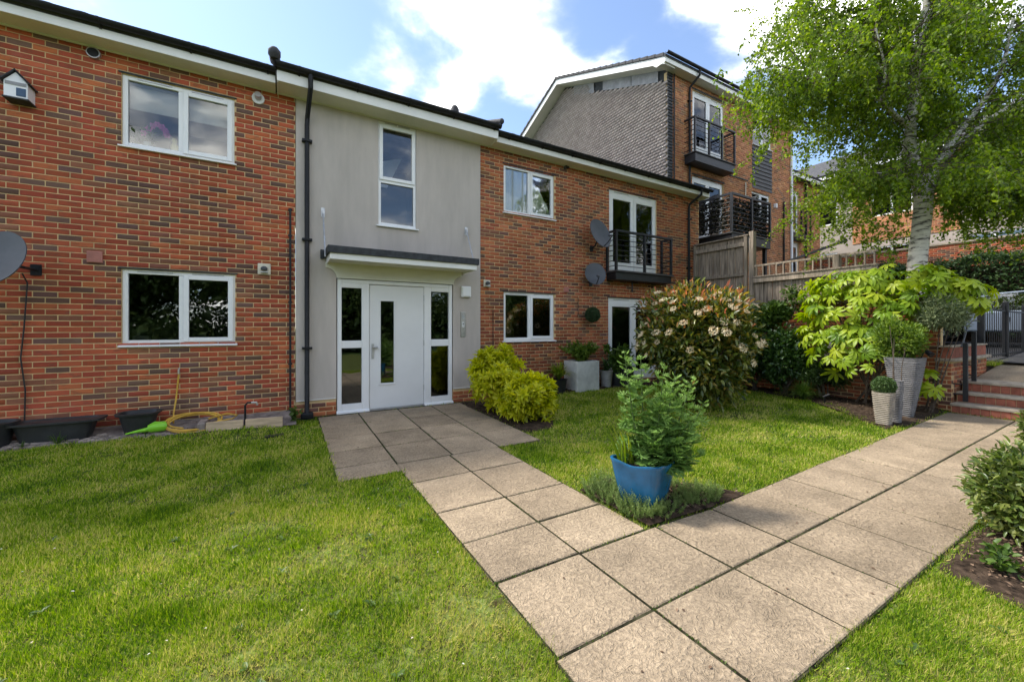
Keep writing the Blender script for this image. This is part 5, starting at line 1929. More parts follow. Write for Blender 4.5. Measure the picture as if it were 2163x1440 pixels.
z0 = 0.08
planter('planter_pot', 'round black planter cut off by the left edge with green weeds in it', (-2.99, 7.16, z0), [(0.17, 0), (0.215, 0.25), (0.245, 0.255), (0.25, 0.285), (0.225, 0.285), (0.21, 0.20)], 28, None, M['darkpot'], soil=(0.2, 0.24), soilm='joint', ribs=0)
planter('trough_planter', 'long black plastic trough planter with a ribbed side at the left', (-2.43, 7.2, z0), [(0.125, 0), (0.15, 0.22), (0.185, 0.225), (0.185, 0.25), (0.15, 0.25), (0.14, 0.2)], 48, 6, M['darkpot'], sx=2.35, rotz=-0.03, soil=(0.143, 0.235), soilm='darkpot', cat='planter')
planter('planter_pot', 'empty black planter pot with a flared rim left of the yellow hose', (-1.66, 7.2, z0), [(0.12, 0), (0.165, 0.24), (0.195, 0.245), (0.2, 0.27), (0.165, 0.27), (0.13, 0.1)], 32, 3.5, M['darkpot'], sx=1.15, soil=(0.14, 0.14))

# hose, tap end and watering nozzle
pts = []
for i in range(120):
    a = i / 119 * 2 * math.pi * 4.3 + 2.5
    k = 1 + 0.07 * math.sin(i * 0.31)
    pts.append((-1.06 + 0.30 * k * math.cos(a), 7.10 + 0.17 * k * math.sin(a), 0.15 + 0.5 * 0.17 * k * math.sin(a) + 0.018 * math.sin(i * 0.17) + 0.03 * (i / 119)))
up = [(-1.30, 7.20, 0.16), (-1.325, 7.34, 0.26), (-1.31, 7.41, 0.45), (-1.295, 7.425, 0.65), (-1.28, 7.42, 0.82)]
hs_ = thing('garden_hose', 'coiled yellow garden hose rising to a tap on the left brick wall', 'hose', (-1.1, 7.1, 0.1))
MB().tube(pts[::-1] + up, 0.011, 7).build('tube', M['hose'], hs_, smooth=True)
q = MB().tube([(-1.28, 7.42, 0.82), (-1.28, 7.42, 0.88)], 0.014, 8)
q.tube([(-1.28, 7.42, 0.87), (-1.28, 7.448, 0.90)], 0.012, 8)
q.build('tap_connector', M['steel'], hs_)
MB().tube([(-0.83, 7.06, 0.14), (-0.6, 7.0, 0.18), (-0.55, 7.02, 0.22), (-0.68, 7.12, 0.24), (-0.9, 7.15, 0.18)], 0.011, 7).build('tube', M['hose'], hs_, smooth=True)
t = thing('watering_can', 'lime green plastic watering can lying on its side by the hose', 'watering can', (-1.5, 7.02, 0.09))
b = MB().tube([(-1.36, 7.06, 0.155), (-1.38, 7.05, 0.155), (-1.50, 7.02, 0.15), (-1.53, 7.015, 0.148)], [0.062, 0.068, 0.06, 0.045], 16)
b.build('body', M['lime'], t, smooth=True)
MB().tube([(-1.50, 7.02, 0.14), (-1.62, 6.99, 0.13), (-1.74, 6.96, 0.115)], [0.035, 0.02, 0.008], 10).build('spout', M['lime'], t, smooth=True)
MB().tube([(-1.52, 7.02, 0.19), (-1.46, 7.03, 0.225), (-1.40, 7.04, 0.21)], 0.009, 7).build('handle', M['lime'], t, smooth=True)

for a, b, lb in (((-0.90, 6.92), (-0.47, 6.875), 'pale timber edging board left of the standpipe'), ((-0.44, 6.87), (0.02, 6.83), 'pale timber edging board between the standpipe and downpipe')):
    p = MB()
    p.bar((a[0], a[1], 0.075), (b[0], b[1], 0.075), 0.025, 0.20)
    tag(p.build('edging_board', M['plank'], bevel=0.004), lb, 'board', 'timber edging boards')
p = MB()
p.box(-1.0, -0.91, 6.93, 6.97, 0.0, 0.16)
p.box(-1.0, -0.91, 6.98, 7.4, 0.10, 0.17)
tag(p.build('edging_block', M['cobble'], bevel=0.008), 'short dark edging block at the end of the pale boards', 'block')
t = thing('standpipe', 'short dark garden standpipe with a brass tap between the pale boards', 'tap', (-0.44, 6.93, 0.0))
MB().tube([(-0.45, 6.95, 0.0), (-0.45, 6.95, 0.36), (-0.42, 6.94, 0.40), (-0.36, 6.92, 0.40)], 0.014, 8).build('pipe', M['cable'], t, smooth=True)
MB().tube([(-0.37, 6.92, 0.40), (-0.31, 6.90, 0.40), (-0.30, 6.90, 0.36)], 0.017, 8).build('tap', M['steel'], t, smooth=True)
p = MB().box(-0.2, 0.03, 6.33, 6.47, -0.01, 0.012)
for i in range(6):
    p.box(-0.18 + i * 0.035, -0.165 + i * 0.035, 6.35, 6.45, 0.0125, 0.017)
tag(p.build('drain_cover', M['black'], bevel=0.003), 'small black drain cover set in the lawn near the downpipe', 'drain cover')

# things on the window sills
wz = 4.06
t = thing('orchid', 'pink orchid with dark leaves on the sill of the upper left window', 'plant', (-1.68, 7.6, wz))
MB().tube([(-1.66, 7.6, wz), (-1.66, 7.6, wz + 0.16), (-1.62, 7.6, wz + 0.28), (-1.52, 7.6, wz + 0.33), (-1.44, 7.59, wz + 0.28)], 0.006, 6).build('stem', M['greenstem'], t)
MB().lathe([(0.04, 0), (0.055, 0.1), (0.05, 0.1)], (-1.66, 7.6, wz - 0.02), 14).build('pot', M['white'], t)
for cx, cz in ((-1.60, .33), (-1.55, .36), (-1.50, .34), (-1.46, .29), (-1.64, .28), (-1.70, .20), (-1.44, .23)):
    P_ = np.tile([cx, 7.585, wz + cz], (6, 1))
    a = np.linspace(0, 2 * np.pi, 6, endpoint=False)
    leaves('flower', P_, np.stack([np.cos(a), -0.3 * np.ones(6), np.sin(a)], 1), np.tile([0, -1, 0.1], (6, 1)), 0.05, 0.04, M['pink'], t, 'oval', origin=WLOC[t.name], stuff=False)
P_ = np.stack([rng.uniform(-1.84, -1.6, 60), rng.uniform(7.56, 7.68, 60), wz + rng.uniform(0.0, 0.22, 60)], 1)
leaves('foliage', P_, rand_unit(60) + [-.3, 0, .8], rand_unit(60), rng.uniform(.08, .18, 60), .035, M['l_dark'], t, 'oval', origin=WLOC[t.name])
t = MB().lathe([(0.045, 0), (0.05, 0.1), (0.03, 0.14), (0.025, 0.15), (0.033, 0.19), (0.02, 0.22)], (-1.36, 7.6, wz - 0.01), 14).build('figurine', mat('yellow_ceramic', (0.72, 0.66, 0.30), 0.4), smooth=True)
tag(t, 'small pale yellow figurine on the sill of the upper left window', 'figurine')
wz = 1.31
t = MB().box(-1.82, -1.64, 7.58, 7.68, wz, wz + 0.06).build('sill_tray', M['white'], bevel=0.008)
tag(t, 'white tray on the sill at the left of the lower left window', 'tray')
t = thing('glass_vase', 'clear glass vase with yellow ornaments inside the lower left window', 'vase', (-0.93, 7.6, wz))
MB().lathe([(0.055, 0.0), (0.055, 0.24), (0.051, 0.24), (0.051, 0.01)], (-0.93, 7.62, wz + 0.03), 18).build('glass', M['glass'], t, smooth=True)
for dx, dz in ((-.02, .05), (.02, .06), (0.0, .09), (.01, .12)):
    MB().lathe([(0.004, -0.02), (0.02, 0), (0.004, 0.02)], (-0.93 + dx, 7.62, wz + 0.03 + dz), 8).build('ornament', M['hose'], t, smooth=True)
t = MB().lathe([(0.03, 0), (0.04, 0.05), (0.03, 0.08)], (-1.34, 7.6, wz), 10).build('sill_pot', M['pot_stone'], smooth=True)
tag(t, 'little stone pot on the sill beside the mullion of the lower left window', 'pot')

# ================================================================== ALONG THE RIGHT WALL
gz = 0.055
t = thing('box_planter', 'tall square pale grey box planter by the right brick wall', 'planter', (6.0, 7.12, gz))
p = MB()
bx0, bx1, by0, by1, bh = 5.66, 6.30, 6.92, 7.40, 0.68
p.box(bx0, bx1, by0, by0 + 0.03, gz, gz + bh)
p.box(bx0, bx1, by1 - 0.03, by1, gz, gz + bh)
p.box(bx0, bx0 + 0.03, by0 + 0.03, by1 - 0.03, gz, gz + bh)
p.box(bx1 - 0.03, bx1, by0 + 0.03, by1 - 0.03, gz, gz + bh)
p.build('box', mat('pale_grey_planter', (0.62, 0.62, 0.57), 0.75, 0.12, 5, 0.15, 40), t, bevel=0.006)
MB().box(bx0 + 0.03, bx1 - 0.03, by0 + 0.03, by1 - 0.03, gz + bh - 0.1, gz + bh - 0.04).build('compost', M['soil'], t)


def weed_plant(name, label, c, n, spread, h, m, L=0.1, W=0.03, kind='oval', cat='plant', seed=3, stems=7, group=None):
    t = thing(name, label, cat, c, group)
    g = np.random.default_rng(seed)
    sm = MB()
    P, D = [], []
    for s_ in range(stems):
        a = g.uniform(0, 2 * np.pi)
        tip = np.array([math.cos(a) * spread[0] * g.uniform(.3, 1), math.sin(a) * spread[1] * g.uniform(.3, 1), h * g.uniform(.55, 1.05)])
        mid = tip * np.array([.35, .35, .6])
        pts = [np.array(c) + q for q in (np.array([0, 0, -0.02]), mid, tip)]
        sm.tube(pts, [0.007, 0.005, 0.002], 5)
        k = n // stems
        u = g.uniform(0.15, 1, k)
        q = np.where(u[:, None] < .6, mid * (u / .6)[:, None], mid + (tip - mid) * ((u - .6) / .4)[:, None])
        P.append(np.array(c) + q)
        d = g.normal(size=(k, 3)) * 0.8 + tip / np.linalg.norm(tip) * 0.5
        D.append(d)
    sm.build('stem', M['greenstem'], t)
    P, D = np.concatenate(P), np.concatenate(D)
    leaves('foliage', P, D, rand_unit(len(P)) * .6 + [0, 0, 1], L * g.uniform(.6, 1.2, len(P)), W, m, t, kind, origin=WLOC[t.name])
    return t


weed_plant('planter_weeds', 'loose feathery green plants growing out of the pale box planter', (5.98, 7.15, gz + bh - 0.04), 2600, (0.72, 0.36), 0.46, M['l_bush'], 0.10, 0.022, seed=5, stems=30)


def grassy(name, label, c, n, L, m, w_=0.014, droop=0.9, cat='plant', single=0, spread=1.0):
    """arching strap leaves"""
    t = thing(name, label, cat, c)
    V, F, A = [], [], []
    for i in range(n):
        a = random.uniform(0, 2 * math.pi)
        l = L * random.uniform(.6, 1.1)
        out_ = random.uniform(.25, 1) * spread
        v, f = [], []
        seg = 6
        for k in range(seg + 1):
            u = k / seg
            r_ = l * out_ * (u * 0.75)
            z = l * (u * 1.0 - droop * out_ * u * u * 0.85)
            ww = w_ * (1 - u ** 2.2) * 0.5 + 0.0008
            ca, sa = math.cos(a), math.sin(a)
            v += [(r_ * ca - sa * ww, r_ * sa + ca * ww, z), (r_ * ca + sa * ww, r_ * sa - ca * ww, z)]
        f = [(2 * k, 2 * k + 1, 2 * k + 3, 2 * k + 2) for k in range(seg)]
        if single:
            me = np_mesh('leaf', np.array(v), f, m, smooth=True)
            add_attr(me, 'rnd', np.full(len(v), random.random()))
            o = link('leaf', me, t, np.array(c) + np.array([random.uniform(-.04, .04), random.uniform(-.04, .04), 0]))
        else:
            b0 = len(V)
            V += v
            F += [tuple(b0 + q for q in x) for x in f]
            A += [random.random()] * len(v)
    if not single:
        me = np_mesh('foliage', np.array(V), F, m, smooth=True)
        add_attr(me, 'rnd', A)
        o = link('foliage', me, t, c)
        o['kind'] = 'stuff'
    return t


planter('plant_pot', 'dark brown pot under the spiky plant left of the box planter', (5.30, 7.12, gz), [(0.14, 0), (0.18, 0.28), (0.2, 0.3), (0.17, 0.3), (0.16, 0.2)], 24, None, M['darkpot'], soil=(0.16, 0.25))
grassy('spiky_plant', 'yellow green arching spiky plant in the dark pot by the box planter', (5.30, 7.12, gz + 0.27), 210, 0.60, M['l_strap'], 0.026, 0.98)
for k, (x, y, r_, h_, lb) in enumerate(((6.70, 7.12, 0.15, 0.42, 'slim grey plant pot just right of the pale box planter'), (7.02, 7.1, 0.15, 0.36, 'short dark pot with leafy plant between two grey pots'), (7.24, 7.02, 0.165, 0.50, 'tall dark square pot against the white door frame'))):
    planter('plant_pot', lb, (x, y, gz), [(r_ * .75, 0), (r_, h_ - .02), (r_ * 1.06, h_), (r_ * .9, h_), (r_ * .85, h_ * .7)], 24, 5 if k == 2 else None, M['grey_pot'] if k == 0 else M['darkpot'], soil=(r_ * .85, h_ * .85), group='dark pots by the garden door')
weed_plant('potted_shrub', 'broad leaved green shrub in the short dark pot by the white door', (7.02, 7.1, gz + 0.3), 260, (0.40, 0.26), 0.70, M['l_mid'], 0.17, 0.085, seed=9, stems=7)
weed_plant('potted_shrub', 'green tufted plant above the tall dark pot beside the white door', (7.22, 7.0, gz + 0.43), 320, (0.28, 0.24), 0.55, M['l_mid'], 0.13, 0.05, seed=11, stems=7)
weed_plant('potted_shrub', 'low dark plant in the slim grey pot beside the box planter', (6.70, 7.12, gz + 0.36), 120, (0.2, 0.15), 0.35, M['l_dark'], 0.11, 0.05, seed=12, stems=5)


def topiary(name, label, c, r_, m, n=3600, L=0.03, cat='topiary'):
    t = thing(name, label, cat, c)
    c = np.array(c, float)
    v = rand_unit(n)
    P = c + v * r_ * rng.uniform(0.90, 1.0, (n, 1))
    sp = []
    MB().lathe([(r_ * 0.9 * math.sin(R(a)), -r_ * 0.9 * math.cos(R(a))) for a in range(5, 180, 17)], tuple(c), 16).build('core', m if False else M['twig'], t, smooth=True)
    leaves('foliage', P, v + rng.normal(size=(n, 3)) * .8, v + rng.normal(size=(n, 3)) * .4, L * rng.uniform(.7, 1.2, n), L * .6, m, t, 'diamond', origin=WLOC[t.name])
    return t


tb = topiary('topiary_ball', 'dark green topiary ball hanging on the brick wall beside the glazed door', (6.33, 7.18, 1.79), 0.165, M['l_topiary'])
MB().tube([(6.33, 7.18, 1.93), (6.33, 7.18, 2.3), (6.33, 7.445, 2.35)], 0.005, 5).build('hanger', M['cable'], tb)

# ================================================================== POTS BY THE STEPS
def ribbed(name, label, c, rb, rt, h, m, n=48, sq=8, amp=0.008, nr=14, cat='plant pot', soil=True, group=None):
    prof = [(rb, 0)]
    k = nr * 4
    for i in range(k + 1):
        u = i / k
        rr = rb + (rt - rb) * u ** 0.9
        prof.append((rr + amp * (math.sin(2 * math.pi * nr * u)) * (0.3 if u > 0.96 else 1), h * (0.01 + 0.97 * u)))
    prof += [(rt + 0.004, h), (rt - 0.03, h), (rt - 0.04, h - 0.08)]
    t = thing(name, label, cat, c, group)
    MB().lathe(prof, c, n, 0, sq).build('pot', m, t, smooth=True)
    if soil:
        MB().lathe([(rt - 0.04, h - 0.09), (rt - 0.04, h - 0.06), (0.02, h - 0.05)], c, n, 0, sq).build('compost', M['soil'], t)
    return t


pz = -0.01
ribbed('plant_pot', 'short ribbed cream pot holding a clipped ball of box', (8.13, 2.50, pz), 0.08, 0.12, 0.50, M['pot_stone'], nr=17, amp=0.006, group='ribbed pots by the steps')
ribbed('plant_pot', 'slim tall ribbed grey pot between the cream pot and the big planter', (8.46, 2.46, pz), 0.06, 0.085, 0.66, M['pot_grey'], nr=24, amp=0.005, group='ribbed pots by the steps')
ribbed('plant_pot', 'tallest ribbed grey tapered planter holding a bushy green shrub', (9.08, 2.52, pz), 0.09, 0.225, 1.00, M['pot_grey'], nr=30, amp=0.006, group='ribbed pots by the steps')
topiary('box_ball', 'clipped round box ball in the short cream pot', (8.13, 2.50, pz + 0.59), 0.135, M['l_box'], 3600, 0.032)
t = thing('bare_climber', 'three bare thin stems rising from the slim grey pot', 'plant', (8.46, 2.46, pz + 0.6))
for dx, dy, h_ in ((-.05, 0, .75), (0.03, .04, .95), (.06, -.05, .6)):
    MB().tube([(8.46 + dx, 2.46 + dy, pz + .58), (8.46 + dx * 1.5, 2.46 + dy, pz + .58 + h_ * .5), (8.46 + dx * 1.1, 2.46 + dy * 2, pz + .58 + h_)], [0.008, .006, .003], 6).build('stem', M['twig'], t)


def shrub(name, label, c, r, n, L, W, m, kind='oval', seed=1, lumps=18, lump_r=.42, inner=.5, zmin=0.02, jit=.7, up=.5, cat='shrub', stems=6, base=None, group=None, rnd=None):
    base = base or (c[0], c[1], max(0, c[2] - r[2]))
    t = thing(name, label, cat, base, group)
    P, O = lumpy_crown(n, c, r, lumps, lump_r, inner, seed, zmin)
    q = MB()
    g = random.Random(seed)
    for i in range(stems):
        e = P[g.randrange(len(P))]
        b = np.array(base) + np.array([g.uniform(-.06, .06), g.uniform(-.06, .06), -0.02])
        mid = b + (e - b) * 0.5 + np.array([0, 0, 0.1 * r[2]])
        q.tube([b, mid, e], [0.02 * r[2] + 0.008, 0.012 * r[2] + 0.004, 0.003], 6)
    if stems:
        q.build('branches', M['twig'], t)
    shrub_leaves('foliage', t, P, O, L, W, m, kind, up, jit, None if rnd is None else rnd(P, O))
    return t


shrub('potted_bush', 'fine leaved bright green bush growing in the tallest grey planter', (9.05, 2.6, 1.30), (0.44, 0.36, 0.48), 7000, 0.055, 0.02, M['l_bush'], 'diamond', 21, 20, .4, .3, 0.95, .6, .8, 'shrub', 8, (9.08, 2.52, 0.93))
shrub('olive_tree', 'grey green olive tree standing behind the low wall by the steps', (9.80, 2.24, 1.76), (0.44, 0.36, 0.42), 6500, 0.07, 0.014, M['l_olive'], 'diamond', 23, 22, .42, .2, 1.2, .6, .7, 'tree', 4, (9.85, 2.44, 0.0))
t = thing('solar_spotlight', 'black solar spotlight on the rim of the tallest grey planter', 'light', (9.05, 2.16, 1.0))
MB().tube([(9.21, 2.30, 1.10), (9.17, 2.22, 1.04)], [0.03, 0.045], 14).build('head', M['black'], t, smooth=True)
MB().tube([(9.21, 2.32, 1.10), (9.21, 2.38, 0.92)], 0.01, 6).build('spike', M['black'], t)
t = thing('solar_spotlight', 'black spotlight tilted on a spike at the edge of the shady bed', 'light', (9.3, 3.75, 0.0))
MB().tube([(9.24, 3.76, 0.12), (9.28, 3.66, 0.18)], [0.02, 0.032], 14).build('head', M['black'], t, smooth=True)
MB().tube([(9.25, 3.73, 0.15), (9.26, 3.74, -0.03)], 0.01, 6).build('spike', M['black'], t)

# ================================================================== SHRUBS
# yellow choisya by the door path: whorled sprigs, the larger ones picked apart
def sprig_mesh(k):
    g = np.random.default_rng(k)
    P, Dd, Nn = [], [], []
    for tier, (n_, el, z) in enumerate(((6, .25, 0.0), (6, .75, .03), (4, 1.5, .045))):
        for i in range(n_):
            a = 2 * math.pi * (i + tier * .5) / n_ + g.uniform(-.25, .25)
            P.append((0, 0, z))
            Dd.append((math.cos(a), math.sin(a), el + g.uniform(-.2, .2)))
            Nn.append((-math.cos(a) * .6, -math.sin(a) * .6, 1))
    P, Dd, Nn = np.array(P), np.array(Dd), np.array(Nn)
    L = g.uniform(.75, 1.15, len(P)) * 0.15
    V, F, q = leaf_arrays(P, Dd, Nn, L, L * .33, 'oval')
    me = np_mesh('leaf_sprig', V, F, M['l_choisya'])
    add_attr(me, 'rnd', np.repeat(np.clip(g.normal(.55, .2, len(P)), 0, 1), q))
    return me


t = thing('choisya_shrub', 'bright yellow leaved shrub at the right edge of the door path', 'shrub', (3.5, 5.75, 0))
meshes = [sprig_mesh(k) for k in range(6)]
for cc, rr, n_, sd_ in (((3.36, 6.25, 0.60), (0.48, 0.60, 0.50), 150, 31), ((3.45, 5.40, 0.37), (0.46, 0.46, 0.40), 120, 32), ((3.28, 5.85, 0.22), (0.30, 0.55, 0.22), 30, 33)):
    P, O = lumpy_crown(n_, cc, rr, 14, .42, .8, sd_, 0.02)
    for p, o_ in zip(P, O):
        o = bpy.data.objects.new('leaf_sprig', random.choice(meshes))
        COL.objects.link(o)
        o.parent = t
        o.location = p - WLOC[t.name]
        d = Vector(o_ + np.array([0, 0, .5]) + rng.normal(size=3) * .25)
        o.rotation_euler = (d.to_track_quat('Z', 'Y') @ Matrix.Rotation(random.uniform(0, 6.28), 3, 'Z').to_quaternion()).to_euler()
        s = random.uniform(.75, 1.2)
        o.scale = (s, s, s)
    P, O = lumpy_crown(1500, cc, np.array(rr) * .92, 14, .42, .2, sd_, 0.04)
    shrub_leaves('foliage', t, P, O, 0.13, 0.04, M['l_choisya'], 'oval', .4, .8)
q = MB()
for k in range(9):
    q.tube([(3.5, 5.8, 0), (3.5 + random.uniform(-.3, .3), 5.8 + random.uniform(-.5, .5), .3), (3.5 + random.uniform(-.4, .4), 5.8 + random.uniform(-.7, .7), .6)], [.014, .009, .004], 6)
q.build('branches', M['twig'], t)

# photinia: round, glossy, coppery new growth and cream flower heads
pc, pr = (6.85, 4.85, 1.24), (1.24, 1.15, 1.28)
t = thing('photinia_shrub', 'large round shrub with coppery red tips and cream flower clusters on the lawn', 'shrub', (6.85, 4.85, 0))
P, O = lumpy_crown(19000, pc, pr, 34, .34, .3, 41, 0.06)
k_ = (P[:, 2] > 1.7) & (O[:, 2] > 0.1) & (rng.random(len(P)) < 0.25)
shrub_leaves('foliage', t, P[~k_], O[~k_], 0.125, 0.046, M['l_photinia'], 'oval', .35, .75)
P2, O2 = lumpy_crown(4200, np.array(pc) + [0, 0, .03], np.array(pr) * 1.03, 34, .32, .8, 41, 1.3)
k2 = (O2[:, 2] > 0.25) & (rng.random(len(P2)) < smoothstep(1.35, 2.05, P2[:, 2]) * .95 + .05)
P2, O2 = P2[k2], O2[k2]
o = shrub_leaves('new_growth', t, P2, O2, 0.115, 0.036, M['l_phred'], 'oval', 1.1, .45)
# flower heads
g = np.random.default_rng(5)


def flower_mesh(k):
    g = np.random.default_rng(k)
    n_ = 130
    v = g.normal(size=(n_, 3))
    v[:, 2] = np.abs(v[:, 2]) * .6
    v /= np.linalg.norm(v, axis=1, keepdims=True)
    P_ = v * np.array([.075, .075, .04]) * g.uniform(.6, 1.05, (n_, 1))
    V, F, q = leaf_arrays(P_, g.normal(size=(n_, 3)), v + g.normal(size=(n_, 3)) * .35, 0.022 * g.uniform(.7, 1.3, n_), 0.02, 'diamond')
    me = np_mesh('flower_head', V, F, M['l_flower'])
    add_attr(me, 'rnd', np.repeat(g.random(n_), q))
    return me


M['l_flower'] = leaf_mat('cream_blossom', [(0.60, 0.44, 0.28), (0.82, 0.72, 0.50), (0.90, 0.83, 0.64)], 0.8, 0.25, 0.2)
fm = [flower_mesh(k) for k in range(5)]
cnt = 0
FP = []
P3, O3 = lumpy_crown(1000, pc, pr, 34, .32, .98, 41, 0.7)
for p, d in zip(P3, O3):
    view = np.array([0, 0, 1.486]) - p
    if d @ view < 0 and random.random() < .8:
        continue
    if FP and min(np.linalg.norm(p - f_) for f_ in FP) < .15:
        continue
    if np.linalg.norm((p - pc) / pr) < .80 or p[2] < 0.85 + random.random() * .6:
        continue
    FP.append(p)
    o = bpy.data.objects.new('flower_head', random.choice(fm))
    COL.objects.link(o)
    o.parent = t
    o.location = p + d * 0.05 - WLOC[t.name]
    dd = Vector(d + np.array([0, 0, .6]))
    o.rotation_euler = dd.to_track_quat('Z', 'Y').to_euler()
    s = random.uniform(.55, 1.15)
    o.scale = (s, s, s)
    cnt += 1
    if cnt > 130:
        break
q = MB()
for k in range(12):
    a = k * 0.9
    q.tube([(6.85 + .1 * math.cos(a), 4.85 + .1 * math.sin(a), -.02), (6.85 + .35 * math.cos(a), 4.85 + .35 * math.sin(a), .55), (6.85 + .7 * math.cos(a), 4.85 + .7 * math.sin(a), 1.2)], [.035, .022, .008], 7)
q.build('branches', M['twig'], t)

# dark shrubs of the back bed
shrub('dark_shrub', 'dark glossy evergreen shrub right behind the flowering round shrub', (9.75, 5.35, 0.95), (0.62, 0.75, 0.95), 6500, 0.085, 0.045, M['l_dark'], 'oval', 51, 26, .36, .3, .05)
shrub('dark_shrub', 'deep green shrub with pale edged leaves at the foot of the brick retaining wall', (9.75, 4.72, 0.75), (0.5, 0.55, 0.78), 4800, 0.09, 0.05, M['l_laurel'] if False else M['l_dark'], 'oval', 52, 22, .38, .3, .03)
shrub('mid_shrub', 'fresh green crinkled shrub under the lower trellis fence', (9.95, 5.2, 1.75), (0.42, 0.55, 0.38), 2600, 0.09, 0.06, M['l_mid'], 'oval', 53, 14, .42, .3, .9)
shrub('dark_shrub', 'low dark leaved shrub near the wall between the round shrub and door', (9.2, 6.2, 0.7), (0.6, 0.6, 0.75), 4200, 0.085, 0.045, M['l_dark'], 'oval', 54, 18, .4, .3, .03)
shrub('fern', 'dark feathery fern in the shade below the brick wall', (9.75, 3.95, 0.45), (0.5, 0.45, 0.36), 3000, 0.10, 0.02, M['l_hedge'], 'diamond', 55, 14, .45, .2, .03, .9, .3)
grassy('grass_tussock', 'fountain of long thin grass leaves at the front of the shady bed', (9.35, 4.15, -0.01), 420, 0.62, M['l_mid'], 0.009, 1.0)
shrub('climber', 'wispy climber growing up against the lower board fence', (10.2, 4.75, 2.1), (0.22, 0.35, 0.42), 420, 0.075, 0.045, M['l_mid'], 'oval', 56, 8, .5, .2, 1.3, .9, .6, 'climber', 4)
shrub('climber', 'small climber at the corner where the board fence meets the downpipe', (10.25, 7.2, 2.65), (0.12, 0.15, 0.35), 160, 0.07, 0.05, M['l_mid'], 'oval', 57, 5, .6, .2, 1.3, .9, .6, 'climber', 3)

# fatsia: every large hand-shaped leaf is a part
def fatsia_leaf(k):
    g = random.Random(k)
    V, F, A = [(0, 0, 0)], [], []
    nl = g.choice((7, 8, 9))
    for i in range(nl):
        a = R(-125 + 250 * i / (nl - 1)) + g.uniform(-.05, .05)
        l = (1.0 - 0.30 * abs(i - (nl - 1) / 2) / ((nl - 1) / 2)) * g.uniform(.92, 1.05)
        ca, sa = math.cos(a), math.sin(a)

        def pt(r_, s_, z):
            return (r_ * ca - s_ * sa, r_ * sa + s_ * ca, z)
        w_ = 0.165 * l
        dr = g.uniform(.22, .42)
        b0 = len(V)
        V += [pt(.30 * l, -.10, .05), pt(.30 * l, .10, .05), pt(.34 * l, 0, .005),
              pt(.62 * l, -w_, .035 - dr * .22), pt(.62 * l, w_, .035 - dr * .22), pt(.66 * l, 0, -.02 - dr * .2),
              pt(.84 * l, -w_ * .62, .0 - dr * .5), pt(.84 * l, w_ * .62, .0 - dr * .5), pt(.86 * l, 0, -.03 - dr * .5),
              pt(1.0 * l, 0, -dr * .85)]
        F += [(0, b0, b0 + 2), (0, b0 + 2, b0 + 1), (b0, b0 + 3, b0 + 5, b0 + 2), (b0 + 2, b0 + 5, b0 + 4, b0 + 1),
              (b0 + 3, b0 + 6, b0 + 8, b0 + 5), (b0 + 5, b0 + 8, b0 + 7, b0 + 4), (b0 + 6, b0 + 9, b0 + 8), (b0 + 8, b0 + 9, b0 + 7)]
    # webbing between neighbouring lobes
    for i in range(nl - 1):
        F.append((0, 1 + i * 10 + 1, 1 + (i + 1) * 10))
    me = np_mesh('leaf', np.array(V), F, M['l_fatsia'], smooth=True)
    add_attr(me, 'rnd', np.full(len(V), min(1, max(0, g.gauss(.55, .22)))))
    return me


t = thing('fatsia_shrub', 'large bush of glossy yellow green hand shaped leaves in front of the brick wall', 'shrub', (9.7, 3.4, 0))
fl = [fatsia_leaf(k) for k in range(14)]
FC = [((9.75, 3.40, 1.50), (0.70, 1.05, 0.95), 120), ((9.9, 3.25, 2.25), (0.6, 1.25, 0.42), 95), ((10.1, 2.45, 2.0), (0.5, 0.75, 0.55), 60), ((9.35, 3.05, 0.75), (0.4, 0.6, 0.5), 26), ((9.45, 3.35, 1.05), (0.5, 0.75, 0.6), 55), ((9.7, 2.35, 0.5), (0.25, 0.2, 0.3), 8)]
br = MB()
for ci, (cc, rr, n_) in enumerate(FC):
    g = np.random.default_rng(60 + ci)
    v = g.normal(size=(n_ * 3, 3))
    v /= np.linalg.norm(v, axis=1, keepdims=True)
    v = v[(v[:, 2] > -0.45) & (v[:, 0] < 0.65)][:n_]
    P = np.array(cc) + v * np.array(rr) * g.uniform(.72, 1.04, (len(v), 1))
    for p, o_ in zip(P, v):
        if p[2] < 0.22:
            continue
        o = bpy.data.objects.new('leaf', random.choice(fl))
        COL.objects.link(o)
        o.parent = t
        o.location = p - WLOC[t.name]
        s = random.uniform(.165, .25)
        o.scale = (s, s, s)
        nrm = Vector(np.array([o_[0] * .95, o_[1] * .95, max(.15, o_[2]) + .42]) + g.normal(size=3) * .38).normalized()
        outd = Vector((o_[0], o_[1], -0.1)) + Vector(g.normal(size=3) * .35)
        x = (outd - nrm * outd.dot(nrm)).normalized()
        y = nrm.cross(x)
        o.rotation_euler = Matrix((x, y, nrm)).transposed().to_euler()
        if random.random() < .5:
            b = np.array([cc[0] + .1, cc[1], cc[2] - .3])
            br.tube([p, p * .6 + b * .4 + np.array([0, 0, -.08]), b], [.005, .006, .01], 5)
for k in range(8):
    br.tube([(9.9 + random.uniform(-.15, .15), 3.3 + random.uniform(-.3, .3), 0), (9.95, 3.3 + random.uniform(-.3, .3), .8), (9.95 + random.uniform(-.2, .2), 3.3 + random.uniform(-.7, .7), 1.9)], [.022, .016, .008], 6)
br.build('branches', M['twig'], t)

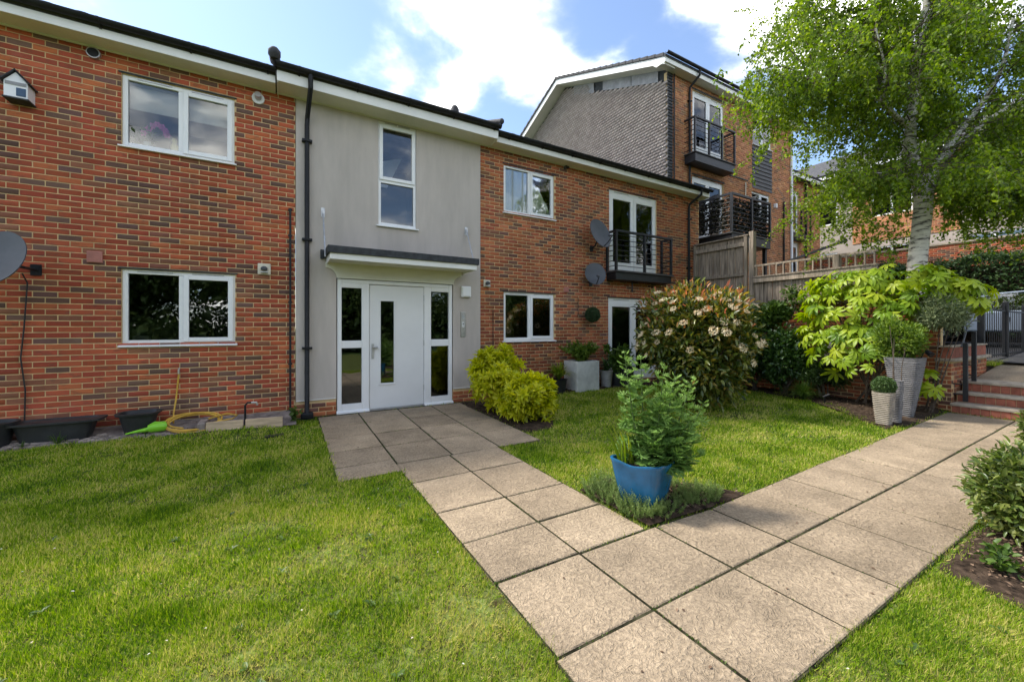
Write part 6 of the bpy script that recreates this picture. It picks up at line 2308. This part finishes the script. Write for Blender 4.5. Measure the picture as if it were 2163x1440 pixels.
# shrub on the right edge of the picture
shrub('evergreen_shrub', 'rounded evergreen shrub spilling over the right edge of the path', (4.62, 0.50, 0.33), (0.56, 0.46, 0.46), 8000, 0.06, 0.024, M['l_laurel'], 'oval', 71, 22, .40, .35, .03, .7, .6)
shrub('evergreen_shrub', 'second evergreen shrub further up the path beside the steps', (7.15, 0.76, 0.36), (0.42, 0.32, 0.40), 5000, 0.06, 0.024, M['l_laurel'], 'oval', 72, 22, .40, .35, .03, .7, .6)
shrub('evergreen_shrub', 'evergreen shrub nearest the steps on the right of the path', (8.5, 0.30, 0.45), (0.8, 0.45, 0.5), 4500, 0.06, 0.024, M['l_laurel'], 'oval', 73, 22, .40, .35, .03, .7, .6)

# hedge across the street
t = thing('clipped_hedge', 'dark clipped hedge in front of the long brick boundary wall', 'hedge', (21.1, 3.0, 1.0))
n_ = 26000
P = np.stack([rng.uniform(20.5, 21.7, n_), rng.uniform(-2.5, 6.5, n_), rng.uniform(1.2, 3.85, n_)], 1)
face = rng.random(n_)
P[face < .45, 0] = 20.55 + rng.normal(size=(face < .45).sum()) * .08
P[face > .75, 2] = 3.8 + rng.normal(size=(face > .75).sum()) * .10
P[:, 2] += 0.10 * np.sin(P[:, 1] * 2.1) + .06 * np.sin(P[:, 1] * 5.3)
leaves('foliage', P, rand_unit(n_) + [-.4, 0, .4], rand_unit(n_) + [-.5, 0, .8], rng.uniform(.07, .13, n_), .06, M['l_hedge'], t, 'oval', origin=WLOC[t.name])
MB().box(20.75, 21.6, -2.4, 6.4, 1.0, 3.6).build('inner_growth', M['soil'], t)

# ================================================================== THE BLUE POT AND ITS PLANTS
bp_c = (2.62, 2.34, 0.0)
t = thing('blue_pot', 'glazed blue square flared pot with a wavy rim at the path corner', 'plant pot', bp_c)
n_ = 48
prof = [(0.12, 0.0), (0.13, 0.015), (0.165, 0.13), (0.195, 0.26), (0.212, 0.345), (0.220, 0.362), (0.217, 0.375), (0.202, 0.37), (0.19, 0.30)]
mb = MB().lathe(prof, (0, 0, 0), n_, 0, 8)
V = np.array(mb.V)
a = np.arctan2(V[:, 1], V[:, 0])
lift = 0.013 * np.cos(4 * (a - np.pi / 4)) * smoothstep(0.2, 0.36, V[:, 2])
V[:, 2] += lift
cr_ = R(18)
V = np.stack([V[:, 0] * math.cos(cr_) - V[:, 1] * math.sin(cr_), V[:, 0] * math.sin(cr_) + V[:, 1] * math.cos(cr_), V[:, 2]], 1)
V[:, 2] *= 1.08
mb.V = [tuple(np.array(bp_c) + v) for v in V]
mb.build('pot', M['bluepot'], t, smooth=True)
sl = MB().lathe([(0.165, 0.30), (0.178, 0.352), (0.1, 0.365), (0.01, 0.37)], (0, 0, 0), n_, 0, 8)
V = np.array(sl.V)
V = np.stack([V[:, 0] * math.cos(cr_) - V[:, 1] * math.sin(cr_), V[:, 0] * math.sin(cr_) + V[:, 1] * math.cos(cr_), V[:, 2]], 1)
sl.V = [tuple(np.array(bp_c) + v) for v in V]
sl.build('compost', M['soil'], t)

# delphinium: spires of deeply cut leaves
t = thing('delphinium', 'tall leafy green plant with pointed spires growing in the blue pot', 'plant', (2.7, 2.42, 0.34))
rt = np.array([0.866, -0.5, 0])      # roughly across the picture
fw = np.array([0.5, 0.866, 0])


def spire(base, tip, n_leaf, lmax, seed, top=True):
    g = np.random.default_rng(seed)
    base, tip = np.array(base), np.array(tip)
    bend = base + (tip - base) * .5 + np.array([(tip - base)[0] * .12, (tip - base)[1] * .12, 0])
    P, Dd, Nn, LL, RR = [], [], [], [], []
    for i in range(n_leaf):
        u = (i + g.uniform(0, 1)) / n_leaf
        u = 0.04 + .96 * u
        p = base * (1 - u) ** 2 + 2 * bend * u * (1 - u) + tip * u * u
        a = i * 2.4 + g.uniform(-.3, .3)
        size = lmax * (1.0 - .72 * u) * g.uniform(.8, 1.15)
        el = -.25 + 1.1 * u + g.normal() * .28
        d = np.array([math.cos(a), math.sin(a), el])
        d /= np.linalg.norm(d)
        side = np.array([-math.sin(a), math.cos(a), 0])
        up = np.cross(d, side)
        hub = p + d * size * .55
        roll = g.normal() * .6
        # petiole
        P.append(p); Dd.append(d); Nn.append(up); LL.append(size * .56); RR.append(.3)
        for ang in (-1.5, -.95, -.45, 0, .45, .95, 1.5):
            dd = d * math.cos(ang) + (side * math.cos(roll) + up * math.sin(roll)) * math.sin(ang) + np.array([0, 0, -.12])
            ln = size * (.85 - .22 * abs(ang))
            r_ = np.clip(.30 + .6 * u + g.normal() * .12, 0, 1)
            P.append(hub); Dd.append(dd); Nn.append(-up + g.normal(size=3) * .75); LL.append(ln); RR.append(r_)
            if ln > .05:
                for sgn in (-1, 1):
                    P.append(hub + dd * ln * .45); Dd.append(dd + (side * math.cos(ang) - d * math.sin(ang)) * .75 * sgn); Nn.append(-up); LL.append(ln * .45); RR.append(r_)
    P, Dd, Nn, LL, RR = map(np.array, (P, Dd, Nn, LL, RR))
    W_ = LL * .17
    q = MB().tube([base, bend * .5 + (base + tip) * .25, tip], [.008, .006, .002], 6)
    st = q.build('stem', M['greenstem'], t)
    leaves('foliage', P, Dd, Nn, LL, W_, M['l_delph'], st, 'oval', RR, origin=WLOC[st.name])


b0 = np.array([2.67, 2.34, 0.34])
for k, (sx, sy, h, nl, lm) in enumerate(((-.16, .02, 0.93, 40, .15), (-.03, .08, 0.90, 42, .155), (.19, .0, 0.74, 40, .15), (.33, .05, 0.70, 38, .14), (.07, -.06, 0.52, 30, .16), (.28, -.08, .42, 26, .15), (.14, .15, .55, 28, .16), (.38, .08, .38, 22, .13), (.02, -.12, .30, 20, .14), (.22, -.14, .22, 18, .15), (.34, -.1, .12, 16, .15), (.40, .0, .52, 26, .14), (.12, .02, .82, 34, .15))):
    base = b0 + rt * sx * .35 + fw * sy * .4
    spire(base, b0 + rt * sx * 1.2 + fw * sy + np.array([0, 0, h]), int(nl * 1.15), lm * 1.22, 80 + k)

# strap-leaved daffodils at the left of the pot
t = thing('strap_leaved_plant', 'clump of upright yellow green strap leaves at the left of the blue pot', 'plant', (2.50, 2.41, 0.33))
for k in range(18):
    a = random.uniform(0, 6.28)
    c = np.array([2.50, 2.41, .33]) + np.array([random.uniform(-.05, .05), random.uniform(-.05, .05), 0])
    l = random.uniform(.24, .44)
    lean = np.array([math.cos(a) * .16 - .17, math.sin(a) * .16 + .08, 1])
    sd_ = np.array([-math.sin(a), math.cos(a), 0])
    v = []
    for i in range(6):
        u = i / 5
        p = lean * l * u + np.array([lean[0], lean[1], -.25]) * l * u * u * .5 * random.uniform(.6, 1)
        ww = .011 * (1 - u ** 3) + .0005
        v += [p - sd_ * ww, p + sd_ * ww]
    me = np_mesh('leaf', np.array(v), [(2 * i, 2 * i + 1, 2 * i + 3, 2 * i + 2) for i in range(5)], M['l_strap'], smooth=True)
    add_attr(me, 'rnd', np.full(12, random.random()))
    link('leaf', me, t, c)


def lavender(label, c, r_, n_st, h, seed, name='lavender'):
    t = thing(name, label, 'plant', (c[0], c[1], 0), 'low herbs around the blue pot')
    g = np.random.default_rng(seed)
    P, Dd, LL, RR = [], [], [], []
    for i in range(n_st):
        a = g.uniform(0, 2 * np.pi)
        q = np.sqrt(g.uniform(0, 1))
        b = np.array([c[0] + r_[0] * q * math.cos(a), c[1] + r_[1] * q * math.sin(a), 0.0])
        lean = np.array([math.cos(a) * q * .55, math.sin(a) * q * .55, 1]) + g.normal(size=3) * .14
        lean /= np.linalg.norm(lean)
        hh = h * g.uniform(.5, 1.1) * (1 - .35 * q)
        k = 26
        for j in range(k):
            u = j / k
            aa = j * 2.4
            P.append(b + lean * hh * u)
            Dd.append(lean * .9 + np.array([math.cos(aa), math.sin(aa), .1]) * .8)
            LL.append(.030 * g.uniform(.7, 1.2) * (1.15 - .5 * u))
            RR.append(np.clip(.25 + .5 * u + g.normal() * .15, 0, 1))
    P, Dd, LL = np.array(P), np.array(Dd), np.array(LL)
    leaves('foliage', P, Dd, rand_unit(len(P)), LL, LL * .22, M['l_lav'], t, 'diamond', np.array(RR), origin=WLOC[t.name])


lavender('grey green lavender clump in front of the blue pot on the path edge', (2.50, 2.28), (0.15, 0.14), 150, .26, 91)
lavender('taller lavender clump left of the blue pot beside the lawn', (2.46, 2.62), (0.15, 0.17), 130, .28, 92)
lavender('small lavender sprigs at the very corner of the paving', (2.63, 2.13), (0.17, 0.06), 50, .14, 93)
lavender('low herb clump to the right of the blue pot at the path edge', (3.12, 2.20), (0.26, 0.13), 150, .17, 94)
lavender('low herb clump behind the blue pot by the sunny lawn', (3.0, 2.5), (0.2, 0.15), 80, .16, 95)
weed_plant('wall_weed', 'small green weed growing at the foot of the black downpipe', (0.17, 7.0, 0.05), 160, (.13, .1), .22, M['l_mid'], .06, .035, seed=13, stems=6)
grassy('weed_tuft', 'tuft of grass growing in front of the black trough', (-2.36, 6.99, .05), 34, .2, M['l_mid'], .007, .6)
grassy('weed_tuft', 'thin weed tuft at the left corner of the black trough', (-2.66, 7.02, .05), 22, .12, M['l_mid'], .007, .6)
shrub('path_edge_plant', 'small bright weeds at the bare soil corner beside the path', (3.85, 0.62, 0.05), (0.16, 0.12, 0.09), 160, .05, .028, M['l_mid'], 'oval', 75, 8, .5, .2, 0.0, .8, .8, 'plant', 0)
# bark chips and dead leaves on the bare soil
for (cx, cy, sx, sy, n_, zz_) in ((4.1, .42, .5, .35, 900, 0.0), (2.9, 2.35, .45, .3, 500, 0.02), (9.3, 3.6, .8, 1.4, 700, 0.0)):
    P = np.stack([rng.normal(cx, sx * .6, n_), rng.normal(cy, sy * .6, n_), np.full(n_, zz_)], 1)
    P = P[inside(P, BED_RIGHT) | inside(P, BED_POT) | inside(P, BED_BACK)]
    P[:, 2] += ground_z(P[:, 0], P[:, 1]) + .035
    if 'l_litter' not in M:
        M['l_litter'] = leaf_mat('leaf_litter', [(.07, .045, .03), (.16, .10, .06), (.30, .21, .14)], .8, .1)
    leaves('leaf_litter', P, rand_unit(len(P)) * [1, 1, .25], rand_unit(len(P)) * .6 + [0, 0, 1], rng.uniform(.015, .04, len(P)), .016, M['l_litter'], None, 'diamond')

# flat rosettes of clover and plantain in the lawn, and stray dead leaves on paving and gravel
P, Dd, Nn, LL = [], [], [], []
g = np.random.default_rng(300)
while len(P) < 1500:
    x, y = g.uniform(-3.5, 9.5), g.uniform(0.5, 6.6)
    if any(inside(np.array([[x, y]]), s)[0] for s in SLABS) or any(inside(np.array([[x, y]]), b)[0] for b in (BED_POT, BED_RIGHT, BED_BACK, BED_CHOISYA)):
        continue
    z = float(ground_z(x, y)) + 0.012
    for i in range(g.integers(5, 9)):
        a = g.uniform(0, 6.28)
        P.append((x, y, z)); Dd.append((math.cos(a), math.sin(a), g.uniform(.15, .6))); Nn.append((0, 0, 1)); LL.append(g.uniform(.025, .05))
LL = np.array(LL)
leaves('lawn_weeds', np.array(P), np.array(Dd), np.array(Nn), LL, LL * .5, M['l_mid'], None, 'oval')
P = np.concatenate([np.c_[g.uniform(-3.2, -.9, 70), g.uniform(7.0, 7.4, 70), np.full(70, .12)], np.c_[g.uniform(.5, 3.0, 40), g.uniform(4.3, 7.3, 40), np.full(40, .004)], np.c_[g.uniform(1.2, 10, 60), g.uniform(.9, 2.0, 60), np.full(60, .004)]])
leaves('fallen_leaves', P, rand_unit(len(P)) * [1, 1, .1], rand_unit(len(P)) * .3 + [0, 0, 1], g.uniform(.012, .035, len(P)), .014, M['l_litter'], None, 'oval')

# ================================================================== THE BIRCH
def at(px, py, dpt):
    """point at depth dpt along the view, for tracing the limbs"""
    r_, f_ = (px - 1081.5) / 845 * dpt, dpt
    return np.array([0.5 * f_ + 0.866 * r_, 0.866 * f_ - 0.5 * r_, 1.486 - (py - 692) / 845 * dpt])


t = thing('birch_tree', 'large silver birch with white forked trunk and drooping green crown', 'tree', tuple(at(1935, 560, 8.3) * [1, 1, 0] + [0, 0, 1.45]))
d0 = 8.3
limbs = []
tr = [(1932, 690, 0, .24), (1936, 560, 0, .215), (1945, 490, 0, .205), (1952, 420, 0, .21), (1936, 370, 0, .15), (1920, 310, -.05, .135), (1925, 250, -.1, .125), (1932, 170, -.1, .11), (1942, 90, -.1, .09), (1958, 10, -.05, .075), (1965, -90, 0, .06), (1970, -220, .1, .035)]
rl = [(1952, 420, 0, .15), (1968, 370, 0, .12), (1995, 320, -.05, .085), (2040, 260, -.15, .07), (2085, 205, -.25, .055), (2120, 140, -.4, .04), (2140, 40, -.5, .025)]
r2 = [(1975, 355, 0, .07), (2030, 300, .2, .055), (2090, 250, .4, .045), (2163, 205, .6, .035), (2260, 150, .8, .02)]
l1 = [(1922, 270, -.05, .07), (1890, 245, -.2, .055), (1862, 215, -.4, .045), (1866, 175, -.5, .035), (1872, 150, -.55, .025), (1850, 60, -.7, .015)]
l2 = [(1862, 215, -.4, .03), (1800, 195, -.6, .022), (1740, 175, -.8, .015), (1690, 170, -.9, .008)]
l3 = [(1932, 110, -.1, .05), (1890, 70, -.2, .04), (1870, 10, -.3, .03), (1850, -90, -.3, .02)]
l4 = [(1928, 200, -.1, .04), (1880, 130, .2, .03), (1790, 60, .4, .02), (1720, 20, .5, .012)]
l5 = [(1925, 360, 0, .03), (1880, 366, -.3, .02), (1845, 366, -.5, .012)]
l6 = [(1968, 405, 0, .035), (2020, 385, -.3, .025), (2090, 380, -.5, .012)]
l7 = [(1945, 60, 0, .04), (2000, -20, -.2, .03), (2080, -90, -.4, .02)]
l8 = [(1935, 160, 0, .04), (1985, 90, .5, .03), (2060, 30, .9, .015)]
tm = MB()
for li, limb in enumerate((tr, rl, r2, l1, l2, l3, l4, l5, l6, l7, l8)):
    P = np.array([at(a, b, d0 + c) for a, b, c, r_ in limb])
    rr = [q[3] * (.74 if li == 0 else .85) for q in limb]
    # resample smoothly
    n_ = len(P)
    tt = np.linspace(0, n_ - 1, (n_ - 1) * 3 + 1)
    Q = np.stack([np.interp(tt, np.arange(n_), P[:, j]) for j in range(3)], 1)
    Q[1:-1] = (Q[:-2] + 2 * Q[1:-1] + Q[2:]) / 4
    rq = list(np.interp(tt, np.arange(n_), rr))
    limbs.append((Q, rq))
    MB().tube(list(Q), rq, 12 if li == 0 else 8).build('trunk' if li == 0 else 'limb', M['bark'], t, smooth=True)
# secondary branches and drooping twigs
g = np.random.default_rng(101)
starts = []
for li, (Q, rq) in enumerate(limbs):
    for k in range(len(Q)):
        if li == 0 and k < 12:
            continue
        m_ = 2 if li == 0 else (2 if li in (1, 2, 3) else 3)
        for _ in range(m_):
            starts.append((Q[k] + g.normal(size=3) * .03, li, Q[k] - Q[max(0, k - 1)] if k else Q[1] - Q[0]))
tw = MB()
LP, LD = [], []
crown_c = at(1900, 130, d0)
for p, li, ax in starts:
    ax = ax / (np.linalg.norm(ax) + 1e-6)
    a = g.uniform(0, 2 * np.pi)
    hz = np.array([math.cos(a), math.sin(a), 0])
    away = p - crown_c
    away[2] = 0
    d = hz * .9 + ax * .5 + away / (np.linalg.norm(away) + .3) * .55 + np.array([0, 0, g.uniform(-.1, .55)])
    d /= np.linalg.norm(d)
    L = g.uniform(.7, 1.75)
    pts = [p]
    dd = d.copy()
    for s_ in range(5):
        dd = dd + np.array([0, 0, -.13]) + g.normal(size=3) * .10
        dd /= np.linalg.norm(dd)
        pts.append(pts[-1] + dd * L / 5)
    tw.tube(pts, [.014, .011, .009, .007, .005, .003], 5, cap=False)
    for s_ in range(1, 6):
        for _ in range(3):
            q = pts[s_] + g.normal(size=3) * .03
            td = dd * .5 + g.normal(size=3) * .7
            tl = g.uniform(.3, .85)
            tp = [q]
            for e in range(4):
                td = td + np.array([0, 0, -.45])
                td /= np.linalg.norm(td)
                tp.append(tp[-1] + td * tl / 4)
            if g.random() < .6:
                tw.tube(tp, [.004, .003, .002, .0015, .001], 3, cap=False)
            nn = int(tl * 46)
            u = g.uniform(0.1, 4, nn)
            i0 = np.minimum(u.astype(int), 3)
            TP = np.array(tp)
            LP.append(TP[i0] + (TP[i0 + 1] - TP[i0]) * (u - i0)[:, None] + g.normal(size=(nn, 3)) * .035)
            LD.append(g.normal(size=(nn, 3)) * .7 + np.array([0, 0, -.75]))
# low hanging skirts seen against the houses
for (px, py, dz, n_) in ((1760, 350, .2, 20), (1800, 430, .4, 20), (1730, 460, .5, 12), (1790, 490, .5, 10), (1860, 420, .3, 12), (1840, 470, .5, 9), (1720, 400, .5, 7), (1740, 250, -.3, 16), (1690, 120, -.3, 14), (1640, 190, -.6, 10), (1660, 60, -.2, 12), (1620, 110, -.7, 5), (1700, 10, -.1, 12), (1780, 110, -.2, 12),
                         (2050, 390, -.2, 24), (2110, 440, -.2, 24), (2150, 390, -.3, 22), (2060, 450, .4, 14), (2080, 330, .3, 14), (2140, 280, .2, 16), (2010, 430, .6, 12), (2180, 470, -.3, 14), (2160, 120, -.2, 14), (2110, 60, -.2, 12), (2060, 130, 0, 12), (1990, 200, .8, 8), (1830, 300, .5, 12), (1790, 200, .3, 10)):
    for _ in range(n_):
        q = at(px, py, d0 + dz) + g.normal(size=3) * np.array([.36, .36, .32])
        td = g.normal(size=3) * .6
        tl = g.uniform(.35, .9)
        tp = [q]
        for e in range(4):
            td = td + np.array([0, 0, -.5])
            td /= np.linalg.norm(td)
            tp.append(tp[-1] + td * tl / 4)
        tw.tube(tp, [.004, .003, .002, .0015, .001], 3, cap=False)
        nn = int(tl * 55)
        u = g.uniform(0, 4, nn)
        i0 = np.minimum(u.astype(int), 3)
        TP = np.array(tp)
        LP.append(TP[i0] + (TP[i0 + 1] - TP[i0]) * (u - i0)[:, None] + g.normal(size=(nn, 3)) * .035)
        LD.append(g.normal(size=(nn, 3)) * .7 + np.array([0, 0, -.75]))
tw.build('twigs', M['twig'], t, fix=False)['kind'] = 'stuff'
LP, LD = np.concatenate(LP), np.concatenate(LD)
# the foliage is thin on the near side of the main stems, so the white bark shows
vd = lambda P: 0.5 * P[:, 0] + 0.866 * P[:, 1]
vl = lambda P: (0.866 * P[:, 0] - 0.5 * P[:, 1]) / vd(P)
drop = np.zeros(len(LP), bool)
for li in (0, 1, 2, 3):
    Q, rq = limbs[li]
    Qs, Qz, Qd = vl(Q), (Q[:, 2] - 1.486) / vd(Q), vd(Q)
    s_, z_, dd_ = vl(LP), (LP[:, 2] - 1.486) / vd(LP), vd(LP)
    for k in range(len(Q) - 1):
        a, b = np.array([Qs[k], Qz[k]]), np.array([Qs[k + 1], Qz[k + 1]])
        ab = b - a
        u = np.clip(((s_ - a[0]) * ab[0] + (z_ - a[1]) * ab[1]) / (ab @ ab + 1e-9), 0, 1)
        dist = np.hypot(s_ - a[0] - u * ab[0], z_ - a[1] - u * ab[1]) * Qd[k]
        drop |= (dist < rq[k] * .9 + .10) & (dd_ < Qd[k] + .1)
keep = ~(drop & (g.random(len(LP)) < .8)) & (g.random(len(LP)) < .97)
LP, LD = LP[keep], LD[keep]
leaves('foliage', LP, LD, rand_unit(len(LP)) + [0, 0, .3], g.uniform(.045, .085, len(LP)), .045, M['l_birch'], t, 'diamond', origin=WLOC[t.name])

# ================================================================== TREES OPPOSITE, BEHIND THE CAMERA (mirrored in the window panes)
n_ = 140000
cen = np.stack([g.uniform(-15, 19, 70), g.uniform(-16, -12, 70), g.uniform(0.4, 6.2, 70)], 1)
k = g.integers(0, 70, n_)
v = rand_unit(n_)
P = cen[k] + v * g.uniform(.9, 2.2, (n_, 1)) * np.array([1.2, 1, 1])
sz = g.uniform(.14, .28, n_)
k2 = g.random(n_) < .25
P[k2] = cen[k][k2] + v[k2] * g.uniform(.2, 1.3, (k2.sum(), 1))
sz[k2] *= 1.7
q2 = P[:, 2] > -.05
P, sz = P[q2], sz[q2]
leaves('far_wood', P, rand_unit(len(P)), rand_unit(len(P)) + [0, 0, .8], sz, sz * .7, M['l_wood'], None, 'diamond')
